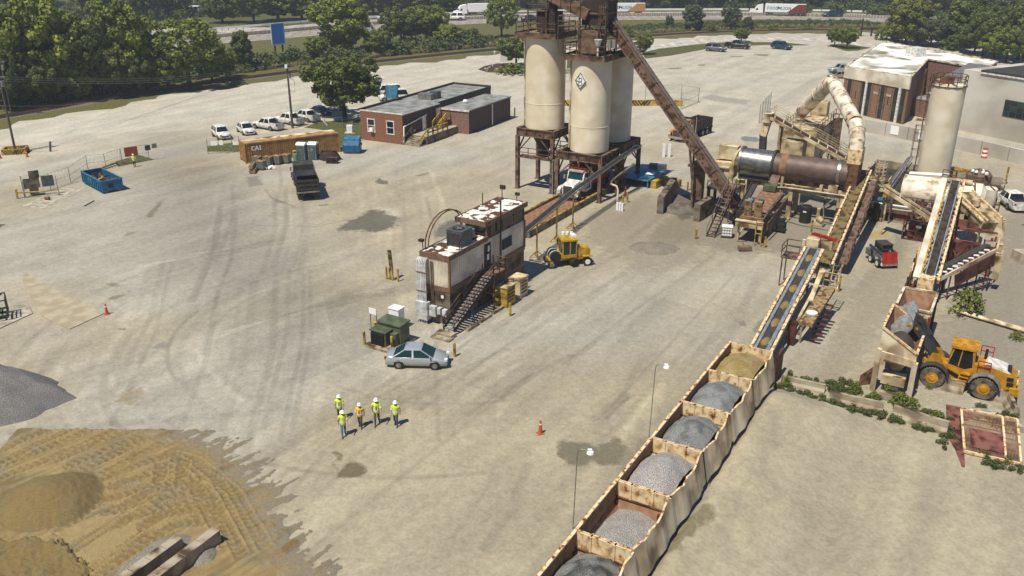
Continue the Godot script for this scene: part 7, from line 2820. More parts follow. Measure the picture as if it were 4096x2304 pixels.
func yard_mid():
	# orange container
	var a: Vector3=Vector3(-35.60,2.70,-114.72)
	var b: Vector3=Vector3(-24.28,2.70,-121.47)
	var yaw:=atan2(-(b - a).z,(b - a).x)
	var L:=Vector2(a.x,a.z).distance_to(Vector2(b.x,b.z))
	var t:=thing("shipping_container","long orange shipping container with a faded white roof","container",Vector3(a.x,0,a.z),yaw)
	var st:=S()
	box(st,Vector3(L*0.5,1.4,-1.25),Vector3(L - 0.1,2.5,2.36))
	obj("inner_wall",st,M.container,t)
	st=S()
	for k in 44:
		box(st,Vector3(0.25+(L - 0.5)*k/43.0,1.4,-0.05),Vector3(0.15,2.42,0.09))
	for k in 8:
		box(st,Vector3(0.02,1.4,-2.3+k*0.3),Vector3(0.09,2.4,0.14))
	kind(obj("corrugation",st,M.container,t),"stuff")
	st=S()
	for z in [0.0,-2.5]:
		box(st,Vector3(L*0.5,2.68,z),Vector3(L,0.14,0.12))
		box(st,Vector3(L*0.5,0.1,z),Vector3(L,0.18,0.12))
		for x in [0.0,L]:
			box(st,Vector3(x,1.4,z),Vector3(0.16,2.7,0.16))
	obj("frame",st,M.container,t)
	st=S()
	box(st,Vector3(L*0.5,2.72,-0.68),Vector3(L - 0.1,0.06,1.25))
	obj("roof_rust_half",st,M.container,t)
	st=S()
	box(st,Vector3(L*0.5,2.725,-1.9),Vector3(L - 0.1,0.06,1.15))
	obj("roof_white_half",st,M.container_roof,t)
	letters("lettering","CAI",0.62,M.plastic_white,t,Transform3D(Basis(),Vector3(1.55,1.95,0.02)))
	# portable toilets
	for k in 2:
		var p: Vector3=[Vector3(-28.54,0,-116.46),Vector3(-27.05,0,-116.71)][k]
		var n:=thing("portable_toilet","grey portable toilet with a white roof, %s of the pair by the container" % ["left","right"][k],"portable toilet",p+Vector3(0,0,-0.6),-0.15,"pair of portable toilets")
		st=S()
		box(st,Vector3(0,1.05,0),Vector3(1.15,2.1,1.15))
		for s in [-1,1]:
			box(st,Vector3(s*0.52,1.05,0.58),Vector3(0.12,2.1,0.06))
		obj("cabin",st,M.loo,n)
		st=S()
		box(st,Vector3(0,1.0,0.59),Vector3(0.8,1.8,0.04))
		obj("door",st,M.ac,n)
		st=S()
		box(st,Vector3(0.0,1.45,0.61),Vector3(0.4,0.3,0.04))
		box(st,Vector3(0.25,1.0,0.62),Vector3(0.1,0.12,0.05))
		obj("door_vent",st,M.grey,n)
		st=S()
		side(st,[Vector2(0.62,2.1),Vector2(0.5,2.32),Vector2(0.0,2.42),Vector2(-0.5,2.32),Vector2(-0.62,2.1)],-0.62,0.62)
		obj("roof",st,M.plastic_white,n)
	# row of caged totes with tan lids
	for k in 5:
		var p: Vector3=[Vector3(-33.92,0,-113.61),Vector3(-32.80,0,-111.33),Vector3(-32.46,0,-113.61),Vector3(-31.37,0,-114.19),Vector3(-30.36,0,-114.78)][k]
		tote("caged tote with a tan lid before the container, %s" % ["behind at the left end","front one at the left end","second from the left","third from the left","nearest the toilets"][k],p,M.grey,M.wood,"caged totes before the container")
	t=thing("drum_stack","green and yellow drums standing beside the portable toilets","drum",Vector3(-29.42,0,-116.58))
	st=S()
	cyl(st,Vector3(0,0,0),Vector3(0,0.9,0),0.3,0.3,14)
	obj("drum",st,mat("mint",C(90,150,120),0.6),t)
	st=S()
	cyl(st,Vector3(-0.2,0,-0.7),Vector3(-0.2,1.2,-0.7),0.32,0.32,14)
	obj("drum",st,M.yellow,t)
	t=thing("timber_stack","narrow stack of pale timbers at the left end of the container","stack",Vector3(-33.49,0,-109.67))
	for k in 5:
		st=S()
		box(st,Vector3(-0.25+0.25*(k % 3),0.3+0.5*(k/3),-1.0),Vector3(0.22,0.45,2.4),0.1)
		obj("timber",st,M.wood,t)
	t=thing("plastic_scrap","crumpled white plastic lying in front of the totes","scrap",Vector3(-31.83,0,-112.00))
	st=S()
	for k in 9:
		obox(st,Transform3D(Basis(Vector3(rng.randf(),1,rng.randf()).normalized(),rng.randf()*TAU),Vector3(rng.randf_range(-0.5,0.6),0.12+rng.randf()*0.2,rng.randf_range(-0.4,0.3))),Vector3(0.5,0.06,0.35))
	obj("crumpled_sheet",st,M.plastic_white,t)
	# covered pallet pile
	t=thing("tarped_pile","pile under a dark brown tarpaulin right of the toilets","pile",Vector3(-24.92,0,-116.89),-0.2)
	st=S()
	heap(st,Vector3(0,0,-0.3),1.7,1.1,1.25,91,[Color(0.045,0.03,0.025),Color(0.08,0.055,0.045)],26,0.0,4.0)
	obj("tarpaulin",st,M.gravel_heap,t)
	st=S()
	for k in 5:
		box(st,Vector3(-1.0+k*0.5,1.3,-0.3),Vector3(0.4,0.08,1.0),0.2*k)
	obj("board",st,M.debris,t)
	t=thing("pallet_stack","small stack of brown pallets in front of the tarped pile","pallet stack",Vector3(-24.13,0,-115.08),-0.1)
	for k in 4:
		st=S()
		box(st,Vector3(0,0.12+k*0.22,0),Vector3(1.6,0.06,0.7))
		for s in [-0.7,0.0,0.7]:
			box(st,Vector3(s,0.05+k*0.22,0),Vector3(0.1,0.1,0.7))
		obj("pallet",st,M.debris,t)
	# blue dumpster
	t=thing("blue_dumpster","blue front-load dumpster with a pale lid at the right end of the container","dumpster",Vector3(-22.44,0,-120.34)+Vector3(0,0,-0.8),-0.05)
	st=S()
	side(st,[Vector2(0.8,0.15),Vector2(0.95,1.2),Vector2(0.6,1.9),Vector2(-0.9,2.1),Vector2(-0.8,0.15)],-1.15,1.15)
	obj("bin",st,M.blue,t)
	for s in [-0.57,0.57]:
		st=S()
		obox(st,Transform3D(Basis(Vector3.RIGHT,0.13),Vector3(s,2.06,-0.15)),Vector3(1.1,0.06,1.6))
		obj("lid",st,M.blue_light,t)
	st=S()
	for s in [-1,1]:
		box(st,Vector3(s*1.22,1.1,0),Vector3(0.14,0.25,1.5))
	obj("lifting_sleeve",st,M.blue,t)
	t=thing("utility_box","small square white cabinet on a pad on the lawn","cabinet",Vector3(-24.98,0,-133.84))
	st=S()
	box(st,Vector3(0,0.05,0),Vector3(1.6,0.1,1.4))
	obj("pad",st,M.concrete_light,t)
	st=S()
	box(st,Vector3(0,0.65,0),Vector3(0.85,1.1,0.8))
	obj("casing",st,M.plastic_white,t)
	for e in [[Vector3(-29.48,0,-139.11),"leaning white stake on the lawn, the right one"],[Vector3(-31.41,0,-140.81),"leaning white stake on the lawn, the left one"]]:
		t=thing("stake",e[1],"stake",e[0])
		st=S()
		bar(st,Vector3.ZERO,Vector3(-1.0,1.3,0),0.1)
		obj("stake",st,M.plastic_white,t)

	# transformer and things before the control house
	t=thing("transformer","olive green pad-mounted transformer in front of the control house","transformer",at(46.9,-38.4),YAW)
	st=S()
	box(st,Vector3(0.05,0.1,0.0),Vector3(2.6,0.2,2.9))
	obj("pad",st,M.concrete,t)
	st=S()
	box(st,Vector3(0.1,0.95,-0.45),Vector3(2.1,1.5,1.1))
	obj("cabinet",st,M.green_box,t)
	st=S()
	obox(st,Transform3D(Basis(Vector3.RIGHT,0.08),Vector3(0.1,1.74,-0.45)),Vector3(2.25,0.1,1.3))
	obj("lid",st,M.green_box,t)
	st=S()
	box(st,Vector3(-0.3,0.75,0.5),Vector3(1.4,1.1,0.9))
	box(st,Vector3(-0.3,1.33,0.5),Vector3(1.55,0.08,1.1))
	obj("door_hood",st,M.green_box,t)
	st=S()
	box(st,Vector3(-0.35,0.68,0.98),Vector3(1.2,0.95,0.12))
	obj("radiator",st,M.green_dark,t)
	for k in 8:
		st=S()
		box(st,Vector3(-0.88+k*0.15,0.68,1.06),Vector3(0.05,0.9,0.1))
		obj("fin",st,M.green_dark,t)
	st=S()
	box(st,Vector3(0.75,0.7,0.3),Vector3(0.5,0.95,0.5))
	obj("bushing_box",st,M.green_box,t)
	t=plant("white_tank_box","white plastic box tank on a black steel stand beside the transformer","tank",49.4,-39.6)
	st=S()
	box(st,q(49.4,-39.6,1.25),Vector3(0.95,1.0,0.75))
	box(st,q(49.4,-39.6,1.78),Vector3(1.05,0.08,0.85))
	obj("box",st,M.plastic_white,t)
	st=S()
	for k in [[49.1,-40.0],[49.1,-39.2],[49.7,-40.0],[49.7,-39.2]]:
		bar(st,q(k[0],k[1],0),q(k[0],k[1],0.75),0.07)
	box(st,q(49.4,-39.6,0.74),Vector3(1.0,0.06,0.8))
	obj("stand",st,M.black,t)
	t=plant("yellow_wall","low yellow kerb block behind the transformer","block",49.4,-40.2)
	st=S()
	bar(st,q(47.9,-40.7,0.4),q(50.2,-39.9,0.4),0.2,0.8)
	obj("block",st,M.yellow,t)
	t=plant("small_sign","small blank white sign behind the transformer","sign",48.2,-41.0)
	st=S()
	box(st,q(48.2,-41.0,1.6),Vector3(0.7,0.5,0.04))
	obj("plate",st,M.plastic_white,t)
	st=S()
	for s in [-0.3,0.3]:
		bar(st,q(48.25,-41.0+s,0),q(48.25,-41.0+s,1.7),0.05)
	obj("post",st,M.brown,t)
	bollard("bollard left of the transformer",Vector3(-11.18,0,-59.73))
	bollard("bollard at the front corner of the transformer, behind the silver car",Vector3(-8.97,0,-58.77))
	bollard("bollard at the foot of the control house stair",Vector3(-4.23,0,-57.70))
	bollard("bollard beside the tan cabinets, the nearer one",Vector3(-0.16,0,-65.01))
	bollard("bollard beyond the tan cabinets at the far corner",Vector3(1.19,0,-70.85))
	bollard("left bollard in front of the water pipe",Vector3(12.59,0,-95.61))
	bollard("right bollard in front of the water pipe",Vector3(13.24,0,-96.85))
	bollard("lone bollard right of the tyre-marked sand heap",Vector3(18.66,0,-84.05))
	bollard("bollard beside the inlet ladder of the screen",Vector3(24.97,0,-81.53))
	bollard("tall bollard in front of the green drum tank",Vector3(30.73,0,-85.28),1.7)
	bollard("bollard right of the two feed belts",Vector3(28.36,0,-70.18),1.5)
	bollard("bollard left of the sandy incline belt",Vector3(31.30,0,-82.46),1.1)
	bollard("yellow bollard by the block corner behind the material bay, left",Vector3(21.11,0,-101.80))
	bollard("yellow bollard by the block corner behind the material bay, right",Vector3(21.53,0,-101.80))
	t=thing("plank_sign","tall leaning yellow plank between two bollards in the open yard","marker",Vector3(-10.82,0,-72.85),-0.5)
	st=S()
	obox(st,Transform3D(Basis(Vector3(0,0,1),0.08),Vector3(0.0,1.9,0)),Vector3(0.35,1.9,0.12))
	obj("plank",st,mat("plank_green",C(120,112,60),0.8,0.0,"dirty",0.8),t)
	st=S()
	for x in [-0.5,-0.15,0.15,0.75]:
		cyl(st,Vector3(x,0,0),Vector3(x,1.2,0),0.09,0.09,8)
	obj("post",st,M.yellow,t)
	for k in 2:
		t=plant("generator_cabinet",["tan generator cabinet under the control house landing, farther of two","dark yellow louvred cabinet beside the landing posts, nearer of two"][k],"cabinet",[60.0,57.8][k],-34.6,"cabinets beside the control house")
		st=S()
		var uu: float=[60.0,57.8][k]
		box(st,q(uu,-34.7,0.85),Vector3(1.1,1.7,1.4))
		obj("casing",st,[M.tan_light,M.yellow][k],t)
		st=S()
		box(st,q(uu,-34.7,1.74),Vector3(1.2,0.08,1.5))
		obj("lid",st,[M.tan_light,M.tan][k],t)
		st=S()
		for j in 4:
			box(st,q(uu,-34.13,0.5+j*0.3),Vector3(0.03,0.1,0.9))
		obj("louvre",st,M.brown_dark,t)
	t=plant("step_ladder","blue step ladder leaning under the control house stair","ladder",53.7,-35.3)
	st=S()
	ladder(st,q(53.4,-35.0,0),q(53.8,-35.5,1.5),Vector3(0.3,0,1),0.4,0.3)
	obj("rails",st,M.blue_light,t)
	t=plant("kerb_blocks","short broken kerb blocks along the control house wall","kerb",54.5,-34.6)
	for k in 4:
		st=S()
		bar(st,q(51.6+k*1.9,-34.5,0.12),q(53.2+k*1.9,-34.45,0.12),0.25,0.24)
		obj("kerb_block",st,M.concrete,t)

	# material bay of big blocks
	for e in [[88.0,-32.9,96.6,-34.6,"left dark concrete wall of the material bay by the long conveyor"],[87.4,-28.5,91.2,-28.3,"right dark concrete wall of the material bay by the long conveyor"]]:
		t=plant("bay_wall",e[4],"wall",e[0],e[1],"walls of the material bay")
		var n:=int((e[2] - e[0])/1.8)
		for k in n:
			st=S()
			bar(st,q(lerpf(e[0],e[2],(k+0.01)/n),lerpf(e[1],e[3],(k+0.01)/n),0.95),q(lerpf(e[0],e[2],(k+0.99)/n),lerpf(e[1],e[3],(k+0.99)/n),0.95),0.7,1.9)
			obj("block",st,M.concrete_dark,t)
	st=S()
	heap(st,Vector3.ZERO,2.6,1.7,1.0,55,[Color(0.17,0.145,0.11),Color(0.31,0.27,0.21)],40)
	var hn:=obj("fines_heap",st,M.gravel_heap)
	hn.position=Vector3(19.12,0,-93.79)
	tag(hn,"small heap of dark fines between the two bay walls","heap")
	st=S()
	heap(st,Vector3.ZERO,2.4,2.0,0.45,56,[Color(0.43,0.375,0.275),Color(0.37,0.32,0.235)],40)
	hn=obj("spilled_fines",st,M.gravel_heap)
	hn.position=Vector3(13.93,0,-81.30)
	tag(hn,"low pale mound of fines spread on the ground before the bay","heap")
	for e in [[Vector3(17.11,0,-102.67),Vector3(19.00,0,-105.36),"olive concrete block with a yellow end, nearer of two by the totes"],[Vector3(18.85,0,-104.45),Vector3(20.49,0,-103.33),"yellow painted concrete block, farther of two by the totes"]]:
		t=thing("jersey_block",e[2],"block",e[0],0.0,"yellow blocks by the totes")
		st=S()
		bar(st,Vector3(0,0.45,0),e[1] - e[0]+Vector3(0,0.45,0),0.7,0.9)
		obj("block",st,M.yellow,t)
	tote("blue-tinted caged tote beside the yellow block",Vector3(17.14,0,-104.90),M.blue_light,M.plastic_white,"caged totes by the silos")
	tote("white caged tote at the back right of the silos",Vector3(19.23,0,-109.15),M.plastic_white,M.plastic_white,"caged totes by the silos")
	tote("grey caged tote behind the blue-tinted one",Vector3(18.22,0,-109.64),M.grey,M.grey,"caged totes by the silos")
	tote("white caged tote by the foot of the screen unit",Vector3(21.96,0,-84.29),M.plastic_white,M.plastic_white,"caged totes by the silos")
	cone("traffic cone behind the water pipe bollards",Vector3(13.48,0,-100.52))
	t=thing("blue_platform","low blue-grey steel platform under the far silo","platform",at(99.5,-39.5),YAW)
	st=S()
	box(st,Vector3(0,0.9,0),Vector3(3.2,0.12,5.5))
	for x in [-1.5,1.5]:
		for z in [-2.6,0.0,2.6]:
			bar(st,Vector3(x,0,z),Vector3(x,0.9,z),0.14)
	obj("deck",st,M.blue_light,t)
	t=thing("white_posts","pair of thick white posts right of the far silo","post",Vector3(21.21,0,-118.63))
	st=S()
	for s in [-0.3,0.45]:
		box(st,Vector3(s,0.9,0),Vector3(0.35,1.8,0.3))
	obj("post",st,M.plastic_white,t)
	t=thing("small_barrow","low brown steel barrow in front of the screen unit","barrow",Vector3(22.77,0,-80.58),0.1)
	st=S()
	box(st,Vector3(0,0.28,0),Vector3(1.25,0.35,0.6))
	bar(st,Vector3(0,0.4,-0.3),Vector3(0.1,0.6,-1.0),0.08)
	bar(st,Vector3(-0.5,0.62,-1.0),Vector3(0.6,0.62,-1.0),0.07)
	obj("tray",st,M.brown,t)
	# hazard barriers behind the silos and gate
	for e in [[Vector3(21.29,0,-156.12),Vector3(24.60,0,-156.41),true,"yellow barrier with black chevrons right of the cream silos"],[Vector3(24.81,0,-156.59),Vector3(30.25,0,-155.84),false,"plain yellow barrier passing behind the long conveyor"],[Vector3(9.47,0,-156.41),Vector3(10.68,0,-156.03),true,"chevron barrier glimpsed between the two silos"]]:
		t=thing("hazard_barrier",e[3],"barrier",e[0],0.0,"yellow concrete barriers")
		st=S()
		var v: Vector3=e[1] - e[0]
		bar(st,Vector3(0,0.5,0),v+Vector3(0,0.5,0),0.5,1.0)
		obj("barrier_block",st,M.yellow,t)
		if e[2]:
			st=S()
			var n:=int(v.length()/0.55)
			for k in n:
				var p:=v*((k+0.5)/n)
				obox(st,Transform3D(Basis(Vector3.UP,atan2(-v.z,v.x))*Basis(Vector3(0,0,1),0.7 if k < n/2 else -0.7),p+Vector3(0,0.5,0.26).rotated(Vector3.UP,atan2(-v.z,v.x))),Vector3(0.2,1.15,0.03))
			obj("chevron",st,M.black,t)
	fence_run("chain_link_fence","tall chain link fence and gate leaf behind the long conveyor",[Vector3(24.43,0,-161.46),Vector3(31.17,0,-162.47),Vector3(33.79,0,-159.48)],2.6,6.0,"chain link fencing at the yard gate")
	fence_run("chain_link_fence","chain link gate swung open towards the yard, behind the conveyor",[Vector3(33.79,0,-159.48),Vector3(29.46,0,-152.89)],2.6,6.0,"chain link fencing at the yard gate")
	fence_run("wire_gate","wire gate with slanted stays left of the slinger conveyor head",[Vector3(39.89,0,-140.93),Vector3(44.99,0,-153.01)],3.0,3.0)
	# tall thin yard lamps beside the feed bins
	for e in [[Vector3(3.20,0,-37.70),4.9,"thin white lamp post by the feed bins, nearer of two"],[Vector3(8.49,0,-46.62),5.1,"thin white lamp post by the feed bins, farther of two"]]:
		t=thing("lamp_post",e[2],"lamp post",e[0],0.0,"thin lamp posts along the feed bins")
		st=S()
		var h: float=e[1]
		sweep(st,[Vector3.ZERO,Vector3(0.1,h - 0.25,0),Vector3(0.16,h - 0.08,0),Vector3(0.32,h,0),Vector3(0.62,h - 0.05,0.05)],0.026,6)
		obj("post",st,M.galv,t)
		st=S()
		lathe(st,Vector3(0.75,h - 0.26,0.05),[Vector2(0.05,0.22),Vector2(0.17,0.16),Vector2(0.2,0.05),Vector2(0,0.0)],12)
		box(st,Vector3(0.72,h - 0.02,0.05),Vector3(0.22,0.1,0.14))
		obj("lamp_head",st,M.plastic_white,t)
	cone("traffic cone in the open yard left of the feed bins",Vector3(1.77,0,-47.08),0.95)
	# highway sign
	t=thing("highway_sign","blank-backed blue highway board on two dark posts","sign",Vector3(-57.54,0,-222.36),0.85)
	st=S()
	obox(st,Transform3D(Basis(),Vector3(0,5.2,0.1)),Vector3(3.6,4.9,0.1))
	obj("blue_board",st,M.sign_blue,t)
	st=S()
	for s in [-1,1]:
		box(st,Vector3(s*1.85,5.2,0.1),Vector3(0.18,5.1,0.14))
		box(st,Vector3(0,5.2+s*2.5,0.1),Vector3(3.8,0.18,0.14))
	obj("white_edge",st,M.plastic_white,t)
	st=S()
	for s in [-1.1,1.1]:
		box(st,Vector3(s,3.0,-0.1),Vector3(0.35,6.0,0.3))
	obj("post",st,M.roof_dark,t)
	# flower bed sign and small lamp
	t=thing("entrance_sign","white cut-out sign among dark shrubs at the far flower bed","sign",Vector3(-1.76,0,-208.59),0.2)
	st=S()
	box(st,Vector3(0,1.3,0),Vector3(2.0,1.7,0.2))
	box(st,Vector3(-0.4,2.3,0),Vector3(1.2,0.4,0.2))
	obj("plate",st,M.plastic_white,t)
	t=thing("wall_planter","pale angular concrete kerb planter between the silos in the far lot","planter",Vector3(12.63,0,-193.50),0.3)
	st=S()
	box(st,Vector3(0,0.5,0),Vector3(3.4,1.0,0.4))
	box(st,Vector3(-1.5,0.5,-1.6),Vector3(0.4,1.0,3.0))
	obj("kerb",st,M.concrete_light,t)
	t=thing("signal_post","small white signal post near the far flower bed","post",Vector3(-4.05,0,-206.98))
	st=S()
	bar(st,Vector3.ZERO,Vector3(0,2.8,0),0.08)
	box(st,Vector3(0,2.9,0),Vector3(0.4,0.4,0.1))
	obj("post",st,M.plastic_white,t)
	for e in [[Vector3(-1.41,0,-144.31),1.6,"pale bollard at the far end of the brick office, left"],[Vector3(-0.51,0,-145.96),1.6,"pale bollard at the far end of the brick office, right"],[Vector3(0.46,0,-145.96),1.6,"yellow bollard between the brick office and the silos"]]:
		bollard(e[2],e[0],e[1])
	t=thing("timber_gate","brown timber barrier beside the far railway on the right","gate",Vector3(104.90,0,-264.40))
	st=S()
	for x in [-3.0,0.0,3.0]:
		bar(st,Vector3(x,0,0),Vector3(x,2.4,0),0.4)
	bar(st,Vector3(-3.2,2.2,0),Vector3(3.2,2.2,0),0.4)
	bar(st,Vector3(-3.0,0,0),Vector3(-3.0,5.0,0),0.3)
	obj("frame",st,M.bark,t)
	t=thing("barrel_marker","orange and white striped traffic barrel behind the tanks","traffic barrel",Vector3(64.88,0,-118.06))
	st=S()
	for k in 5:
		cyl(st,Vector3(0,k*0.28,0),Vector3(0,(k+1)*0.28,0),0.42 - k*0.03,0.40 - k*0.03,14)
	obj("barrel_body",st,M.orange,t)
	st=S()
	for k in [1,3]:
		cyl(st,Vector3(0,k*0.28,0),Vector3(0,(k+1)*0.28,0),0.43 - k*0.03,0.41 - k*0.03,14)
	obj("white_band",st,M.plastic_white,t)

func tote(label: String,p: Vector3,m: Material,lid: Material,g: String):
	var t:=thing("caged_tote",label,"tote",p+Vector3(0,0,-0.5),YAW*0.5,g)
	var st:=S()
	box(st,Vector3(0,0.65,0),Vector3(1.04,0.92,0.94))
	obj("tank",st,m,t)
	st=S()
	box(st,Vector3(0,1.14,0),Vector3(1.08,0.06,0.98))
	obj("lid",st,lid,t)
	st=S()
	box(st,Vector3(0,0.08,0),Vector3(1.15,0.14,1.02))
	obj("pallet",st,M.grey_dark,t)
	st=S()
	for y in [0.25,0.55,0.85,1.12]:
		for s in [-1,1]:
			box(st,Vector3(0,y,s*0.5),Vector3(1.12,0.03,0.03))
			box(st,Vector3(s*0.55,y,0),Vector3(0.03,0.03,1.0))
	for k in 5:
		for s in [-1,1]:
			box(st,Vector3(-0.5+k*0.25,0.64,s*0.505),Vector3(0.03,1.0,0.025))
			box(st,Vector3(s*0.555,0.64,-0.45+k*0.22),Vector3(0.025,1.0,0.03))
	obj("cage",st,M.galv,t)

func jersey(label: String,a: Vector3,b: Vector3,h := 0.95):
	var t:=thing("concrete_barrier",label,"barrier",a,0.0,"rough concrete barriers by the loader")
	var d:=(b - a).normalized()
	var st:=S()
	var p:=[Vector2(-0.35,0),Vector2(-0.32,h*0.25),Vector2(-0.14,h*0.5),Vector2(-0.11,h),Vector2(0.11,h),Vector2(0.14,h*0.5),Vector2(0.32,h*0.25),Vector2(0.35,0)]
	var s:=Vector3(-d.z,0,d.x)
	var e0:=[]
	var e1:=[]
	for c in p:
		e0.append(s*c.x+Vector3(0,c.y,0))
		e1.append(s*c.x+Vector3(0,c.y,0)+b - a)
	skin(st,e0,e1,true)
	fan(st,e0,true)
	fan(st,e1)
	obj("barrier_body",st,M.concrete,t)

func yard_right():
	jersey("long concrete barrier beside the loader's front wheel",Vector3(27.87,0,-53.77),Vector3(30.62,0,-52.22),0.9)
	jersey("concrete barrier behind the loader's rear wheel",Vector3(31.18,0,-52.40),Vector3(32.91,0,-50.92),0.8)
	jersey("short end barrier turning down at the far right",Vector3(32.84,0,-50.66),Vector3(32.42,0,-49.00),0.8)
	jersey("low weedy concrete barrier at the left of the loader yard edge",Vector3(18.68,0,-53.67),Vector3(21.27,0,-52.33),0.6)
	jersey("middle concrete barrier in front of the tall hopper",Vector3(21.16,0,-51.18),Vector3(24.14,0,-49.63),0.75)
	jersey("right concrete barrier with a chipped top, in front of the weeds",Vector3(24.58,0,-49.13),Vector3(27.18,0,-47.08),0.85)
	var t:=thing("scrap_grating","rusty steel grid frame with a plate lying on it at the right edge","grating",Vector3(27.16,0,-44.84))
	var gA:=Vector3.ZERO
	var gB: Vector3=Vector3(29.83,0,-43.48) - Vector3(27.16,0,-44.84)
	var gC: Vector3=Vector3(31.62,0,-47.49) - Vector3(27.16,0,-44.84)
	var gD: Vector3=Vector3(28.74,0,-48.82) - Vector3(27.16,0,-44.84)
	gC.y=0.75
	gD.y=0.75
	gA.y=0.15
	gB.y=0.15
	var st:=S()
	for e in [[gA,gB],[gB,gC],[gC,gD],[gD,gA]]:
		bar(st,e[0],e[1],0.13,0.16)
	bar(st,gA.lerp(gB,0.74),gD.lerp(gC,0.74),0.12)
	obj("frame",st,M.rust_paint,t)
	st=S()
	for k in 40:
		bar(st,gA.lerp(gB,(k+0.5)/40.0),gD.lerp(gC,(k+0.5)/40.0),0.035)
	for k in 7:
		bar(st,gA.lerp(gD,(k+0.5)/7.0),gB.lerp(gC,(k+0.5)/7.0),0.035)
	kind(obj("grid_bar",st,M.rust_inside,t),"stuff")
	st=S()
	var n:=Vector3(0,0.07,0)
	quad(st,gA.lerp(gB,0.12).lerp(gD.lerp(gC,0.12),0.12)+n,gA.lerp(gB,0.72).lerp(gD.lerp(gC,0.72),0.12)+n,gA.lerp(gB,0.72).lerp(gD.lerp(gC,0.72),0.55)+n,gA.lerp(gB,0.12).lerp(gD.lerp(gC,0.12),0.55)+n)
	obj("plate",st,M.red_wall,t)
	t=thing("scrap_sheet","dusty red-brown steel sheet lying flat by the scrap grating","sheet",Vector3(27.18,0,-47.08))
	st=S()
	var w0: Vector3=Vector3(27.18,0,-47.08)
	prism(st,[v2(Vector3(28.75,0,-50.66) - w0),v2(Vector3(29.56,0,-50.27) - w0),v2(Vector3(29.67,0,-48.88) - w0),v2(Vector3(28.85,0,-48.51) - w0),v2(Vector3(26.52,0,-43.38) - w0),v2(Vector3(26.35,0,-43.38) - w0),v2(Vector3(26.83,0,-45.28) - w0),v2(Vector3(27.02,0,-46.73) - w0)],0.01,0.04)
	obj("sheet",st,M.red_wall,t)
	for e in [[Vector3(29.66,0,-49.13),Vector3(31.01,0,-48.88),"pale concrete block pair on the weedy ground right of the barriers"],[Vector3(30.89,0,-47.91),Vector3(32.21,0,-47.20),"pale broken slab at the far right edge"]]:
		t=thing("broken_block",e[2],"block",e[0])
		for k in 2:
			st=S()
			bar(st,Vector3(0,0.22,-0.35*k),e[1] - e[0]+Vector3(0,0.22,-0.35*k),0.3,0.4)
			obj("block",st,M.concrete_light,t)
	t=thing("long_pipe","pair of long rusty cream pipes on the ground behind the loader","pipe",Vector3(36.37,0,-65.47))
	for k in 2:
		st=S()
		cyl(st,Vector3(0,0.25,-0.4*k),Vector3(40.46,0,-60.95) - Vector3(36.37,0,-65.47)+Vector3(0,0.25,-0.4*k),0.13,0.13,10)
		obj("pipe",st,M.cream_dirty,t)
	t=thing("bay_post","rusty steel plate leaning at the left leg of the tall hopper","plate",Vector3(24.61,0,-53.48))
	st=S()
	fan(st,[Vector3(-0.7,0.05,0.2),Vector3(0.5,0.05,0),Vector3(0.6,1.5,-0.2),Vector3(-0.6,0.7,0)])
	bar(st,Vector3(-0.7,0.05,0.2),Vector3(0.6,1.5,-0.2),0.06)
	obj("plate",st,M.rust,t)
	t=thing("concrete_cube","pale concrete cube at the right edge of the yard","block",Vector3(48.36,0,-77.62))
	st=S()
	box(st,Vector3(0,0.5,0),Vector3(1.3,1.0,1.6),0.2)
	obj("cube",st,M.concrete_light,t)
	bollard("thin yellow pole by the small cream tank",Vector3(60.81,0,-104.63),2.2)
	for k in 2:
		t=thing("waste_drum",["pink drum at the corner of the tank basin","yellow drum at the corner of the tank basin"][k],"drum",[Vector3(50.16,0,-85.87),Vector3(50.31,0,-85.47)][k])
		st=S()
		cyl(st,Vector3.ZERO,Vector3(0,0.95,0),0.32,0.32,14)
		obj("drum",st,[M.red_wall,M.yellow][k],t)

# ---------------------------------------------------------------- vehicles
func wheel(t: Node3D,c: Vector3,r: float,w: float,rim: Material,tyre: Material,rr := 0.6):
	var n:=Node3D.new()
	n.name="wheel"
	t.add_child(n,true)
	n.position=c
	var st:=S()
	cyl(st,Vector3(-w*0.5,0,0),Vector3(w*0.5,0,0),r,r,22)
	obj("tyre",st,tyre,n)
	st=S()
	for s in [-1,1]:
		cyl(st,Vector3(s*w*0.5 - 0.012,0,0),Vector3(s*w*0.5+0.018,0,0),r*rr,r*rr,14)
		cyl(st,Vector3(s*w*0.5 - 0.012,0,0),Vector3(s*w*0.5+0.045,0,0),r*rr*0.35,r*rr*0.3,8)
	obj("rim",st,rim,n)

func pane(t: Node3D,called: String,c: Array,m: Material,out: Vector3,inset := 0.1):
	var mid: Vector3=(c[0]+c[1]+c[2]+c[3])*0.25
	var f:=[]
	var b:=[]
	for p in c:
		f.append(p.lerp(mid,inset)+out*0.02)
		b.append(p.lerp(mid,inset) - out*0.03)
	var st:=S()
	var nn: Vector3=(f[1] - f[0]).cross(f[2] - f[0])
	if nn.dot(out) < 0.0:
		f.reverse()
		b.reverse()
	fan(st,f)
	skin(st,b,f)
	obj(called,st,m,t)

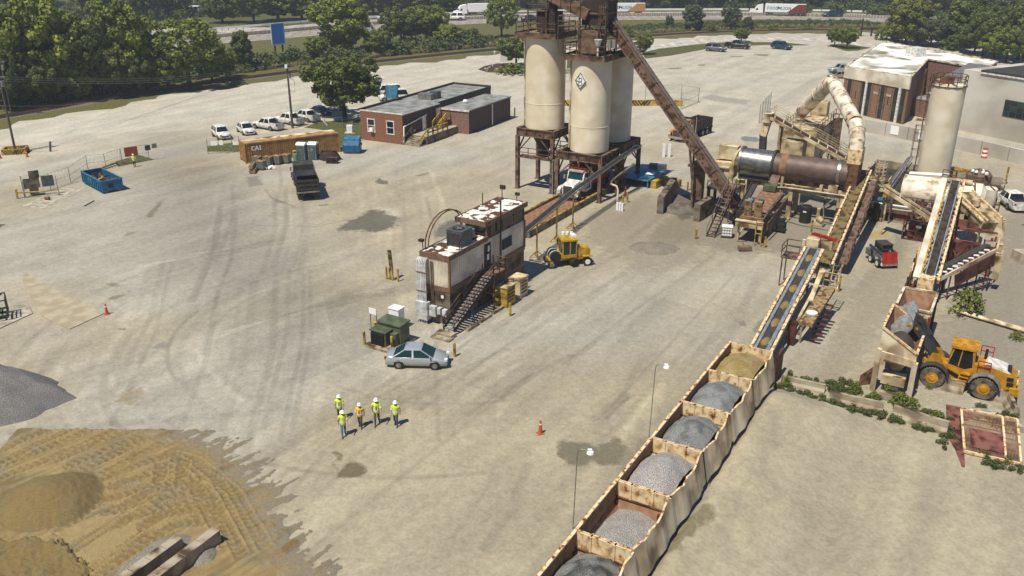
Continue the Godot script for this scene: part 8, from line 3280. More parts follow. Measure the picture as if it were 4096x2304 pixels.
# a car looking down -z. kinds: sedan, suv, pickup, van. st = stations of the lower body [z, top, half width]
func car(called: String,label: String,cat: String,p: Vector3,yaw: float,k: String,paint: Material,glass: Material,group := "",scale:=1.0) -> Node3D:
	var t:=thing(called,label,cat,p,yaw,group)
	t.scale=Vector3.ONE*scale
	var L: float={"sedan": 4.47,"suv": 4.75,"pickup": 5.6,"van": 5.4}[k]
	var W: float={"sedan": 0.86,"suv": 0.96,"pickup": 0.98,"van": 0.98}[k]
	var H: float={"sedan": 1.52,"suv": 1.78,"pickup": 1.86,"van": 2.1}[k]
	var belt: float={"sedan": 0.93,"suv": 1.08,"pickup": 1.16,"van": 1.15}[k]
	var g: float=0.24 if k == "sedan" else 0.34
	var cab: Array={"sedan": [-1.3,-0.36,0.78,1.7],"suv": [-1.05,-0.42,1.75,2.22],"pickup": [-1.15,-0.5,1.0,1.25],"van": [-1.75,-1.1,2.4,2.6]}[k]
	var f:=-L*0.5
	var stations:=[[f,belt - 0.36,W*0.72],[f+0.12,belt - 0.2,W*0.88],[f+0.5,belt - 0.12,W*0.97],[cab[0] - 0.1,belt - 0.01,W],[cab[0]+0.3,belt,W],[0.6,belt+0.02,W],[1.4,belt+0.03,W],[L*0.5 - 0.3,belt+0.02,W*0.96],[L*0.5 - 0.06,belt - 0.02,W*0.88],[L*0.5,belt - 0.3,W*0.8]]
	var st:=S()
	var last:=[]
	st.set_smooth_group(1)
	for s in stations:
		var w: float=s[2]
		var y: float=s[1]
		var e:=[]
		for c in [[-0.9,g],[-1.0,g+0.16],[-1.02,g+0.4],[-0.97,y - 0.1],[-0.86,y],[0.0,y+0.035],[0.86,y],[0.97,y - 0.1],[1.02,g+0.4],[1.0,g+0.16],[0.9,g]]:
			e.append(Vector3(c[0]*w,minf(c[1],y),s[0]))
		if last:
			skin(st,e,last)
		else:
			st.set_smooth_group(-1)
			fan(st,e)
			st.set_smooth_group(1)
		last=e
	st.set_smooth_group(-1)
	fan(st,last,true)
	var wr:=W*0.78
	var wb:=W*0.95
	var lo:=belt - 0.04
	var A:=[Vector3(-wb,lo,cab[0]),Vector3(wb,lo,cab[0]),Vector3(wb,lo,cab[3]),Vector3(-wb,lo,cab[3])]
	var R:=[Vector3(-wr,H - 0.06,cab[1]),Vector3(wr,H - 0.06,cab[1]),Vector3(wr,H - 0.06,cab[2]),Vector3(-wr,H - 0.06,cab[2])]
	var Q:=[]
	for c in R:
		Q.append(Vector3(c.x*0.72,H+0.02,c.z*0.72+R[2].z*0.06))
	st.set_smooth_group(2)
	skin(st,R,A)
	skin(st,Q,R)
	st.set_smooth_group(-1)
	fan(st,[Q[3],Q[2],Q[1],Q[0]])
	if k == "pickup":
		for s in [-1,1]:
			box(st,Vector3(s*(W - 0.07),belt - 0.05,2.03),Vector3(0.12,0.34,1.45))
		box(st,Vector3(0,belt - 0.05,2.74),Vector3(W*1.7,0.34,0.1))
	obj("body",st,paint,t)
	if k == "pickup":
		st=S()
		box(st,Vector3(0,belt+0.055,2.0),Vector3(W*1.66,0.02,1.36))
		obj("cargo_bed",st,M.black,t)
	pane(t,"windscreen",[A[0],A[1],R[1],R[0]],glass,Vector3(0,0.5,-1).normalized())
	pane(t,"rear_window",[A[2],A[3],R[3],R[2]],glass,Vector3(0,0.4,1).normalized(),0.14)
	for s in [0,1]:
		var a0: Vector3=A[1] if s else A[0]
		var r0: Vector3=R[1] if s else R[0]
		var a1: Vector3=A[2] if s else A[3]
		var r1: Vector3=R[2] if s else R[3]
		for h in 2:
			var u:=0.5*h
			pane(t,"side_window",[a0.lerp(a1,u),a0.lerp(a1,u+0.5),r0.lerp(r1,u+0.5),r0.lerp(r1,u)],glass,Vector3(1 if s else -1,0.25,0).normalized(),0.13)
	for s in [-1,1]:
		st=S()
		box(st,Vector3(s*W*0.66,belt - 0.24,f+0.08),Vector3(0.34,0.15,0.22))
		obj("headlight",st,M.headlamp,t)
		st=S()
		box(st,Vector3(s*W*0.76,belt - 0.14,L*0.5 - 0.07),Vector3(0.2,0.2,0.18))
		obj("tail_light",st,M.lamp_red,t)
		st=S()
		box(st,Vector3(s*(W+0.06),belt+0.06,cab[0]+0.25),Vector3(0.16,0.12,0.09))
		obj("mirror",st,paint,t)
	st=S()
	box(st,Vector3(0,g+0.22,f+0.02),Vector3(W*1.1,0.16,0.06))
	obj("grille",st,M.black,t)
	st=S()
	for s in [-1,1]:
		box(st,Vector3(s*W*0.99,belt - 0.14,0.15),Vector3(0.03,0.04,0.16))
		box(st,Vector3(s*W*0.99,belt - 0.14,1.05),Vector3(0.03,0.04,0.16))
	obj("door_handle",st,M.chrome,t)
	var r:=0.31 if k == "sedan" else 0.38
	for z in [f+0.86,L*0.5 - (1.02 if k != "pickup" else 1.3)]:
		for s in [-1,1]:
			st=S()
			cyl(st,Vector3(s*(W*0.72),r+0.02,z),Vector3(s*(W+0.012),r+0.02,z),r+0.06,r+0.06,20)
			obj("wheel_arch",st,M.black,t)
			wheel(t,Vector3(s*(W - 0.06),r,z),r,0.2,M.galv,M.rubber)
	return t

func axle(t: Node3D,z: float,r: float,half: float,w: float,rim: Material):
	for s in [-1,1]:
		wheel(t,Vector3(s*half,r,z),r,w,rim,M.rubber,0.55)

func dump_truck(label: String,p: Vector3,yaw: float,paint: Material,bed: Material,tarp: bool) -> Node3D:
	var t:=thing("dump_truck",label,"dump truck",p,yaw,"dump trucks in the yard")
	var st:=S()
	side(st,[Vector2(-4.3,0.75),Vector2(-4.35,1.5),Vector2(-4.1,1.78),Vector2(-2.5,2.0),Vector2(-2.4,0.75)],-0.72,0.72)
	for s in [-1,1]:
		side(st,[Vector2(-4.45,0.6),Vector2(-4.4,1.15),Vector2(-4.0,1.42),Vector2(-3.2,1.42),Vector2(-2.5,0.9),Vector2(-2.5,0.75),Vector2(-2.9,0.95),Vector2(-3.6,1.2),Vector2(-4.1,0.9)],s*1.14 - 0.2,s*1.14+0.2)
	obj("bonnet",st,paint,t)
	st=S()
	side(st,[Vector2(-2.5,0.8),Vector2(-2.5,2.0),Vector2(-2.15,2.85),Vector2(-0.95,2.95),Vector2(-0.85,0.8)],-1.05,1.05)
	obj("cab",st,paint,t)
	st=S()
	box(st,Vector3(0,2.98,-1.75),Vector3(1.9,0.14,1.3))
	for k in 5:
		box(st,Vector3(-0.7+k*0.35,3.06,-2.1),Vector3(0.16,0.09,0.16))
	obj("cab_roof",st,M.concrete_light,t)
	pane(t,"windscreen",[Vector3(-1.0,2.02,-2.5),Vector3(1.0,2.02,-2.5),Vector3(0.95,2.8,-2.18),Vector3(-0.95,2.8,-2.18)],M.glass_teal,Vector3(0,0.4,-1).normalized(),0.06)
	for s in [-1,1]:
		pane(t,"side_window",[Vector3(s*1.05,2.0,-2.2),Vector3(s*1.05,2.0,-1.1),Vector3(s*1.05,2.7,-1.1),Vector3(s*1.05,2.7,-2.0)],M.glass,Vector3(s,0,0),0.06)
		st=S()
		cyl(st,Vector3(s*1.15,0.9,-0.7),Vector3(s*1.15,3.3,-0.7),0.1,0.1,10)
		obj("exhaust_stack",st,M.chrome,t)
		st=S()
		box(st,Vector3(s*1.4,2.2,-2.4),Vector3(0.2,0.45,0.08))
		bar(st,Vector3(s*1.0,2.4,-2.3),Vector3(s*1.4,2.4,-2.4),0.04)
		obj("mirror",st,M.chrome,t)
		st=S()
		box(st,Vector3(s*1.15,1.12,-4.42),Vector3(0.34,0.22,0.1))
		obj("headlight",st,M.headlamp,t)
		st=S()
		cyl(st,Vector3(s*1.0,0.75,-1.9),Vector3(s*1.0,0.75,-0.6),0.3,0.3,12)
		obj("fuel_tank",st,M.chrome,t)
	st=S()
	box(st,Vector3(0,1.25,-4.36),Vector3(1.1,0.85,0.06))
	obj("grille",st,M.grey_dark,t)
	st=S()
	box(st,Vector3(0,0.66,-4.55),Vector3(2.3,0.34,0.16))
	obj("bumper",st,M.chrome,t)
	st=S()
	for s in [-0.45,0.45]:
		box(st,Vector3(s,0.9,0.0),Vector3(0.16,0.3,8.4))
	obj("chassis",st,M.black,t)
	# the bed: floor, sides, headboard, tailgate
	st=S()
	for s in [-1,1]:
		box(st,Vector3(s*1.2,1.85,1.9),Vector3(0.08,1.4,4.9))
		for k in 7:
			box(st,Vector3(s*1.25,1.85,-0.4+k*0.77),Vector3(0.07,1.4,0.12))
	box(st,Vector3(0,1.2,1.9),Vector3(2.4,0.1,4.9))
	box(st,Vector3(0,2.1,-0.55),Vector3(2.4,1.9,0.08))
	side(st,[Vector2(-0.55,2.95),Vector2(-0.55,3.08),Vector2(-1.9,3.3),Vector2(-1.9,3.2)],-1.2,1.2)
	obj("bed",st,bed,t)
	st=S()
	box(st,Vector3(0,1.85,4.38),Vector3(2.36,1.3,0.1))
	for k in 3:
		box(st,Vector3(0,1.35+k*0.5,4.46),Vector3(2.3,0.12,0.08))
	for x in [-1.15,-0.4,0.4,1.15]:
		box(st,Vector3(x,1.85,4.45),Vector3(0.12,1.3,0.08))
	obj("tailgate",st,M.roof_dark if tarp else bed,t)
	st=S()
	box(st,Vector3(0,1.08,4.5),Vector3(2.5,0.14,0.2))
	obj("rear_bar",st,M.galv if tarp else M.black,t)
	for s in [-1,1]:
		st=S()
		box(st,Vector3(s*0.9,0.6,4.35),Vector3(0.66,0.9,0.04))
		obj("mud_flap",st,M.roof_dark,t)
		st=S()
		box(st,Vector3(s*0.5,0.95,4.45),Vector3(0.26,0.14,0.08))
		obj("tail_light",st,M.lamp_red,t)
	if tarp:
		st=S()
		var last:=[]
		st.set_smooth_group(1)
		for k in 13:
			var f:=k/12.0
			var e:=[]
			for i in 9:
				var x:=-1.1+2.2*i/8.0
				e.append(Vector3(x,2.5 - 0.75*sin(PI*minf(f*1.15,1.0))+0.35*(x*x/1.2)*sin(PI*f)+0.5*(1.0 - f),4.3 - f*4.7 if true else 0.0))
			if last:
				skin(st,last,e,false)
			last=e
		st.set_smooth_group(-1)
		obj("tarpaulin",st,M.tarp,t)
	else:
		st=S()
		heap(st,Vector3(0,1.3,1.9),1.12,2.3,0.8,44,[Color(0.05,0.045,0.04),Color(0.09,0.08,0.07)],24,0.0,2.5)
		obj("load",st,M.gravel_heap,t)
	axle(t,-3.55,0.52,1.02,0.32,M.galv)
	for z in [1.6,2.95]:
		axle(t,z,0.52,0.92,0.58,M.galv)
	return t

func loader():
	var t:=thing("wheel_loader","yellow wheel loader tipping its grey bucket into the tall hopper","wheel loader",at(61.55,-0.55),YAW+PI*0.5)
	# looks down -z (towards the hopper); x to its right
	var y: Material=M.loader_yellow
	var st:=S()
	side(st,[Vector2(0.75,1.0),Vector2(0.75,2.15),Vector2(1.6,2.2),Vector2(2.9,1.95),Vector2(3.35,1.6),Vector2(3.4,0.95),Vector2(2.6,0.8)],-0.8,0.8)
	box(st,Vector3(0,1.05,0.2),Vector3(1.0,0.7,1.6))
	box(st,Vector3(0,0.85,3.3),Vector3(2.2,0.5,0.55))
	obj("engine_housing",st,y,t)
	st=S()
	side(st,[Vector2(1.35,2.2),Vector2(1.5,2.32),Vector2(2.6,2.14),Vector2(2.9,1.95)],-0.7,0.7)
	obj("bonnet_top",st,M.white,t)
	st=S()
	for s in [-1,1]:
		for k in 2:
			box(st,Vector3(s*0.81,1.25+k*0.36,3.0 - k*0.04),Vector3(0.03,0.28,0.4))
	box(st,Vector3(0,2.03,2.75),Vector3(1.1,0.1,0.4))
	obj("vent_grille",st,M.black,t)
	st=S()
	box(st,Vector3(0,1.2,-1.5),Vector3(0.95,0.9,1.7))
	side(st,[Vector2(-2.2,1.5),Vector2(-1.9,2.3),Vector2(-1.5,2.3),Vector2(-0.9,1.3)],-0.6,-0.4)
	side(st,[Vector2(-2.2,1.5),Vector2(-1.9,2.3),Vector2(-1.5,2.3),Vector2(-0.9,1.3)],0.4,0.6)
	obj("front_frame",st,y,t)
	st=S()
	side(st,[Vector2(-0.75,1.5),Vector2(-0.85,1.9),Vector2(-0.6,3.05),Vector2(0.6,3.05),Vector2(0.8,1.5),Vector2(0.0,1.2)],-0.68,0.68)
	var cab:=obj("cab",st,M.glass,t)
	st=S()
	for s in [-1,1]:
		bar(st,Vector3(s*0.7,1.5,0.75),Vector3(s*0.68,3.1,0.58),0.14)
		bar(st,Vector3(s*0.7,1.85,-0.86),Vector3(s*0.68,3.1,-0.6),0.08)
		bar(st,Vector3(s*0.7,1.75,-0.2),Vector3(s*0.68,3.1,-0.1),0.06)
		side(st,[Vector2(-0.82,1.45),Vector2(-0.86,1.8),Vector2(-0.2,1.66),Vector2(0.2,1.6),Vector2(0.8,1.9),Vector2(0.82,1.3),Vector2(0,1.1)],s*0.69,s*0.73)
	obj("cab_frame",st,y,cab)
	st=S()
	box(st,Vector3(0,3.13,-0.02),Vector3(1.6,0.18,1.65))
	box(st,Vector3(0,3.24,0.05),Vector3(1.2,0.06,1.2))
	obj("cab_roof",st,y,cab)
	st=S()
	railing(st,[Vector3(-0.85,1.75,0.95),Vector3(-0.85,1.75,1.7)],0.75,0.03,0.7)
	railing(st,[Vector3(0.85,2.2,0.95),Vector3(0.85,2.2,1.7)],0.75,0.03,0.7)
	obj("handrail",st,M.red,t)
	st=S()
	for k in 5:
		box(st,Vector3(-0.98,0.45+k*0.25,0.12+k*0.05),Vector3(0.36,0.05,0.55))
	for z in [-0.15,0.4]:
		bar(st,Vector3(-1.1,0.3,z),Vector3(-0.9,1.6,z+0.2),0.05)
	obj("step",st,y,t)
	st=S()
	cyl(st,Vector3(0.45,2.1,1.3),Vector3(0.45,2.9,1.3),0.1,0.09,10)
	obj("exhaust",st,M.black,t)
	for s in [-1,1]:
		for z in [-1.6,1.55]:
			st=S()
			for k in 6:
				var a0:=deg_to_rad(10.0+k*26.0)
				var a1:=deg_to_rad(10.0+(k+1)*26.0)
				var c:=Vector3(s*1.12,0.8,z)
				bar(st,c+Vector3(0,sin(a0)*0.98,cos(a0)*0.98),c+Vector3(0,sin(a1)*0.98,cos(a1)*0.98),0.6,0.06)
			obj("mudguard",st,M.grey if z > 0 else M.grey_dark,t)
			var wn:=Node3D.new()
			wn.name="wheel"
			t.add_child(wn,true)
			wn.position=Vector3(s*1.12,0.8,z)
			st=S()
			cyl(st,Vector3(-0.3,0,0),Vector3(0.3,0,0),0.74,0.74,28)
			for k in 26:
				var an:=TAU*k/26.0
				for q2 in [-1,1]:
					var ph:=an+(0.12 if q2 > 0 else 0.0)
					obox(st,Transform3D(Basis(Vector3.RIGHT,-ph)*Basis(Vector3.UP,q2*0.5),Vector3(q2*0.15,-sin(ph)*0.0+sin(ph)*0.765,cos(ph)*0.765)),Vector3(0.34,0.1,0.07))
			obj("tyre",st,M.rubber_dusty,wn)
			st=S()
			for e in [-1,1]:
				cyl(st,Vector3(e*0.3 - 0.02,0,0),Vector3(e*0.31,0,0),0.4,0.4,20)
				cyl(st,Vector3(e*0.3,0,0),Vector3(e*0.36,0,0),0.24,0.2,12)
			obj("rim",st,y,wn)
	# raised arms and the bucket
	var piv:=Vector3(0,2.2,-1.7)
	var tip:=Vector3(0,4.25,-3.55)
	for s in [-0.52,0.52]:
		st=S()
		bar(st,piv+Vector3(s,0,0),tip+Vector3(s,0,0),0.14,0.5)
		obj("lift_arm",st,M.grey_dark,t)
		st=S()
		cyl(st,Vector3(s*0.9,1.5,-1.9),piv.lerp(tip,0.55)+Vector3(s*0.9 - s,-0.2,0),0.1,0.1,8)
		cyl(st,Vector3(s*0.9,2.1,-2.2),piv.lerp(tip,0.55)+Vector3(s*0.9 - s,-0.2,0),0.06,0.06,8)
		obj("lift_cylinder",st,M.galv,t)
	st=S()
	bar(st,piv.lerp(tip,0.45)+Vector3(-0.5,0,0),piv.lerp(tip,0.45)+Vector3(0.5,0,0),0.3)
	bar(st,piv.lerp(tip,0.3)+Vector3(0,0.5,0),piv.lerp(tip,0.75)+Vector3(0,0.75,0),0.2,0.24)
	bar(st,piv.lerp(tip,0.75)+Vector3(0,0.75,0),tip+Vector3(0,0.5,-0.3),0.16)
	bar(st,piv.lerp(tip,0.5),piv.lerp(tip,0.62)+Vector3(0,0.9,0.0),0.2,0.3)
	obj("tilt_linkage",st,M.grey_dark,t)
	st=S()
	for s in [-0.42,0.42]:
		sweep(st,[piv+Vector3(s,0.36,0),piv.lerp(tip,0.5)+Vector3(s,0.42,0),tip+Vector3(s,0.4,0)],0.04,6)
	obj("hydraulic_hose",st,M.black,t)
	st=S()
	var prof:=[Vector2(-3.75,5.05),Vector2(-3.4,4.6),Vector2(-3.35,4.1),Vector2(-3.6,3.6),Vector2(-4.2,3.2),Vector2(-4.95,2.85)]
	var inn:=[]
	for c in prof:
		inn.append(Vector2(c.x - 0.07,c.y+0.07))
	inn.reverse()
	side(st,prof+inn,-1.32,1.32)
	for s in [-1.32,1.25]:
		side(st,[Vector2(-3.75,5.05),Vector2(-3.4,4.6),Vector2(-3.35,4.1),Vector2(-3.6,3.6),Vector2(-4.2,3.2),Vector2(-4.95,2.85),Vector2(-4.75,3.9),Vector2(-4.3,4.7)],s,s+0.07)
	obj("bucket",st,M.bucket_grey,t)
	st=S()
	bar(st,Vector3(-1.35,2.98,-4.87),Vector3(1.35,2.98,-4.87),0.2,0.06)
	obj("cutting_edge",st,M.grey,t)
	st=S()
	box(st,Vector3(-1.335,4.25,-3.6),Vector3(0.02,0.16,0.3))
	bar(st,piv.lerp(tip,0.8)+Vector3(-0.6,0.05,0.05),piv.lerp(tip,0.8)+Vector3(-0.6,-0.12,0.05),0.02,0.16)
	obj("yellow_marker",st,y,t)
	for s in [-1,1]:
		st=S()
		box(st,Vector3(s*0.8,1.55,3.4),Vector3(0.3,0.2,0.08))
		obj("tail_light",st,M.headlamp,t)

func sweeper():
	var t:=thing("road_sweeper","yellow ride-on road broom with a black water drum across its front","road sweeper",at(68.9,-34.6),face(at(67.4,-36.6) - at(70.2,-33.6)))
	var y: Material=M.sweeper_yellow
	var st:=S()
	box(st,Vector3(0,0.75,0.3),Vector3(1.1,0.3,3.4))
	box(st,Vector3(0,0.62,-1.75),Vector3(2.0,0.2,0.25))
	obj("chassis",st,y,t)
	st=S()
	cyl(st,Vector3(-0.85,1.05,-1.3),Vector3(0.85,1.05,-1.3),0.5,0.5,24)
	obj("water_drum",st,M.black,t)
	st=S()
	for x in [-0.35,0.35]:
		cyl(st,Vector3(x - 0.04,1.05,-1.3),Vector3(x+0.04,1.05,-1.3),0.515,0.515,24)
	obj("drum_strap",st,M.plastic_white,t)
	st=S()
	box(st,Vector3(0,1.7,0.05),Vector3(1.3,1.5,1.25))
	var cab:=obj("cab_glass",st,M.glass,t)
	st=S()
	for x in [-0.66,0.66]:
		for z in [-0.6,0.1,0.7]:
			bar(st,Vector3(x,0.9,z),Vector3(x,2.5,z),0.1)
		bar(st,Vector3(x,1.0,-0.6),Vector3(x,1.0,0.7),0.1,0.3)
	bar(st,Vector3(-0.66,1.0,-0.62),Vector3(0.66,1.0,-0.62),0.08,0.3)
	obj("cab_frame",st,y,cab)
	st=S()
	box(st,Vector3(0,2.55,0.05),Vector3(1.55,0.14,1.6))
	obj("cab_roof",st,y,cab)
	st=S()
	box(st,Vector3(0.25,2.72,0.6),Vector3(0.7,0.24,0.4))
	obj("roof_unit",st,M.plastic_white,cab)
	st=S()
	side(st,[Vector2(0.85,0.8),Vector2(0.85,1.75),Vector2(1.9,1.7),Vector2(2.1,1.5),Vector2(2.1,0.8)],-0.55,0.55)
	obj("engine_cover",st,y,t)
	for k in 5:
		st=S()
		box(st,Vector3(0.56,1.25,1.05+k*0.2),Vector3(0.03,0.7,0.07))
		obj("vent_slot",st,M.black,t)
	st=S()
	cyl(st,Vector3(-1.05,0.42,0.55),Vector3(1.05,0.42,-0.1),0.36,0.36,18)
	obj("broom",st,M.black,t)
	for s in [-1,1]:
		st=S()
		box(st,Vector3(s*0.8,0.98,1.75),Vector3(0.42,0.08,0.95))
		obj("mudguard",st,y,t)
		wheel(t,Vector3(s*0.8,0.42,1.75),0.42,0.28,M.plastic_white,M.rubber)
		wheel(t,Vector3(s*0.85,0.38,-1.7),0.38,0.25,M.grey,M.rubber)
	var d:=thing("filter_drums","three small white and black drums on a stand behind the sweeper cab","drum",at(72.8,-36.6))
	for k in 3:
		st=S()
		cyl(st,Vector3(-0.4+k*0.4,1.0,0),Vector3(-0.4+k*0.4,1.7,0),0.16,0.16,12)
		obj("drum",st,M.plastic_white,d)
	st=S()
	box(st,Vector3(-0.1,0.7,0),Vector3(1.7,0.55,0.6))
	box(st,Vector3(-0.1,0.22,0),Vector3(1.2,0.44,0.4))
	obj("stand",st,M.black,d)

func skid_steer():
	var t:=thing("skid_steer","small red and white skid steer seen from behind on the right lane","skid steer",at(83.9,-9.1),0.1)
	var st:=S()
	box(st,Vector3(0,0.85,0.2),Vector3(1.2,0.8,1.9))
	box(st,Vector3(0,0.45,1.25),Vector3(1.5,0.25,0.2))
	obj("body",st,M.white,t)
	st=S()
	obox(st,Transform3D(Basis(Vector3.RIGHT,-0.25),Vector3(0,1.05,1.22)),Vector3(1.42,1.05,0.16))
	obj("rear_door",st,M.red,t)
	st=S()
	for s in [-1,1]:
		for z in [-0.8,0.5]:
			bar(st,Vector3(s*0.5,1.3,z),Vector3(s*0.48,2.05,z),0.09)
		bar(st,Vector3(s*0.75,1.35,1.0),Vector3(s*0.72,1.5,-1.3),0.14,0.2)
	box(st,Vector3(0,2.08,-0.15),Vector3(1.1,0.08,1.4))
	bar(st,Vector3(-0.5,1.65,0.55),Vector3(0.5,1.65,0.55),0.08)
	obj("cage",st,M.grey_dark,t)
	st=S()
	box(st,Vector3(0,1.75,-0.15),Vector3(0.95,0.5,1.2))
	obj("cab_glass",st,M.glass,t)
	st=S()
	box(st,Vector3(0,0.8,-1.5),Vector3(1.6,0.6,0.6))
	obj("bucket",st,M.galv,t)
	for s in [-1,1]:
		for z in [-0.55,0.75]:
			wheel(t,Vector3(s*0.78,0.4,z),0.4,0.28,M.white,M.rubber)

func vehicles():
	var white: Material=M.white
	var wp:="white vehicles parked behind the orange container"
	var silver:=mat("silver",C(176,180,182),0.3,0.35)
	var black_p:=mat("black_paint",C(22,24,28),0.25)
	var grey_p:=mat("grey_paint",C(104,108,114),0.3,0.3)
	var blue_p:=mat("blue_paint",C(14,62,92),0.25,0.1)
	var gold:=mat("gold_paint",C(168,158,138),0.3,0.3)
	car("parked_car","silver sedan parked beside the green transformer","car",(Vector3(-8.87,0,-55.73)+Vector3(-4.80,0,-55.50))*0.5+Vector3(0.0,0,-0.9),-1.63,"sedan",silver,M.glass_teal)
	car("parked_suv","white off-road car with a roof rack at the left end of the parked row","car",(Vector3(-42.29,0,-127.48)+Vector3(-45.32,0,-133.84))*0.5,face(Vector3(0.62,0,1)),"suv",white,M.glass,wp)
	car("parked_suv","white rounded hatchback second in the parked row","car",(Vector3(-39.76,0,-131.53)+Vector3(-42.27,0,-136.23))*0.5,face(Vector3(0.62,0,1)),"sedan",white,M.glass,wp,1.08)
	car("pickup_truck","white pickup with a blue bundle in its bed, left one of three","pickup",(Vector3(-40.47,0,-137.86)+Vector3(-36.53,0,-134.63))*0.5+Vector3(0.2,0,-0.5),face(Vector3(-0.86,0,-0.55)),"pickup",white,M.glass,wp)
	car("pickup_truck","white pickup with an empty bed just behind the wooden pole","pickup",(Vector3(-37.86,0,-142.11)+Vector3(-33.95,0,-138.28))*0.5+Vector3(0,0,-0.5),face(Vector3(-0.86,0,-0.6)),"pickup",white,M.glass,wp)
	car("pickup_truck","white pickup right of the wooden pole, next to the blue car","pickup",(Vector3(-35.60,0,-144.78)+Vector3(-31.86,0,-140.81))*0.5+Vector3(0,0,-0.5),face(Vector3(-0.8,0,-0.65)),"pickup",white,M.glass,wp)
	car("parked_car","dark blue hatchback parked by the big shade tree","car",(Vector3(-34.23,0,-150.41)+Vector3(-30.58,0,-145.24))*0.5+Vector3(0,0,-0.2),face(Vector3(0.8,0,0.65)),"sedan",blue_p,M.glass)
	car("parked_car","white car in the shade under the big tree","car",Vector3(-30.78,0,-151.99),face(Vector3(1,0,-0.2)),"sedan",white,M.glass)
	car("parked_suv","white van behind the big tree, farther of two","van",Vector3(-23.58,0,-166.62),face(Vector3(-0.9,0,0.3)),"van",white,M.glass)
	car("parked_suv","white van behind the big tree, nearer the brick office","van",Vector3(-21.71,0,-161.46),face(Vector3(-0.9,0,0.3)),"van",white,M.glass)
	car("parked_suv","grey off-road car on the far lot, left of the black pickup","car",(Vector3(50.62,0,-231.87)+Vector3(53.72,0,-227.97))*0.5+Vector3(0,0,-0.8),face(Vector3(0.95,0,0.5)),"suv",grey_p,M.glass,"",1.15)
	car("pickup_truck","black pickup on the far lot under the small tree","pickup",(Vector3(57.79,0,-237.96)+Vector3(60.48,0,-232.86))*0.5+Vector3(0,0,-0.8),face(Vector3(0.95,0,0.45)),"pickup",black_p,M.glass,"",1.15)
	car("parked_suv","dark blue off-road car alone on the far lot","car",(Vector3(69.59,0,-235.89)+Vector3(71.01,0,-232.27))*0.5+Vector3(0,0,-0.8),face(Vector3(0.6,0,0.6)),"suv",blue_p,M.glass,"",1.15)
	car("pickup_truck","silver pickup half hidden by the two-storey office","pickup",Vector3(72.08,0,-194.21)+Vector3(0,0,-1.0),face(Vector3(-1,0,0.15)),"pickup",silver,M.glass)
	car("parked_car","beige sedan half hidden by the two-storey office","car",Vector3(68.61,0,-186.05)+Vector3(0,0,-1.0),face(Vector3(-1,0,0.15)),"sedan",gold,M.glass)
	car("pickup_truck","white pickup at the right edge beyond the tank basin","pickup",at(110.9,0.3),face(Vector3(0.1,0,-1)),"pickup",white,M.glass)
	var d:=dump_truck("black-bodied dump truck with a sagging tarpaulin, seen from behind in the open yard",(Vector3(-25.02,0,-97.40)+Vector3(-22.73,0,-98.00))*0.5+Vector3(0.3,0,-4.0)*1.0+Vector3(-1.2,0,0),face(Vector3(-0.32,0,-1)),M.grey_dark,M.roof_dark,true)
	dump_truck("white dump truck with a red body waiting under the silos",at(90.4,-43.4,0.44),face(at(84,-43.35) - at(90,-43.4)),M.white,M.red,false)
	dump_truck("orange and black dump truck half hidden by the long conveyor",(Vector3(24.65,0,-127.60)+Vector3(28.53,0,-131.61))*0.5+Vector3(0.4,0,-1.5),face(Vector3(-0.75,0,0.9)),mat("orange_paint",C(180,110,40),0.4),M.brown_dark,false)
	loader()
	sweeper()
	skid_steer()

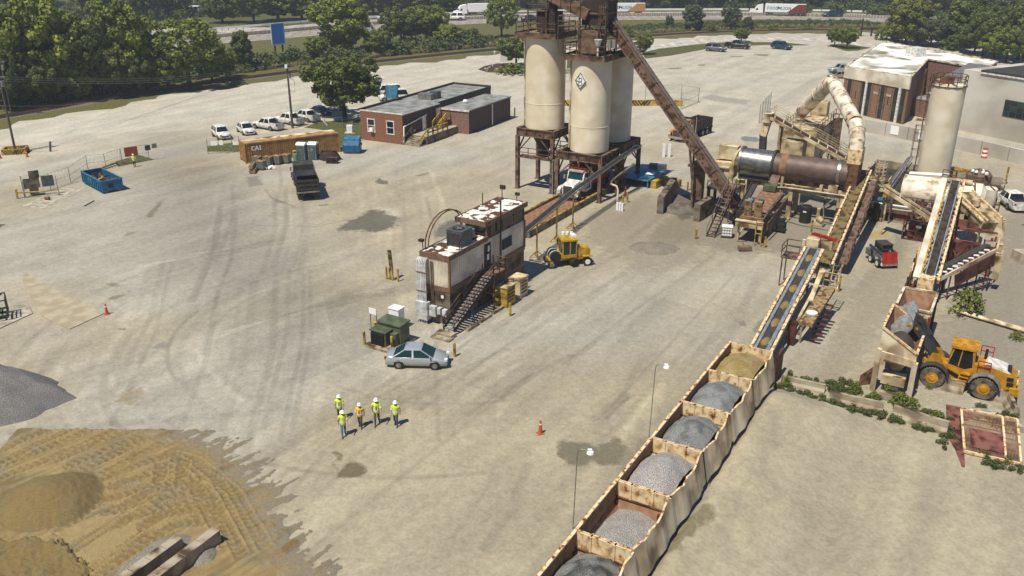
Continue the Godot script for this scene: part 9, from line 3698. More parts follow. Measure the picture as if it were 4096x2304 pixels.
func semi(label: String,front: Vector3,back: Vector3,kindof: int):
	var d:=(front - back).normalized()
	var t:=thing("semi_truck",label,"truck",front,face(d),"trucks on the highway")
	var st:=S()
	side(st,[Vector2(0.0,0.7),Vector2(0.1,1.5),Vector2(1.7,1.9),Vector2(1.9,2.7),Vector2(2.6,3.5),Vector2(4.6,3.9),Vector2(4.8,0.7)],-1.2,1.2)
	obj("cab",st,M.plastic_white,t)
	pane(t,"windscreen",[Vector3(-1.05,1.95,1.7),Vector3(1.05,1.95,1.7),Vector3(1.0,2.7,1.95),Vector3(-1.0,2.7,1.95)],M.glass,Vector3(0,0.3,-1).normalized(),0.04)
	for s in [-1,1]:
		pane(t,"side_window",[Vector3(s*1.2,1.8,2.2),Vector3(s*1.2,1.8,3.0),Vector3(s*1.2,2.5,3.0),Vector3(s*1.2,2.5,2.4)],M.glass,Vector3(s,0,0),0.05)
	st=S()
	box(st,Vector3(0,0.85,6.0),Vector3(2.2,0.4,11.0))
	obj("chassis",st,M.roof_dark,t)
	for z in [1.0,5.0,6.3,16.5,17.8]:
		axle(t,z,0.52,1.0,0.5,M.galv)
	st=S()
	if kindof == 3:
		box(st,Vector3(0,1.35,11.8),Vector3(2.5,0.3,14.0))
		obj("flat_bed",st,M.grey_dark,t)
		st=S()
		box(st,Vector3(0,2.1,13.0),Vector3(2.3,1.2,8.0))
		obj("load",st,mat("blue_load",C(38,52,92),0.7,0.0,"dirty",0.5),t)
		st=S()
		box(st,Vector3(0,2.9,12.4),Vector3(2.2,0.4,7.0))
		obj("load_cover",st,M.concrete_light,t)
		return
	box(st,Vector3(0,2.65,12.4),Vector3(2.5,2.75,14.0))
	obj("trailer_body",st,M.plastic_white,t)
	st=S()
	box(st,Vector3(0,1.15,12.0),Vector3(2.3,0.25,13.6))
	box(st,Vector3(0,0.8,11.0),Vector3(2.44,0.7,5.5))
	obj("side_skirt",st,M.grey,t)
	if kindof > 0:
		# the near side is the left-hand side as the truck heads to the left of the picture
		var b:=Basis(Vector3.UP,-PI*0.5)
		st=S()
		var x:=-1.27
		var z0:=13.2 if kindof == 1 else 12.8
		fan(st,[Vector3(x,1.3,z0),Vector3(x,1.3,19.38),Vector3(x,4.0,19.38),Vector3(x,4.0,z0+3.6)])
		fan(st,[Vector3(x - 0.01,1.3,z0),Vector3(x - 0.01,1.3,19.38),Vector3(x - 0.01,4.0,19.38),Vector3(x - 0.01,4.0,z0+3.6)])
		obj("printed_panel",st,mat("food_print_%d" % kindof,C(138,58,44) if kindof == 1 else C(196,150,96),0.6,0.0,"rusty2" if kindof == 2 else "dirty",0.8),t)
		var teal:=mat("teal_print_%d" % kindof,C(30,128,148),0.6)
		letters("lettering","FOOD",1.05,teal,t,Transform3D(b,Vector3(x,2.6,8.0)),0.02)
		letters("lettering","LION",1.05,teal,t,Transform3D(b,Vector3(x,2.6,12.7)),0.02)
		st = S()  # the small dark lion mark between the words
		box(st,Vector3(x,2.72,10.3),Vector3(0.03,0.42,1.1))
		box(st,Vector3(x,2.98,9.9),Vector3(0.03,0.4,0.4))
		for z in [9.9,10.7]:
			box(st,Vector3(x,2.35,z),Vector3(0.03,0.45,0.2))
		bar(st,Vector3(x,2.9,10.8),Vector3(x,3.1,11.1),0.1)
		obj("lion_mark",st,M.black,t)

func highway_traffic():
	var h:=Vector3(0,0.03,0)
	semi("white truck with a plain trailer, its cab left of the silos",Vector3(-20.98,0,-328.66)+h,Vector3(5.86,0,-336.56)+h,0)
	semi("white supermarket trailer truck partly behind the silo tops",Vector3(28.97,0,-332.56)+h,Vector3(48.27,0,-333.36)+h,2)
	semi("white supermarket trailer truck with a red end panel at the right",Vector3(86.37,0,-332.56)+h,Vector3(105.59,0,-326.74)+h,1)
	semi("white flatbed truck loaded with blue bundles behind the blue board",Vector3(-39.54,0,-269.59)+h,Vector3(-62.93,0,-254.59)+h,3)
	var g:="cars on the highway"
	car("highway_car","white off-road car beside the plain trailer truck's cab","car",Vector3(-19.62,0,-312.12)+h,face(Vector3(-1,0,0.0)),"suv",M.plastic_white,M.glass,g,1.5)
	car("highway_car","white car half hidden by the third tree along the highway","car",Vector3(-42.44,0,-312.12)+h,face(Vector3(-1,0,0.3)),"suv",M.plastic_white,M.glass,g,1.5)
	car("highway_car","dark car just left of the first silo's top","car",Vector3(6.37,0,-306.96)+h,face(Vector3(1,0,0)),"sedan",M.black_paint,M.glass,g,1.5)
	car("highway_car","blue car on the highway at the right","car",Vector3(114.02,0,-324.84)+h,face(Vector3(-1,0,0)),"sedan",M.blue_paint,M.glass,g,1.5)
	car("highway_car","white parked car between the trees at the top left","car",Vector3(-117.19,0,-340.65)+h,face(Vector3(1,0,0.2)),"suv",M.plastic_white,M.glass,g,1.4)

# ---------------------------------------------------------------- vegetation
var crowns:={}

func leaf_cloud(sd: int, blobs: Array, leaves: int, size: float, c0: Color, c1: Color) -> ArrayMesh:  # leaf-sized faces on and in a set of clumps
	var r:=RandomNumberGenerator.new()
	r.seed=sd
	var V:=PackedVector3Array()
	var N:=PackedVector3Array()
	var K:=PackedColorArray()
	var vol:=0.0
	for b in blobs:
		vol+=b[1]*b[1]
	for b in blobs:
		var n:=int(leaves*b[1]*b[1]/vol)
		var tone:=r.randf()
		for i in n:
			var d:=Vector3(r.randfn(),r.randfn(),r.randfn()).normalized()
			var p: Vector3=b[0]+d*b[1]*pow(r.randf(),0.28)
			var nn:=(d+Vector3(r.randfn(),r.randfn()+0.7,r.randfn())*0.55).normalized()
			var s:=size*r.randf_range(0.6,1.35)
			var x:=nn.cross(Vector3(r.randfn(),r.randfn(),r.randfn())).normalized()*s
			var y:=nn.cross(x).normalized()*s*0.8
			var c:=c0.lerp(c1,clampf(tone*0.7+r.randf()*0.45,0,1))
			for q2 in [p - x,p+y,p+x,p - x,p+x,p - y]:
				V.append(q2+nn*s*0.15*r.randf())
				N.append(nn)
				K.append(c)
	var a:=[]
	a.resize(Mesh.ARRAY_MAX)
	a[Mesh.ARRAY_VERTEX]=V
	a[Mesh.ARRAY_NORMAL]=N
	a[Mesh.ARRAY_COLOR]=K
	var m:=ArrayMesh.new()
	m.add_surface_from_arrays(Mesh.PRIMITIVE_TRIANGLES,a)
	return m

func crown(key: String) -> Array:  # unit trees: height 1, crown radius about 0.4
	if crowns.has(key):
		return crowns[key]
	var form: String=key.get_slice("_",0)
	var sd: int=100+key.hash() % 1000
	var r:=RandomNumberGenerator.new()
	r.seed=sd
	var blobs:=[]
	var n:=120
	for i in n:
		var t:=TAU*i*0.381966
		var f:=(i+0.5)/n
		var y:=0.0
		var rad:=0.0
		if form == "tall":
			y=lerpf(0.22,0.9,f)
			rad=0.34*pow(sin(PI*clampf((y - 0.1)/0.95,0,1)),0.7)
		elif form == "column":
			y=lerpf(0.08,0.92,f)
			rad=0.22*pow(sin(PI*clampf((y - 0.02)/1.05,0,1)),0.6)
		elif form == "round":
			y=lerpf(0.3,0.86,f)
			rad=0.42*pow(sin(PI*clampf((y - 0.16)/0.92,0,1)),0.75)
		elif form == "bush" or form == "weed":
			y=lerpf(0.1,0.75,f)
			rad=0.5*sqrt(1.0 - pow(f,2.0))
		else:
			y=lerpf(0.35,0.9,f)
			rad=0.4*sin(PI*clampf((y - 0.2)/0.85,0,1))
		rad*=r.randf_range(0.4,1.2)
		blobs.append([Vector3(cos(t)*rad,y+r.randf_range(-0.07,0.07),sin(t)*rad),r.randf_range(0.04,0.095)*(0.85 if form == "sparse" else 1.0)])
	var pal: Array={"dark": [Color(0.040,0.060,0.008),Color(0.135,0.170,0.022)],"mid": [Color(0.060,0.086,0.009),Color(0.205,0.240,0.030)],"yellow": [Color(0.065,0.080,0.010),Color(0.20,0.205,0.03)],"bright": [Color(0.085,0.115,0.012),Color(0.27,0.30,0.04)],"olive": [Color(0.075,0.088,0.016),Color(0.22,0.22,0.06)],"hazy": [Color(0.045,0.06,0.026),Color(0.12,0.14,0.055)]}[key.get_slice("_",1)]
	var leaves:=leaf_cloud(sd,blobs,700 if form == "weed" else 15000 if form != "sparse" else 7500,0.05 if form == "weed" else 0.0185,pal[0],pal[1])
	var st:=S()
	cyl(st,Vector3.ZERO,Vector3(0.01,0.45,0.0),0.032,0.018,7)
	cyl(st,Vector3(0.01,0.45,0),Vector3(0.0,0.8,0.02),0.018,0.006,6)
	for i in 9:
		var b: Vector3=blobs[(i*13) % blobs.size()][0]
		cyl(st,Vector3(0.005,clampf(b.y - 0.25,0.15,0.6),0),b,0.011,0.003,5)
	st.generate_normals()
	crowns[key]=[leaves,st.commit()]
	return crowns[key]

func tree(called: String,label: String,p: Array,key: String,group := "",cat:="tree"):
	var t:=thing(called,label,cat,p[0],rng.randf()*TAU,group)
	var c:=crown(key)
	var wide: float={"tall": 0.44,"column": 0.32,"round": 0.52,"bush": 0.6,"weed": 0.6,"sparse": 0.5}[key.get_slice("_",0)]
	var s:=Vector3(p[2]/wide,p[1],p[2]/wide)
	part("trunk",c[1],M.bark,t,Transform3D(Basis.from_scale(s),Vector3.ZERO))
	part("crown",c[0],M.leaf,t,Transform3D(Basis.from_scale(s),Vector3.ZERO))

func trees():
	var g:="leafy trees between railway and highway"
	tree("shade_tree","big dark round shade tree beside the brick office",[Vector3(-27.72,0,-144.97),10.60,6.36],"round_dark")
	tree("tree","broad tree at the far left edge above the pole wires",[Vector3(-88.92,0,-155.47),17.33,5.83],"tall_mid",g)
	tree("tree","tallest bright-leaved tree at the left, behind the two power wires",[Vector3(-83.39,0,-159.29),19.00,6.65],"tall_bright",g)
	tree("tree","tree with a dark trunk gap, right of the tallest left tree",[Vector3(-78.33,0,-163.28),16.05,5.76],"round_dark",g)
	tree("tree","wide-crowned tree in the middle of the left wood",[Vector3(-73.54,0,-168.33),17.59,6.66],"tall_mid",g)
	tree("tree","low dark tree in front of the left wood's middle",[Vector3(-74.09,0,-164.94),10.72,4.76],"round_olive",g)
	tree("tree","flat-topped open tree at the right end of the left wood",[Vector3(-63.54,0,-174.61),13.54,7.90],"sparse_mid",g)
	tree("tree","small tree in front of the flat-topped open one",[Vector3(-66.71,0,-171.87),8.11,4.59],"round_mid",g)
	tree("tree","dense dark vine-covered tree alone left of the blue board",[Vector3(-59.28,0,-197.51),8.66,2.88],"column_dark",g)
	tree("tree","large spreading tree hiding part of the flatbed truck",[Vector3(-42.64,0,-226.07),13.98,8.14],"tall_bright",g)
	tree("tree","dark tree just right of the flatbed truck's cab",[Vector3(-29.41,0,-239.63),10.40,5.76],"round_dark",g)
	tree("tree","rounded tree beside the plain trailer truck's cab",[Vector3(-22.99,0,-244.79),10.71,6.41],"round_mid",g)
	tree("tree","slim forked tree in front of the plain trailer",[Vector3(-2.93,0,-255.78),11.35,5.57],"sparse_mid",g)
	tree("tree","round orchard-like tree over the far flower bed",[Vector3(0.91,0,-203.53),7.00,4.49],"round_mid")
	tree("tree","small round lollipop tree on the far grass strip",[Vector3(32.82,0,-223.83),5.55,2.37],"round_mid")
	tree("tree","tall hazy tree right of the long conveyor's top",[Vector3(55.89,0,-280.84),7.52,4.16],"column_hazy",g)
	tree("tree","small narrow tree left of the tall hazy one",[Vector3(48.88,0,-283.14),4.04,1.73],"column_hazy",g)
	tree("tree","greyish bushy tree before the red-ended trailer's cab",[Vector3(68.12,0,-283.14),7.11,3.45],"round_hazy",g)
	tree("tree","small pointed tree right of the greyish bushy one",[Vector3(73.45,0,-283.14),3.81,1.98],"column_hazy",g)
	tree("tree","small tree on the lot edge above the black pickup",[Vector3(63.59,0,-250.17),4.03,2.53],"round_mid")
	tree("tree","left of two small trees on the far grass island",[Vector3(85.68,0,-239.63),5.30,2.32],"round_mid","pair of trees on the grass island")
	tree("tree","right of two small trees on the far grass island",[Vector3(87.89,0,-236.30),5.63,2.91],"round_mid","pair of trees on the grass island")
	var r:="trees behind the two-storey office"
	tree("tree","bright yellow-green tree left of the office roof's far end",[Vector3(106.87,0,-244.79),12.12,6.67],"tall_yellow",r)
	tree("tree","grey-green tree between the yellow-green one and the office",[Vector3(111.28,0,-239.63),7.91,4.72],"round_hazy",r)
	tree("tree","tall dark tree at the upper right behind the office",[Vector3(119.75,0,-239.63),12.87,6.79],"tall_dark",r)
	tree("tree","dense tree above the far corner of the office roof",[Vector3(116.45,0,-222.36),10.37,5.36],"round_dark",r)
	tree("tree","rightmost dark tree at the picture's edge",[Vector3(121.53,0,-215.27),13.65,5.65],"tall_dark",r)
	tree("tree","low bushy tree at the right edge behind the hall",[Vector3(115.86,0,-209.89),8.79,4.16],"round_mid",r)
	tree("tree","low bright bush under the yellow-green tree",[Vector3(106.04,0,-255.78),4.76,3.92],"bush_mid",r)
	tree("tree","second low bush along the office's back wall",[Vector3(114.56,0,-233.06),4.77,4.10],"bush_dark",r)
	for e in [[Vector3(-88.11,0,-160.07),12.96,4.26],[Vector3(-81.63,0,-162.47),11.34,4.33],[Vector3(-76.68,0,-165.77),13.08,4.04],[Vector3(-70.61,0,-170.97),11.86,4.16],[Vector3(-61.52,0,-182.33),9.16,3.63],[Vector3(-86.94,0,-151.10),10.66,3.04],[Vector3(-70.81,0,-166.62),8.04,3.34],[Vector3(-78.70,0,-160.86),7.38,3.24],[Vector3(-83.64,0,-155.47),8.11,3.83],[Vector3(-60.22,0,-187.50),6.19,2.91],[Vector3(-33.30,0,-222.36),6.64,3.42],[Vector3(-46.62,0,-215.27),5.54,3.32],[Vector3(-16.71,0,-239.63),5.90,4.21],[Vector3(-11.66,0,-244.79),4.37,3.23]]:
		tree("tree","smaller leafy tree filling in below the taller trees by the railway",e,["round_mid","round_dark","tall_bright"][rng.randi() % 3],"understorey trees by the railway")
	for e in [[Vector3(110.33,0,-244.79),4.37,3.76],[Vector3(116.81,0,-244.79),6.43,4.83],[Vector3(116.67,0,-226.83),6.19,4.49],[Vector3(117.21,0,-218.05),6.16,4.32],[Vector3(117.16,0,-205.40),8.36,4.07],[Vector3(107.88,0,-252.02),4.70,3.32],[Vector3(117.90,0,-237.96),3.05,3.67]]:
		tree("tree","leafy tree filling the wood behind the office roof",e,["round_mid","round_dark","tall_bright"][rng.randi() % 3],"wood behind the office")
	# beyond the highway
	var b:="background trees beyond the highway"
	var bl:="leafy background tree in the row beyond the highway"
	for e in [[Vector3(-150.35,0,-265.68),13.27,8.65],[Vector3(-151.01,0,-287.86),15.45,8.09],[Vector3(-137.43,0,-302.94),13.51,7.20],[Vector3(-125.49,0,-313.88),11.66,6.79],[Vector3(-121.44,0,-328.66),13.50,8.51],[Vector3(-96.39,0,-302.94),10.30,6.57],[Vector3(-85.79,0,-302.94),11.04,7.22],[Vector3(-79.86,0,-311.07),11.82,8.08],[Vector3(-72.33,0,-313.88),9.10,6.80],[Vector3(-50.76,0,-334.95),10.49,8.69],[Vector3(-40.93,0,-338.19),8.93,8.05],[Vector3(-28.47,0,-348.27),9.74,8.27],[Vector3(-22.63,0,-351.76),6.68,6.85],[Vector3(6.61,0,-362.64),10.41,7.82],[Vector3(20.79,0,-362.64),11.88,9.38]]:
		tree("background_tree",bl,e,["tall_dark","round_olive","tall_mid","round_dark"][rng.randi() % 4],b)
	var hl:="hazy background tree in the wooded slope at the top right"
	for e in [[Vector3(56.00,0,-366.42),10.22,8.69],[Vector3(65.54,0,-366.42),9.62,7.90],[Vector3(75.47,0,-368.33),10.12,8.74],[Vector3(86.22,0,-366.42),9.62,7.90],[Vector3(96.39,0,-362.64),8.94,7.83],[Vector3(110.08,0,-366.42),10.22,8.69],[Vector3(124.06,0,-370.27),10.92,9.57],[Vector3(138.12,0,-378.22),11.14,9.77],[Vector3(145.08,0,-366.42),10.22,8.69],[Vector3(152.09,0,-328.66),12.17,9.23],[Vector3(157.82,0,-313.88),12.94,8.82],[Vector3(164.38,0,-300.33),13.64,9.09],[Vector3(165.38,0,-287.86),13.12,8.73]]:
		tree("background_tree",hl,e,["round_hazy","tall_hazy","round_olive"][rng.randi() % 3],"hazy wooded slope")
	for e in [[Vector3(128.06,0,-265.68),6.70,5.22],[Vector3(138.41,0,-259.66),9.37,6.23],[Vector3(141.52,0,-246.56),9.35,5.92]]:
		tree("background_tree","dark tree in the clump between the office and the wooded slope",e,"tall_dark","clump behind the office")
	# shrubs that can be told apart
	var sg:="shrubs along the railway and lots"
	for e in [[[Vector3(24.57,0,-263.64),4.67,3.46],"pale round shrub right of the silo tops by the railway"],[[Vector3(32.68,0,-263.64),4.01,3.46],"second rounded shrub right of the silo tops"],[[Vector3(61.32,0,-278.57),3.05,1.83],"small shrub between the two hazy trees"],[[Vector3(81.52,0,-283.14),2.15,2.11],"rounded shrub by the railway above the blue car lot"],[[Vector3(92.43,0,-284.31),1.80,2.49],"rounded shrub below the red-ended trailer"],[[Vector3(0.17,0,-193.50),2.78,3.87],"dark clipped shrub mass at the far flower bed"],[[Vector3(-1.31,0,-144.31),2.94,0.72],"leafy vine shrub at the annex corner of the brick office"],[[Vector3(37.26,0,-65.37),2.72,1.47],"leafy green bush growing beside the maroon conveyor"],[[Vector3(23.30,0,-52.13),1.18,0.47],"bushy weed left of the tall hopper's feet"],[[Vector3(25.78,0,-50.79),1.05,0.76],"largest weed clump in front of the tall hopper"],[[Vector3(25.16,0,-51.72),1.21,0.43],"weed growing under the tall hopper's belt"],[[Vector3(24.25,0,-51.45),0.68,0.40],"small weed left of the largest clump"],[[Vector3(26.47,0,-50.40),0.75,0.43],"weed right of the largest clump, by the barrier"],[[Vector3(18.90,0,-53.24),0.89,0.38],"weedy bush at the left end of the barrier line"],[[Vector3(18.06,0,-52.82),0.54,0.24],"small weed at the foot of the maroon plate"],[[Vector3(27.25,0,-48.63),0.88,0.60],"dry brown weeds right of the barrier with the chipped top"],[[Vector3(30.95,0,-48.03),0.65,0.63],"green weeds by the broken blocks at the right edge"],[[Vector3(38.74,0,-60.60),0.84,0.57],"low green tuft by the long pipes"],[[Vector3(28.59,0,-52.82),0.39,0.27],"tuft on top of the long barrier"]]:
		tree("shrub",e[1],e[0],"bush_mid" if e[0][1] > 3.0 else "weed_mid",sg,"shrub")
	# undergrowth, tall dry grass and weeds: nobody could count them
	var lt:=leaf_cloud(5,[[Vector3(0,0.4,0),0.5],[Vector3(0.4,0.3,0.2),0.4],[Vector3(-0.4,0.35,-0.1),0.45]],300,0.09,Color(0.03,0.045,0.008),Color(0.115,0.14,0.03))
	var dry:=leaf_cloud(6,[[Vector3(0,0.3,0),0.3],[Vector3(0.35,0.35,0.0),0.3],[Vector3(-0.3,0.25,0.1),0.3]],120,0.07,Color(0.16,0.13,0.06),Color(0.34,0.28,0.14))
	var line:=smooth_line([Vector3(-92.03,0,-150.40),Vector3(-83.08,0,-161.66),Vector3(-77.12,0,-173.68),Vector3(-66.09,0,-187.50),Vector3(-56.72,0,-197.51),Vector3(-47.06,0,-207.94),Vector3(-36.06,0,-217.35),Vector3(-20.88,0,-229.13),Vector3(-4.69,0,-241.33),Vector3(14.86,0,-255.78),Vector3(36.00,0,-268.80),Vector3(51.72,0,-277.45),Vector3(69.73,0,-283.14),Vector3(80.86,0,-286.66),Vector3(100.49,0,-289.06),Vector3(117.48,0,-287.86)],1.0)
	var ug:=[]
	var dg:=[]
	for i in line.size():
		for k in 6:
			var p: Vector3=line[i]+Vector3(rng.randf_range(-1,1),0,-rng.randf_range(0.5,16.0))
			if p.x > -62.0 and p.x < -34.0 and rng.randf() < 0.8:
				continue
			var s:=rng.randf_range(1.4,3.6)*(1.0 if p.x < -8 else 0.5)
			ug.append(Transform3D(Basis(Vector3.UP,rng.randf()*TAU).scaled(Vector3(s,s*rng.randf_range(0.7,1.1),s)),p))
		for k in 2:
			var p: Vector3=line[i]+Vector3(rng.randf_range(-1,1),0,rng.randf_range(-1.2,1.4))
			var s:=rng.randf_range(0.8,1.7)
			dg.append(Transform3D(Basis(Vector3.UP,rng.randf()*TAU).scaled(Vector3(s*0.7,s*1.3,s*0.7)),p))
	scatter("undergrowth","dense green undergrowth along the railway below the trees",lt,ug)
	scatter("dry_grass","tall dry tan grass along the far side of the railway",dry,dg)
	var wd:=[]
	for e in [[Vector3(18.46,0,-52.68),Vector3(23.16,0,-49.63),46,0.9],[Vector3(23.16,0,-49.63),Vector3(27.07,0,-46.85),40,0.8],[Vector3(25.32,0,-50.14),Vector3(27.76,0,-48.63),40,1.6],[Vector3(30.29,0,-49.63),Vector3(32.35,0,-48.63),30,1.5],[Vector3(27.10,0,-45.61),Vector3(29.52,0,-42.67),26,1.6],[Vector3(21.73,0,-53.10),Vector3(23.85,0,-51.45),30,1.2],[Vector3(19.42,0,-54.54),Vector3(23.63,0,-52.68),26,1.0]]:
		for k in e[2]:
			var p: Vector3=e[0].lerp(e[1],rng.randf())+Vector3(rng.randfn()*0.3*e[3],0,rng.randfn()*0.4*e[3])
			var s:=rng.randf_range(0.18,0.5)
			wd.append(Transform3D(Basis(Vector3.UP,rng.randf()*TAU).scaled(Vector3(s,s,s)),p))
	scatter("ground_weeds","scattered low weeds along the concrete barriers",lt,wd)
	var fl:=[]
	for k in 26:
		fl.append(Transform3D(Basis(Vector3.UP,rng.randf()*TAU).scaled(Vector3.ONE*rng.randf_range(0.3,0.6)),Vector3(-6.19,0,-201.53).lerp(Vector3(-0.36,0,-200.78),rng.randf())+Vector3(0,0,rng.randf_range(-5,5))))
	scatter("flower_bed_plants","small pale plants dotted over the brown flower bed",leaf_cloud(9,[[Vector3(0,0.3,0),0.4]],60,0.16,Color(0.5,0.42,0.16),Color(0.7,0.66,0.5)),fl)
	var bk:=[]
	for k in 900:
		var a: Vector3=Vector3(-187.57,0,-287.86).lerp(Vector3(26.30,0,-374.20),rng.randf()) if k < 560 else Vector3(44.16,0,-374.20).lerp(Vector3(185.39,0,-300.33),rng.randf())
		var s:=rng.randf_range(2.0,5.0)
		bk.append(Transform3D(Basis(Vector3.UP,rng.randf()*TAU).scaled(Vector3(s,s*1.0,s)),a+Vector3(0,0,-rng.randf_range(0,90))))
	scatter("far_scrub","far-off scrub and woodland floor beyond the highway",lt,bk)

func scatter(called: String,label: String,m: Mesh,list: Array):
	var mm:=MultiMesh.new()
	mm.transform_format=MultiMesh.TRANSFORM_3D
	mm.mesh=m
	mm.instance_count=list.size()
	for i in list.size():
		mm.set_instance_transform(i,list[i])
	var n:=MultiMeshInstance3D.new()
	n.name=numbered(called)
	n.multimesh=mm
	n.material_override=M.leaf
	add_child(n)
	kind(tag(n,label,"vegetation"),"stuff")

# ---------------------------------------------------------------- people
func capsule_d(p: Vector3,a: Vector3,b: Vector3,ra: float,rb: float) -> float:
	var ab:=b - a
	var t:=clampf((p - a).dot(ab)/ab.length_squared(),0.0,1.0)
	return p.distance_to(a+ab*t) - lerpf(ra,rb,t)

func blob(bones: Array, cell: float, paint: Array, k := 0.03) -> SurfaceTool:  # surface nets over a smooth union of tapered bones
	var lo:=Vector3.ONE*1e9
	var hi:=-lo
	for b in bones:
		for e in [0,1]:
			lo=lo.min(b[e] - Vector3.ONE*(b[2+e]+cell*2))
			hi=hi.max(b[e]+Vector3.ONE*(b[2+e]+cell*2))
	var n:=Vector3i(((hi - lo)/cell).ceil())+Vector3i.ONE
	var f:=PackedFloat32Array()
	f.resize(n.x*n.y*n.z)
	f.fill(1.0)
	for b in bones:
		var m:=Vector3.ONE*(maxf(b[2],b[3])+cell*3.0)
		var i0:=Vector3i((b[0].min(b[1]) - m - lo)/cell).clamp(Vector3i.ZERO,n - Vector3i.ONE)
		var i1:=Vector3i((b[0].max(b[1])+m - lo)/cell).clamp(Vector3i.ZERO,n - Vector3i.ONE)
		for z in range(i0.z,i1.z+1):
			for y in range(i0.y,i1.y+1):
				for x in range(i0.x,i1.x+1):
					var d:=capsule_d(lo+Vector3(x,y,z)*cell,b[0],b[1],b[2],b[3])
					var i:=(z*n.y+y)*n.x+x
					var h:=maxf(k - absf(f[i] - d),0.0)/k
					f[i]=minf(f[i],d) - h*h*k*0.25
	var vid:={}
	var st:=SurfaceTool.new()
	st.begin(Mesh.PRIMITIVE_TRIANGLES)
	st.set_smooth_group(1)
	for z in n.z - 1:
		for y in n.y - 1:
			for x in n.x - 1:
				var s:=0
				var c:=Vector3.ZERO
				var cnt:=0
				for e in 8:
					if f[((z+(e >> 2))*n.y+y+((e >> 1) & 1))*n.x+x+(e & 1)] < 0.0:
						s+=1
				if s == 0 or s == 8:
					continue
				for e in [[0,1],[2,3],[4,5],[6,7],[0,2],[1,3],[4,6],[5,7],[0,4],[1,5],[2,6],[3,7]]:
					var a: int=e[0]
					var b: int=e[1]
					var fa:=f[((z+(a >> 2))*n.y+y+((a >> 1) & 1))*n.x+x+(a & 1)]
					var fb:=f[((z+(b >> 2))*n.y+y+((b >> 1) & 1))*n.x+x+(b & 1)]
					if (fa < 0.0) != (fb < 0.0):
						c+=Vector3(a & 1,(a >> 1) & 1,a >> 2).lerp(Vector3(b & 1,(b >> 1) & 1,b >> 2),fa/(fa - fb))
						cnt+=1
				vid[Vector3i(x,y,z)]=lo+(Vector3(x,y,z)+c/cnt)*cell
	for key in vid:
		for ax in 3:
			var d:=Vector3i.ZERO
			d[ax]=1
			var i: int=(key.z*n.y+key.y)*n.x+key.x
			var j: int=((key.z+d.z)*n.y+key.y+d.y)*n.x+key.x+d.x
			if (f[i] < 0.0) == (f[j] < 0.0):
				continue
			var u:=Vector3i.ZERO
			var v:=Vector3i.ZERO
			u[(ax+1) % 3]=1
			v[(ax+2) % 3]=1
			var c:=[key,key - u,key - u - v,key - v]
			var ok:=true
			for e in c:
				ok=ok and vid.has(e)
			if not ok:
				continue
			if f[i] < 0.0:
				c.reverse()
			for e in [0,1,2,0,2,3]:
				var p: Vector3=vid[c[e]]
				var best:=1e9
				var col:=Color.WHITE
				for b in paint:
					var q2:=capsule_d(p,b[0],b[1],b[2],b[3])
					if q2 < best:
						best=q2
						col=b[4]
				st.set_color(col)
				st.add_vertex(p)
	return st

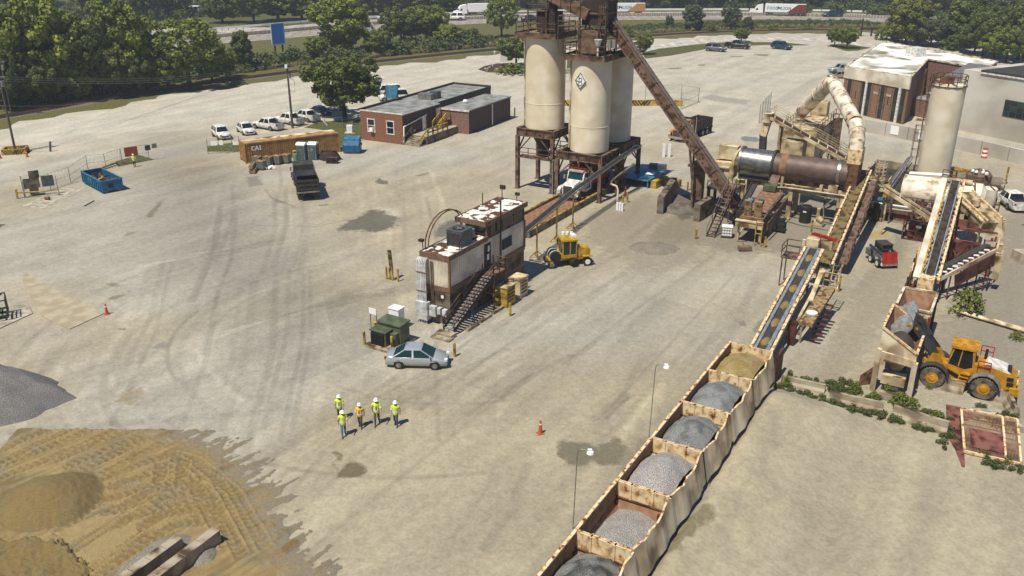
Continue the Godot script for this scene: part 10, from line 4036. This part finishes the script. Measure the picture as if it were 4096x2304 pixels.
func person(label: String,p: Vector3,yaw: float,h: float,step: float,look: Dictionary):
	var t:=thing("person",label,"person",p,yaw,"workers in hard hats")
	t.scale=Vector3.ONE*h/1.75
	var skin_c: Color=look.get("skin",Color(0.42,0.25,0.17))
	var leg: Color=look.get("legs",Color(0.06,0.10,0.19))
	var top: Color=look.get("shirt",Color(0.10,0.11,0.13))
	var shoe:=Color(0.07,0.05,0.035)
	var B:=[]
	B.append([Vector3(0,0.98,0),Vector3(0,1.12,0),0.145,0.13,leg])
	B.append([Vector3(0,1.12,0),Vector3(0,1.34,0.0),0.135,0.155,top])
	B.append([Vector3(-0.13,1.38,0),Vector3(0.13,1.38,0),0.095,0.095,top])
	B.append([Vector3(0,1.42,0),Vector3(0,1.54,-0.01),0.06,0.055,skin_c])
	B.append([Vector3(0,1.58,-0.02),Vector3(0,1.66,-0.01),0.085,0.095,skin_c])
	B.append([Vector3(0,1.565,-0.085),Vector3(0,1.59,-0.108),0.02,0.014,skin_c])
	for s in [-1,1]:
		B.append([Vector3(s*0.09,1.6,0),Vector3(s*0.102,1.62,0.01),0.02,0.02,skin_c])
		var f: float=step*s
		var hip:=Vector3(s*0.09,0.95,0)
		var knee:=Vector3(s*0.10,0.5,-maxf(f,0.0)*0.55+minf(f,0.0)*-0.1 - 0.02)
		var ank:=Vector3(s*0.10,0.09+(0.06 if f < -0.1 else 0.0),-f*0.75)
		B.append([hip,knee,0.095,0.065,leg])
		B.append([knee,ank,0.068,0.045,leg])
		B.append([ank+Vector3(0,-0.04,0.04),ank+Vector3(s*0.02,-0.055,-0.16),0.05,0.04,shoe])
		var sh:=Vector3(s*0.205,1.38,0)
		var el:=Vector3(s*0.265,1.11,f*0.35+0.02)
		var wr:=Vector3(s*0.255,0.88,f*0.75 - 0.06)
		if look.get("fold",false):
			el=Vector3(s*0.27,1.13,0.03)
			wr=Vector3(s*0.12,1.12,-0.2)
		B.append([sh,el,0.062,0.048,top])
		B.append([el,wr,0.045,0.03,skin_c])
		var dir:=(wr - el).normalized()
		var palm:=wr+dir*0.085
		B.append([wr,palm,0.03,0.036,skin_c])
	var st:=blob(B,0.026,B)
	# five fingers on each hand, each a short bent chain rooted in the palm
	st.set_smooth_group(-1)
	st.set_color(skin_c)
	for i in B.size():
		if B[i][3] == 0.036:
			var w: Vector3=B[i][0]
			var pm: Vector3=B[i][1]
			var d:=(pm - w).normalized()
			var sx:=d.cross(Vector3(1,0,0)).normalized()
			for k in 4:
				var r0: Vector3=pm+sx*(k - 1.5)*0.02
				var r1: Vector3=r0+d*[0.038,0.046,0.044,0.034][k]
				cyl(st,r0 - d*0.01,r1,0.0095,0.009,6)
				cyl(st,r1,r1+(d+Vector3(-signf(pm.x)*0.5,0,0)).normalized()*0.034,0.009,0.007,6)
			var th:=w+d*0.03 - sx*0.03
			cyl(st,th,th - sx*0.03+d*0.03,0.011,0.009,6)
			cyl(st,th - sx*0.03+d*0.03,th - sx*0.034+d*0.058,0.009,0.007,6)
	obj("body",st,M.painted,t)
	# hi-vis vest: its own shell, with silver stripes
	var lime: Color=look.get("vest",Color(0.62,0.78,0.03))
	var grey:=Color(0.72,0.72,0.70)
	var Vb:=[]
	Vb.append([Vector3(0,0.92,0),Vector3(0,1.0,0),0.175,0.172,lime])
	Vb.append([Vector3(0,1.0,0),Vector3(0,1.06,0),0.172,0.17,grey])
	Vb.append([Vector3(0,1.06,0),Vector3(0,1.34,0),0.17,0.18,lime])
	Vb.append([Vector3(-0.13,1.375,0),Vector3(0.13,1.375,0),0.115,0.115,lime])
	var paint:=Vb.duplicate()
	for s in [-1,1]:
		var sh:=Vector3(s*0.2,1.38,0)
		var el:=Vector3(s*0.25,1.17,step*s*0.27+0.02)
		Vb.append([sh,el,0.082,0.078,lime])
		paint.append([sh,sh.lerp(el,0.7),0.082,0.078,lime])
		paint.append([sh.lerp(el,0.75),el,0.08,0.082,grey])
		paint.append([Vector3(s*0.095,1.08,-0.15),Vector3(s*0.09,1.38,-0.12),0.028,0.028,grey])
		paint.append([Vector3(s*0.095,1.08,0.15),Vector3(s*0.09,1.38,0.12),0.028,0.028,grey])
	if look.has("front"):
		paint.append([Vector3(0,1.1,-0.16),Vector3(0,1.36,-0.14),0.05,0.04,look.front])
	obj("safety_vest",blob(Vb,0.026,paint),M.painted,t)
	st=S()
	lathe(st,Vector3(0,1.665,-0.01),[Vector2(0.155,0.0),Vector2(0.15,0.02),Vector2(0.128,0.03),Vector2(0.122,0.08),Vector2(0.09,0.125),Vector2(0.0,0.142)],18)
	box(st,Vector3(0,1.672,-0.15),Vector3(0.17,0.016,0.1))
	obj("hard_hat",st,M.plastic_white,t)
	st=S()
	for s in [-1,1]:
		box(st,Vector3(s*0.035,1.61,-0.1),Vector3(0.045,0.022,0.02))
	obj("safety_glasses",st,M.glass,t)

func people():
	var f:=0.12
	person("person in lime vest over a blue shirt front, farther of the left pair",Vector3(-11.03,0,-48.81),PI+f,1.74,0.18,{"front": Color(0.03,0.25,0.32),"legs": Color(0.05,0.05,0.055)})
	person("person in a white hard hat, lime vest and blue jeans, nearest the camera",Vector3(-10.45,0,-46.80),PI+0.3,1.78,0.26,{"legs": Color(0.10,0.17,0.30)})
	person("person in an orange-backed vest and white hard hat, second from the left, walking",Vector3(-9.57,0,-47.84),PI - 0.05,1.70,-0.24,{"vest": Color(0.72,0.46,0.03),"legs": Color(0.04,0.04,0.045),"front": Color(0.30,0.07,0.03)})
	person("person in lime vest and grey trousers striding, one arm out",Vector3(-8.57,0,-48.20),PI+0.1,1.84,0.34,{"legs": Color(0.075,0.07,0.065),"front": Color(0.12,0.11,0.10)})
	person("person in a lime vest and dark jeans at the right end of the group",Vector3(-7.34,0,-48.02),PI - 0.15,1.76,-0.2,{"legs": Color(0.045,0.06,0.10),"front": Color(0.6,0.62,0.4)})
	person("person in a lime vest and dark trousers standing alone at the chain link gate",Vector3(-49.85,0,-113.02),0.6,1.72,0.1,{"legs": Color(0.02,0.025,0.03),"fold": true})
